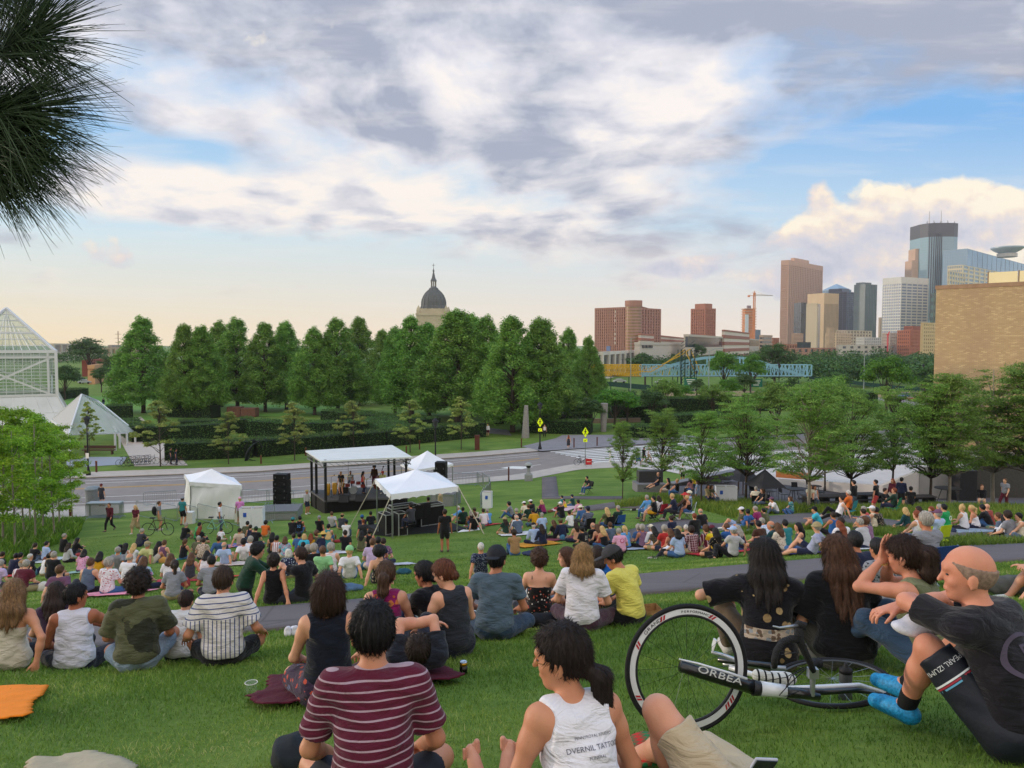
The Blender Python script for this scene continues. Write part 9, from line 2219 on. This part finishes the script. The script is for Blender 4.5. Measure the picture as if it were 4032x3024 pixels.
x,y,z=hit(1825,2655); e=empty('drink_can',(x,y,z),0,'black and gold drink can standing on the grass','can'); m=MB(); m.lathe([(.024,0),(.031,.008),(.031,.075)],n=20); m.build('body',mk('#15130f',.25,.5,coat=.4),e,smooth=True); m=MB(); m.lathe([(.0312,.075),(.0312,.098)],n=20); m.build('gold_band',mk('#b8861c',.25,.8),e,smooth=True); m=MB(); m.lathe([(.031,.098),(.026,.108),(.024,.104),(.001,.104)],n=20); m.build('lid',mk('#c8cacc',.25,.9),e,smooth=True)
x,y,z=hit(990,2738); m=MB(); m.tube([(.045*math.cos(a),.045*math.sin(a),.10) for a in np.linspace(0,6.283,24,endpoint=False)],.0028,5,close=True); m2=MB(); e=empty('plastic_cup',(x,y,z),0,'clear plastic cup with a white rim standing in the grass','cup'); m.build('rim',WHITE,e); m2.lathe([(.034,.0),(.044,.10)],n=20); m2.build('cup_wall',glassmat('#c8d0c8',.12,'clear cup'),e)
for k,(a,b) in enumerate(((1135,2502),(1160,2500))):
 x,y,z=hit(a,b); me=sdf_obj([ell((0,0,.05),np.eye(3),(.05,.13,.05),.03),cap_((0,-.07,.04),(0,-.06,.10),.04,k=.03)],.009,'shoe'); o=obj('sneaker',me,mk('#cfcdd4',.8,vary=.2,scale=20),None,loc=(x,y,z),rot=(0,0,.3+.2*k)); tag(o,'%s of the white and grey pair of sneakers on the path edge'%('left shoe','right shoe')[k],'shoe','pair of sneakers on the path edge')
# magnolia bouquet
x,y,z=hit(2095,2425); e=empty('magnolia_flower',(x,y,z+.12),0,'big white magnolia bloom beside the slate blue t-shirt','flower'); m=MB()
for k in range(11):
 a=k*2.4; t=.35+.06*k; r_=.06+.008*k; c=V(math.cos(a)*r_*.8,math.sin(a)*r_*.8,.03+.012*(11-k)); d=V(math.cos(a),math.sin(a),.9-.07*k); d=unit(d); s_=unit(np.cross(d,V(0,0,1))); m.poly([c-s_*.02,c+d*.06-s_*.055,c+d*.13,c+d*.06+s_*.055,c+s_*.02],tuple(np.cross(d,s_)*.004))
m.build('petal',mk('#dfdcd2',.7,vary=.04),e,smooth=True); m=MB(); m.poly([(0.1,0,0),(.3,.05,.03),(.34,-.05,.0),(.12,-.08,-.02)],(0,0,.01)); m.build('leaf',mk('#33602a',.5),e)
for (nm,lb,ct,a,b,r_,cl,sq) in (('bag','black soft bag lying left of the white t-shirt','bag',2150,2470,.17,'#17171b',(1.5,.7,.5)),('bag','dark navy bag beside the slate blue t-shirt','bag',2080,2468,.12,'#1b2238',(1.2,.7,.6)),('bag','dark bag at the bottom left of the maroon striped man','bag',1165,3010,.13,'#20262c',(1.,.9,.8)),
 ('bag','grey backpack lying at the right edge below the path','bag',3985,2345,.24,'#55554f',(1.4,.7,.6)),('plastic_bag','white plastic bag behind the charcoal tank top','bag',1850,2440,.10,'#d5d8e0',(1.2,.8,.9)),('cap','white cap on the knees of the cyclist','cap',3650,2640,.08,'#cfd0da',(1.6,1.,.6)),
 ('clothing','blue and white cloth between the black t-shirt people','clothing',3165,2345,.14,'#3a6ad0',(1.5,1.,.4)),('clothing','folded dark blue clothing right of the tan shirt man','clothing',2095,2190,.22,'#2c3450',(1.6,.9,.35)),('clothing','small orange item on the folded dark clothing','clothing',2116,2168,.09,'#c8741c',(1.,1.,1.)),
 ('clothing','teal cloth heap on the grass right of the black floral halter top','clothing',1590,2262,.17,'#1f4a5a',(1.2,.8,.5)),('clothing','denim cloth heap left of the big curly haired person','clothing',1375,2330,.18,'#4a6480',(1.5,.8,.4))):
 o=lump(nm,lb,ct,a,b,r_,mk(cl,.85,vary=.2,scale=9,bump=.3,bscale=30),sq=sq)
 if nm=='cap': o.location=(1.98,3.60,float(tz(1.98,3.6))+.50)
# phone in the hand of the lying person, held above the shorts
p=atd(3008,3006,2.2); e=empty('phone',p,.2,'phone held at the bottom edge above the beige shorts','phone'); m=MB(); m.box((0,0,0),(.075,.009,.05)); m.build('case',mk('#b4b6c4',.4),e,bevel=.004); m=MB(); m.box((0,-.006,0),(.068,.002,.044)); m.build('screen',mk('#20242c',.2,spec=.8),e); e.rotation_euler=(.5,.15,.2)
# bicycle lying in the foreground -----------------------------------------
ZB=lambda x,y,d=3.9:atd(2300+x/2.013,2200+y/2.013,d)
e=empty('road_bicycle',ZB(812,1330,3.95),0,'black and white road bicycle lying on its side, front wheel upright, beside the cyclist','bicycle'); e0=np.array(e.location)
R_=lambda p:tuple(np.array(p)-e0)
Wc=ZB(812,868,3.95); ux=unit(V(1,.10,0)); uz=unit(V(.02,.16,1)); un=unit(np.cross(ux,uz))
ring=lambda r,o=0.,n_=72:[R_(Wc+ux*r*math.cos(a)+uz*r*math.sin(a)+un*o) for a in np.linspace(0,2*math.pi,n_,endpoint=False)]
m=MB(); m.tube(ring(.325),.0135,8,close=True); wh=m.build('wheel',mk('#17171a',.7,bump=.4,bscale=200),e,smooth=True); wh.name='wheel'
m=MB()
for o in (-.009,.009):
 a_,b_=ring(.312,o),ring(.283,o); n_=72; m.add(a_+b_,[(i,(i+1)%n_,n_+(i+1)%n_,n_+i) for i in range(n_)])
a_,b_=ring(.283,-.009),ring(.283,.009); m.add(a_+b_,[(i,(i+1)%n_,n_+(i+1)%n_,n_+i) for i in range(n_)])
m.build('rim',mk('#dcdee2',.35,.2,vary=.05),wh); m=MB(); m.tube(ring(.276),.008,6,close=True); m.build('inner_rim',mk('#26262b',.4),wh,smooth=True)
m=MB()
for k in range(20): a=k*2*math.pi/20; b=a+(.25 if k%2 else -.25); m.bar(R_(Wc+ux*.02*math.cos(b)+uz*.02*math.sin(b)+un*.02*(1 if k%2 else -1)),R_(Wc+ux*.28*math.cos(a)+uz*.28*math.sin(a)),.0011,3)
m.build('spokes',mk('#2a3438',.4,.6),wh)
m=MB()
def arctext(word,a0,rad,size,step):
 for i,ch in enumerate(word):
  a=math.radians(a0-i*step); c=bpy.data.curves.new('t','FONT'); c.body=ch; c.size=size; c.align_x='CENTER'; c.extrude=.0008; t=bpy.data.objects.new('t',c); COL.objects.link(t); me=bpy.data.meshes.new_from_object(t); bpy.data.objects.remove(t)
  rd_=ux*math.cos(a)+uz*math.sin(a); tg=ux*math.sin(a)-uz*math.cos(a); k=len(m.v)
  m.v+=[R_(Wc+rd_*(rad+v.co.y)+tg*v.co.x*1.25+un*(.0105+v.co.z)) for v in me.vertices]; m.f+=[tuple(k+j for j in p.vertices) for p in me.polygons]
arctext('GRAND',139,.2895,.026,4.6); arctext('PERFORMANCE',95,.2925,.017,3.1)
m.v=[v for v in m.v]; m.build('rim_lettering',mk('#1c1c20',.5),wh)
m=MB()
for a0 in (158,121,66,212,322,-30+0):
 for s_ in (0,3.4):
  a=math.radians(a0-s_); q=[(.286,a),(.309,a-.05),(.309,a-.085),(.286,a-.04)]; m.poly([R_(Wc+ux*r*math.cos(t)+uz*r*math.sin(t)+un*.0112) for r,t in q])
m.build('rim_flash',mk('#a8242e',.5),wh)
WP=mk('#d5d8dc',.25,coat=.5,spec=.5); BP=mk('#16171a',.3,coat=.4,spec=.5)
m=MB(); m.tube([R_(ZB(762,848,3.86)),R_(ZB(900,895,3.86)),R_(ZB(1150,965,3.86)),R_(ZB(1345,1020,3.86))],[.030,.031,.035,.037],12); dt=m.build('down_tube',BP,e,smooth=True)
m=MB(); m.tube([R_(ZB(752,795,3.855)),R_(ZB(900,830,3.855)),R_(ZB(1150,905,3.855)),R_(ZB(1290,955,3.855))],[.004,.006,.007,.009],8); m.build('highlight_strip',WP,dt,smooth=True)  # highlight on the tube's top edge, modelled as a white strip
p0,p1=ZB(900,872,3.815),ZB(1255,982,3.815); d_3=unit(p1-p0); c=bpy.data.curves.new('t','FONT'); c.body='ORBEA'; c.size=.062; c.align_x='CENTER'; c.align_y='CENTER'; c.extrude=.0008; c.space_character=1.05; t=bpy.data.objects.new('t',c); COL.objects.link(t); me=bpy.data.meshes.new_from_object(t); bpy.data.objects.remove(t)
wd_=max(v.co.x for v in me.vertices)*2; sx=np.linalg.norm(p1-p0)/wd_; up_=unit(np.cross(V(0,-1,0),d_3)); up_=up_ if up_[2]>0 else -up_; m=MB(); nt=unit(np.cross(d_3,up_)); nt=nt if nt[1]<0 else -nt; m.v=[R_((p0+p1)/2+d_3*v.co.x*sx+up_*v.co.y*.8+nt*v.co.z) for v in me.vertices]; m.f=[tuple(p.vertices) for p in me.polygons]; m.build('frame_lettering',mk('#d8dadc',.4),dt)
m=MB(); m.tube([R_(ZB(1335,1020,3.86)),R_(ZB(1400,1030,3.86))],[.042,.036],12); m.build('collar',mk('#2a2a2e',.4),e,smooth=True)
m=MB(); m.tube([R_(ZB(1395,1028,3.86)),R_(ZB(1500,1040,3.86)),R_(ZB(1595,1052,3.86))],[.038,.036,.035],12); m.build('head_tube',WP,e,smooth=True)
m=MB(); m.tube([R_(ZB(1590,1055,3.87)),R_(ZB(1720,1070,3.87)),R_(ZB(1865,1095,3.87))],[.029,.026,.019],10); m.build('fork',BP,e,smooth=True)
m=MB(); m.tube([R_(ZB(1560,1030,3.98)),R_(ZB(1800,1022,4.0)),R_(ZB(2013,1010,4.05)),R_(ZB(2180,1000,4.1)),R_(ZB(2420,1075,4.15))],[.015,.015,.014,.013,.011],8); m.build('top_tube',WP,e,smooth=True); m=MB(); m.tube([R_(ZB(1600,1045,3.95)),R_(ZB(1900,1055,4.0)),R_(ZB(2150,1040,4.05)),R_(ZB(2500,1090,4.2))],[.02,.018,.016,.01],8); m.build('seat_tube',BP,e,smooth=True)
m=MB(); m.tube([R_(ZB(1808,1085,3.86)),R_(ZB(1812,940,3.86))],.014,10); m.box(R_(ZB(1812,905,3.86)),(.05,.04,.05)); m.build('stem',mk('#a8acb0',.3,.7),e,smooth=False)
TAPE=mk('#26272a',.85,vary=.1,scale=60,bump=.6,bscale=120)
m=MB(); m.tube([R_(ZB(*q)) for q in ((1815,890,3.85),(1790,820,3.83),(1745,730,3.80),(1712,650,3.78),(1700,600,3.78),(1705,545,3.78))],[.016,.017,.019,.021,.023,.020],10); m.build('handlebar',TAPE,e,smooth=True)
m=MB(); m.tube([R_(ZB(*q)) for q in ((1705,640,3.79),(1640,632,3.76),(1570,660,3.74),(1525,730,3.72),(1508,800,3.72),(1508,858,3.73))],[.021,.018,.017,.017,.017,.016],10); m.build('drop_bar',TAPE,e,smooth=True)
m=MB(); m.tube([R_(ZB(*q)) for q in ((1735,560,3.78),(1740,525,3.78),(1700,512,3.78),(1665,530,3.78))],[.014,.020,.017,.009],8); m.build('brake_hood',TAPE,e,smooth=True); m=MB(); m.tube([R_(ZB(*q)) for q in ((1690,530,3.77),(1620,538,3.75),(1550,548,3.74),(1497,534,3.73))],[.008,.007,.006,.004],6); m.build('brake_lever',mk('#9aa0a6',.3,.7),e,smooth=True)
m=MB(); m.tube([R_(ZB(*q)) for q in ((1790,870,4.15),(1830,815,4.2),(1865,825,4.22),(1870,860,4.22))],[.016,.024,.024,.014],8); m.build('brake_hood',TAPE,e,smooth=True)
m=MB()
for pts in (((1700,1050,3.8),(1600,1090,3.78),(1545,1085,3.78),(1640,980,3.8),(1760,870,3.84)),((1760,860,3.84),(1640,930,3.8),(1600,1020,3.8)),((1480,730,4.0),(1560,760,4.0),(1680,745,4.1),(1560,735,4.1)),((1740,860,3.9),(1600,940,3.95),(1420,970,3.95))): m.tube([R_(ZB(*q)) for q in pts],.0025,4)
m.build('cable',BLK,e)
m=MB(); m.tube([R_(ZB(1010,740,4.3)),R_(ZB(1100,765,4.3)),R_(ZB(1190,800,4.28)),R_(ZB(1290,835,4.25))],[.010,.013,.015,.016],8); m.build('crank_arm',mk('#b4b8bc',.3,.7),e,smooth=True); m=MB(); m.tube([R_(ZB(1018,735,4.3)),R_(ZB(1025,690,4.3)),R_(ZB(1040,640,4.3))],[.008,.022,.024],6,sq=.4); m.build('pedal',mk('#d0d2d4',.4),e)
for (a,b,r0,r1,mt,nm) in (((1060,800,4.4),(1480,850,4.3),.016,.02,BP,'seat_stay'),((1100,835,4.4),(1600,870,4.3),.014,.016,mk('#a8adb2',.3,.7),'chain_stay'),((1150,860,4.25),(1580,990,4.1),.015,.015,WP,'chain_stay'),((1480,905,4.2),(1590,905,4.2),.012,.01,WP,'seat_stay')): m=MB(); m.tube([R_(ZB(*a)),R_(ZB(*b))],[r0,r1],8); m.build(nm,mt,e,smooth=True)
m=MB()
for k in range(5): m.tube([R_(ZB(1200+k*14+60*math.cos(a),900+26*math.sin(a)+k*3,4.32-.02*k)) for a in np.linspace(0,6.283,20,endpoint=False)],.003,4,close=True)
m.build('chainring',mk('#6a6e72',.3,.8),e)
me=sdf_obj([cap_((0,0,0),(.11,0,-.02),.035,.028,k=.03),ell((.16,0,-.02),np.eye(3),(.05,.045,.035),.03)],.008,'saddle'); o=obj('saddle',me,cloth('#c9c9c2','vstripe','#1b1b1e',26.),e); o.location=R_(ZB(1380,925,4.05))
c2=ZB(1960,960,4.35); m=MB(); gz_=float(tz(c2[0],c2[1])); m.tube([R_((c2[0]+.325*math.cos(a),c2[1]+.30*math.sin(a),gz_+.10+.04*math.cos(a))) for a in np.linspace(0,6.283,48,endpoint=False)],.013,7,close=True); w2=m.build('wheel',mk('#1a1a1d',.7),e,smooth=True); WR=mk('#4a4d52',.4,.4); m=MB(); m.tube([R_((c2[0]+.30*math.cos(a),c2[1]+.277*math.sin(a),gz_+.10+.04*math.cos(a))) for a in np.linspace(0,6.283,48,endpoint=False)],.008,6,close=True); m.build('rim',WR,w2,smooth=True); m=MB()
for k in range(16): a=k*math.pi/8; m.bar(R_((c2[0],c2[1],gz_+.12)),R_((c2[0]+.3*math.cos(a),c2[1]+.277*math.sin(a),gz_+.10+.04*math.cos(a))),.0012,3)
m.build('spokes',mk('#8a9094',.4,.6),w2)
x,y,z=hit(3328,2752); e=empty('water_bottle',(x,y,z-.01),.0,'smoky grey sports water bottle standing between bicycle and cyclist','bottle'); m=MB(); m.lathe([(.036,0),(.038,.01),(.036,.09),(.033,.10),(.036,.11),(.037,.165),(.034,.175)],n=20); m.build('body',mk('#4a4d50',.35,vary=.1,alpha=.93),e,smooth=True); m=MB(); m.lathe([(.037,.165),(.037,.19),(.015,.20),(.013,.215),(.009,.225)],n=16); m.build('cap',BLK,e,smooth=True)
# blankets below the crowd
BL=[('A',310,900,'#7c2a30'),('A',1500,1050,'#d88aa0'),('A',1150,600,'#8fb0a8'),('A',700,560,'#b8c4cc'),('A',240,800,'#b82a30'),('B',1120,800,'#c9b8b0'),('B',1330,560,'#3a5a9c'),('B',1400,640,'#d08a80'),('B',400,850,'#2f9aa0'),('B',700,1050,'#a02038'),('B',850,1050,'#c84a3c'),('C',700,780,'#cfcfd4'),('C',430,660,'#2f7a68'),('C',1500,800,'#b8bcc8'),
 ('D',600,590,'#d0d0d4'),('D',900,690,'#c88a28'),('D',1100,690,'#7a3a4a'),('D',240,560,'#c03a40'),('D',1800,780,'#7a8a6a'),('D',1250,170,'#c0a8b0'),('E',1700,1190,'#b82838'),('E',2050,1190,'#b83040'),('E',1150,1000,'#8a96a8'),('E',800,1150,'#98a4b8'),('F',1300,1050,'#2a3070'),('F',1050,1000,'#4a6a8c'),('F',550,680,'#6a7078'),('G',1400,700,'#8a98a8'),('G',2000,880,'#d8c8cc'),('G',50,960,'#c8ccd0')]
for k,(b_,xx,yy,cl) in enumerate(BL):
 ox_,oy_,s_=OFF[b_]; px_,py_=ox_+xx/s_,oy_+yy/s_; q=min(PEOPLE,key=lambda o:(o['px']-px_)**2+(o['py']+.8*F/max(8,o['xyz'][1])-py_)**2)
 x,y,z,rz=q['xyz']; a=rz+.3*math.sin(k*3.); w_,d_2=1.0,.75; co_=[(x+u*w_*math.cos(a)-v*d_2*math.sin(a),y+u*w_*math.sin(a)+v*d_2*math.cos(a)) for u,v in ((-1,-.9),(1,-1),(1.05,1),(-.95,1.1))]
 sheet('picnic_blanket','picnic blanket under the '+' '.join(q['base'].replace('person in ','').split()[:9])+' wearer',"blanket",co_,mk(cl,.95,vary=.15,scale=5,bump=.3,bscale=25),.012,.11,.05,px=False,seed=k*1.,group='picnic blankets on the lawn')
# bags and bottles left beside people
rg=random.Random(5); cols_=['#1d1e22','#2a3550','#7a4a3a','#c9c4bc','#5a6b58','#8c3038','#b88a4a','#3f6f8c']
BGM=[sdf_obj([ell((0,0,.10),np.eye(3),(.17,.10,.13),.04),ell((.03,.02,.2),np.eye(3),(.10,.07,.07),.05)],.028,'bag'),sdf_obj([ell((0,0,.08),np.eye(3),(.22,.13,.09),.04)],.03,'bag')]
for k,q in enumerate(rg.sample([o for o in PEOPLE if o['code'] in 'xkb' and o['zone'] in 'ABCDEFG' and not o['up']],60)):
 x,y,z,rz=q['xyz']; a=rg.uniform(0,6.28); x+=.5*math.cos(a); y+=.5*math.sin(a); lb=' '.join(q['base'].replace('person in ','').split()[:8])
 if k%3<2: o=obj('bag',BGM[k%2],mk(rg.choice(cols_),.85,vary=.2,scale=9),None,loc=(x,y,float(tz(x,y))-.01),rot=(0,0,a)); tag(o,'soft bag on the grass beside the '+lb+' wearer','bag','bags among the crowd')
 else: m=MB(); m.lathe([(.034,0),(.036,.16),(.014,.20),(.014,.24)],n=10); o=m.build('drink_bottle',mk(rg.choice(['#9ab8c8','#3f6f8c','#c8c8cc','#7a2a2a']),.25,spec=.6),None,loc=(x,y,float(tz(x,y))),smooth=True); tag(o,'drink bottle on the grass beside the '+lb+' wearer','bottle','bottles among the crowd')
# ---------- pine branch ----------
rng=np.random.default_rng(21); e=empty('pine_tree',atd(-420,420,1.7),0,'dark long needled pine branch hanging in from the upper left','tree'); e1=np.array(e.location)
def pz(px,py,d=1.7): return atd(px,py,d)-e1
tb=V(-3.3,1.9,0)-e1; m=MB(); zg_=float(tz(-3.3,1.9)); m.tube([tb+V(0,0,zg_-.2),tb+V(.02,0,zg_+.5),tb+V(.05,.03,EYE),tb+V(0,.1,EYE+5),tb+V(0,.1,EYE+9)],[.24,.19,.16,.10,.03],10); m.build('trunk',BARK,e,smooth=True)
m=MB(); m.tube([tb+V(.04,.02,EYE+.1),pz(-900,650,1.9)],[.05,.02],8); m.tube([tb+V(.04,.02,EYE+.7),tb+V(-1.4,.5,EYE+1.2)],[.05,.01],8); m.tube([tb+V(.04,.02,EYE+1.5),tb+V(-.6,-1.4,EYE+2.1)],[.05,.01],8); m.tube([pz(-900,650,1.9),pz(-420,420,1.75),pz(-100,260,1.7),pz(130,130,1.68)],[.02,.014,.009,.005],8); m.tube([pz(-420,420,1.75),pz(-150,480,1.68),pz(60,430,1.66)],[.012,.008,.004],8); m.tube([pz(-420,420,1.75),pz(-250,650,1.7),pz(-40,760,1.68)],[.012,.008,.004],8); m.tube([pz(-420,420,1.75),pz(-200,80,1.7),pz(-30,-60,1.7)],[.012,.008,.004],8); m.build('branch',mk('#3d2b22',.9,vary=.3,scale=40,bump=.6,bscale=90),e,smooth=True)
V_=[];F_=[]
def needles(c0,c1,n,a0,a1,l0,l1,dd=.25):
 for i in range(n):
  t=rng.random(); c=np.array(c0)*(1-t)+np.array(c1)*t; o=pz(c[0],c[1],1.68+rng.normal()*.03); a=math.radians(rng.uniform(a0,a1)); d=unit(V(math.cos(a),rng.normal()*dd,math.sin(a))); l=rng.uniform(l0,l1)*.00062; s=unit(np.cross(d,V(0,1,0)))*.0011; w=unit(np.cross(d,s))*.0011; k=len(V_)
  p1=o+d*l*.55+V(0,0,-.004*rng.random()); p2=o+d*l+V(0,0,-.02*rng.random()*l/.2)
  for p,sc in ((o,1.),(p1,.95),(p2,.25)): V_.extend([p+s*sc,p-s*.5*sc+w*.87*sc,p-s*.5*sc-w*.87*sc])
  for j in (0,3):
   for q in range(3): F_.append((k+j+q,k+j+(q+1)%3,k+j+3+(q+1)%3,k+j+3+q))
needles((-60,230),(140,130),430,-62,78,180,400); needles((-100,470),(70,420),430,-72,38,240,430); needles((-200,630),(-20,670),270,-62,25,190,330); needles((-150,560),(0,560),270,-75,10,240,400); needles((-200,0),(0,-40),260,-60,60,120,280); needles((-350,300),(-40,500),900,-90,90,150,330,.5)
needles((-1300,700),(-600,450),500,-180,180,200,380,.6); needles((-2300,300),(-1700,500),500,-180,180,250,400,.8)
m=mesh_np('needles',np.array(V_),np.array(F_)); nd=obj('needles',m,mk('#2e4024',.55,vary=.35,scale=18,spec=.3),e)
# ---------- evening air ----------
hz_m=bpy.data.materials.new('haze'); hz_m.use_nodes=True; nt=hz_m.node_tree; nt.nodes.clear(); vo=nt.nodes.new('ShaderNodeVolumePrincipled'); mo=nt.nodes.new('ShaderNodeOutputMaterial'); nt.links.new(vo.outputs[0],mo.inputs['Volume'])
vo.inputs['Color'].default_value=(.93,.93,.97,1); vo.inputs['Density'].default_value=.00011
hb_=MB(); hb_.bb(-2600,2600,-40,2600,-2,330); tag(hb_.build('haze',hz_m),'thin pale evening haze over the far city','haze',kind='stuff')
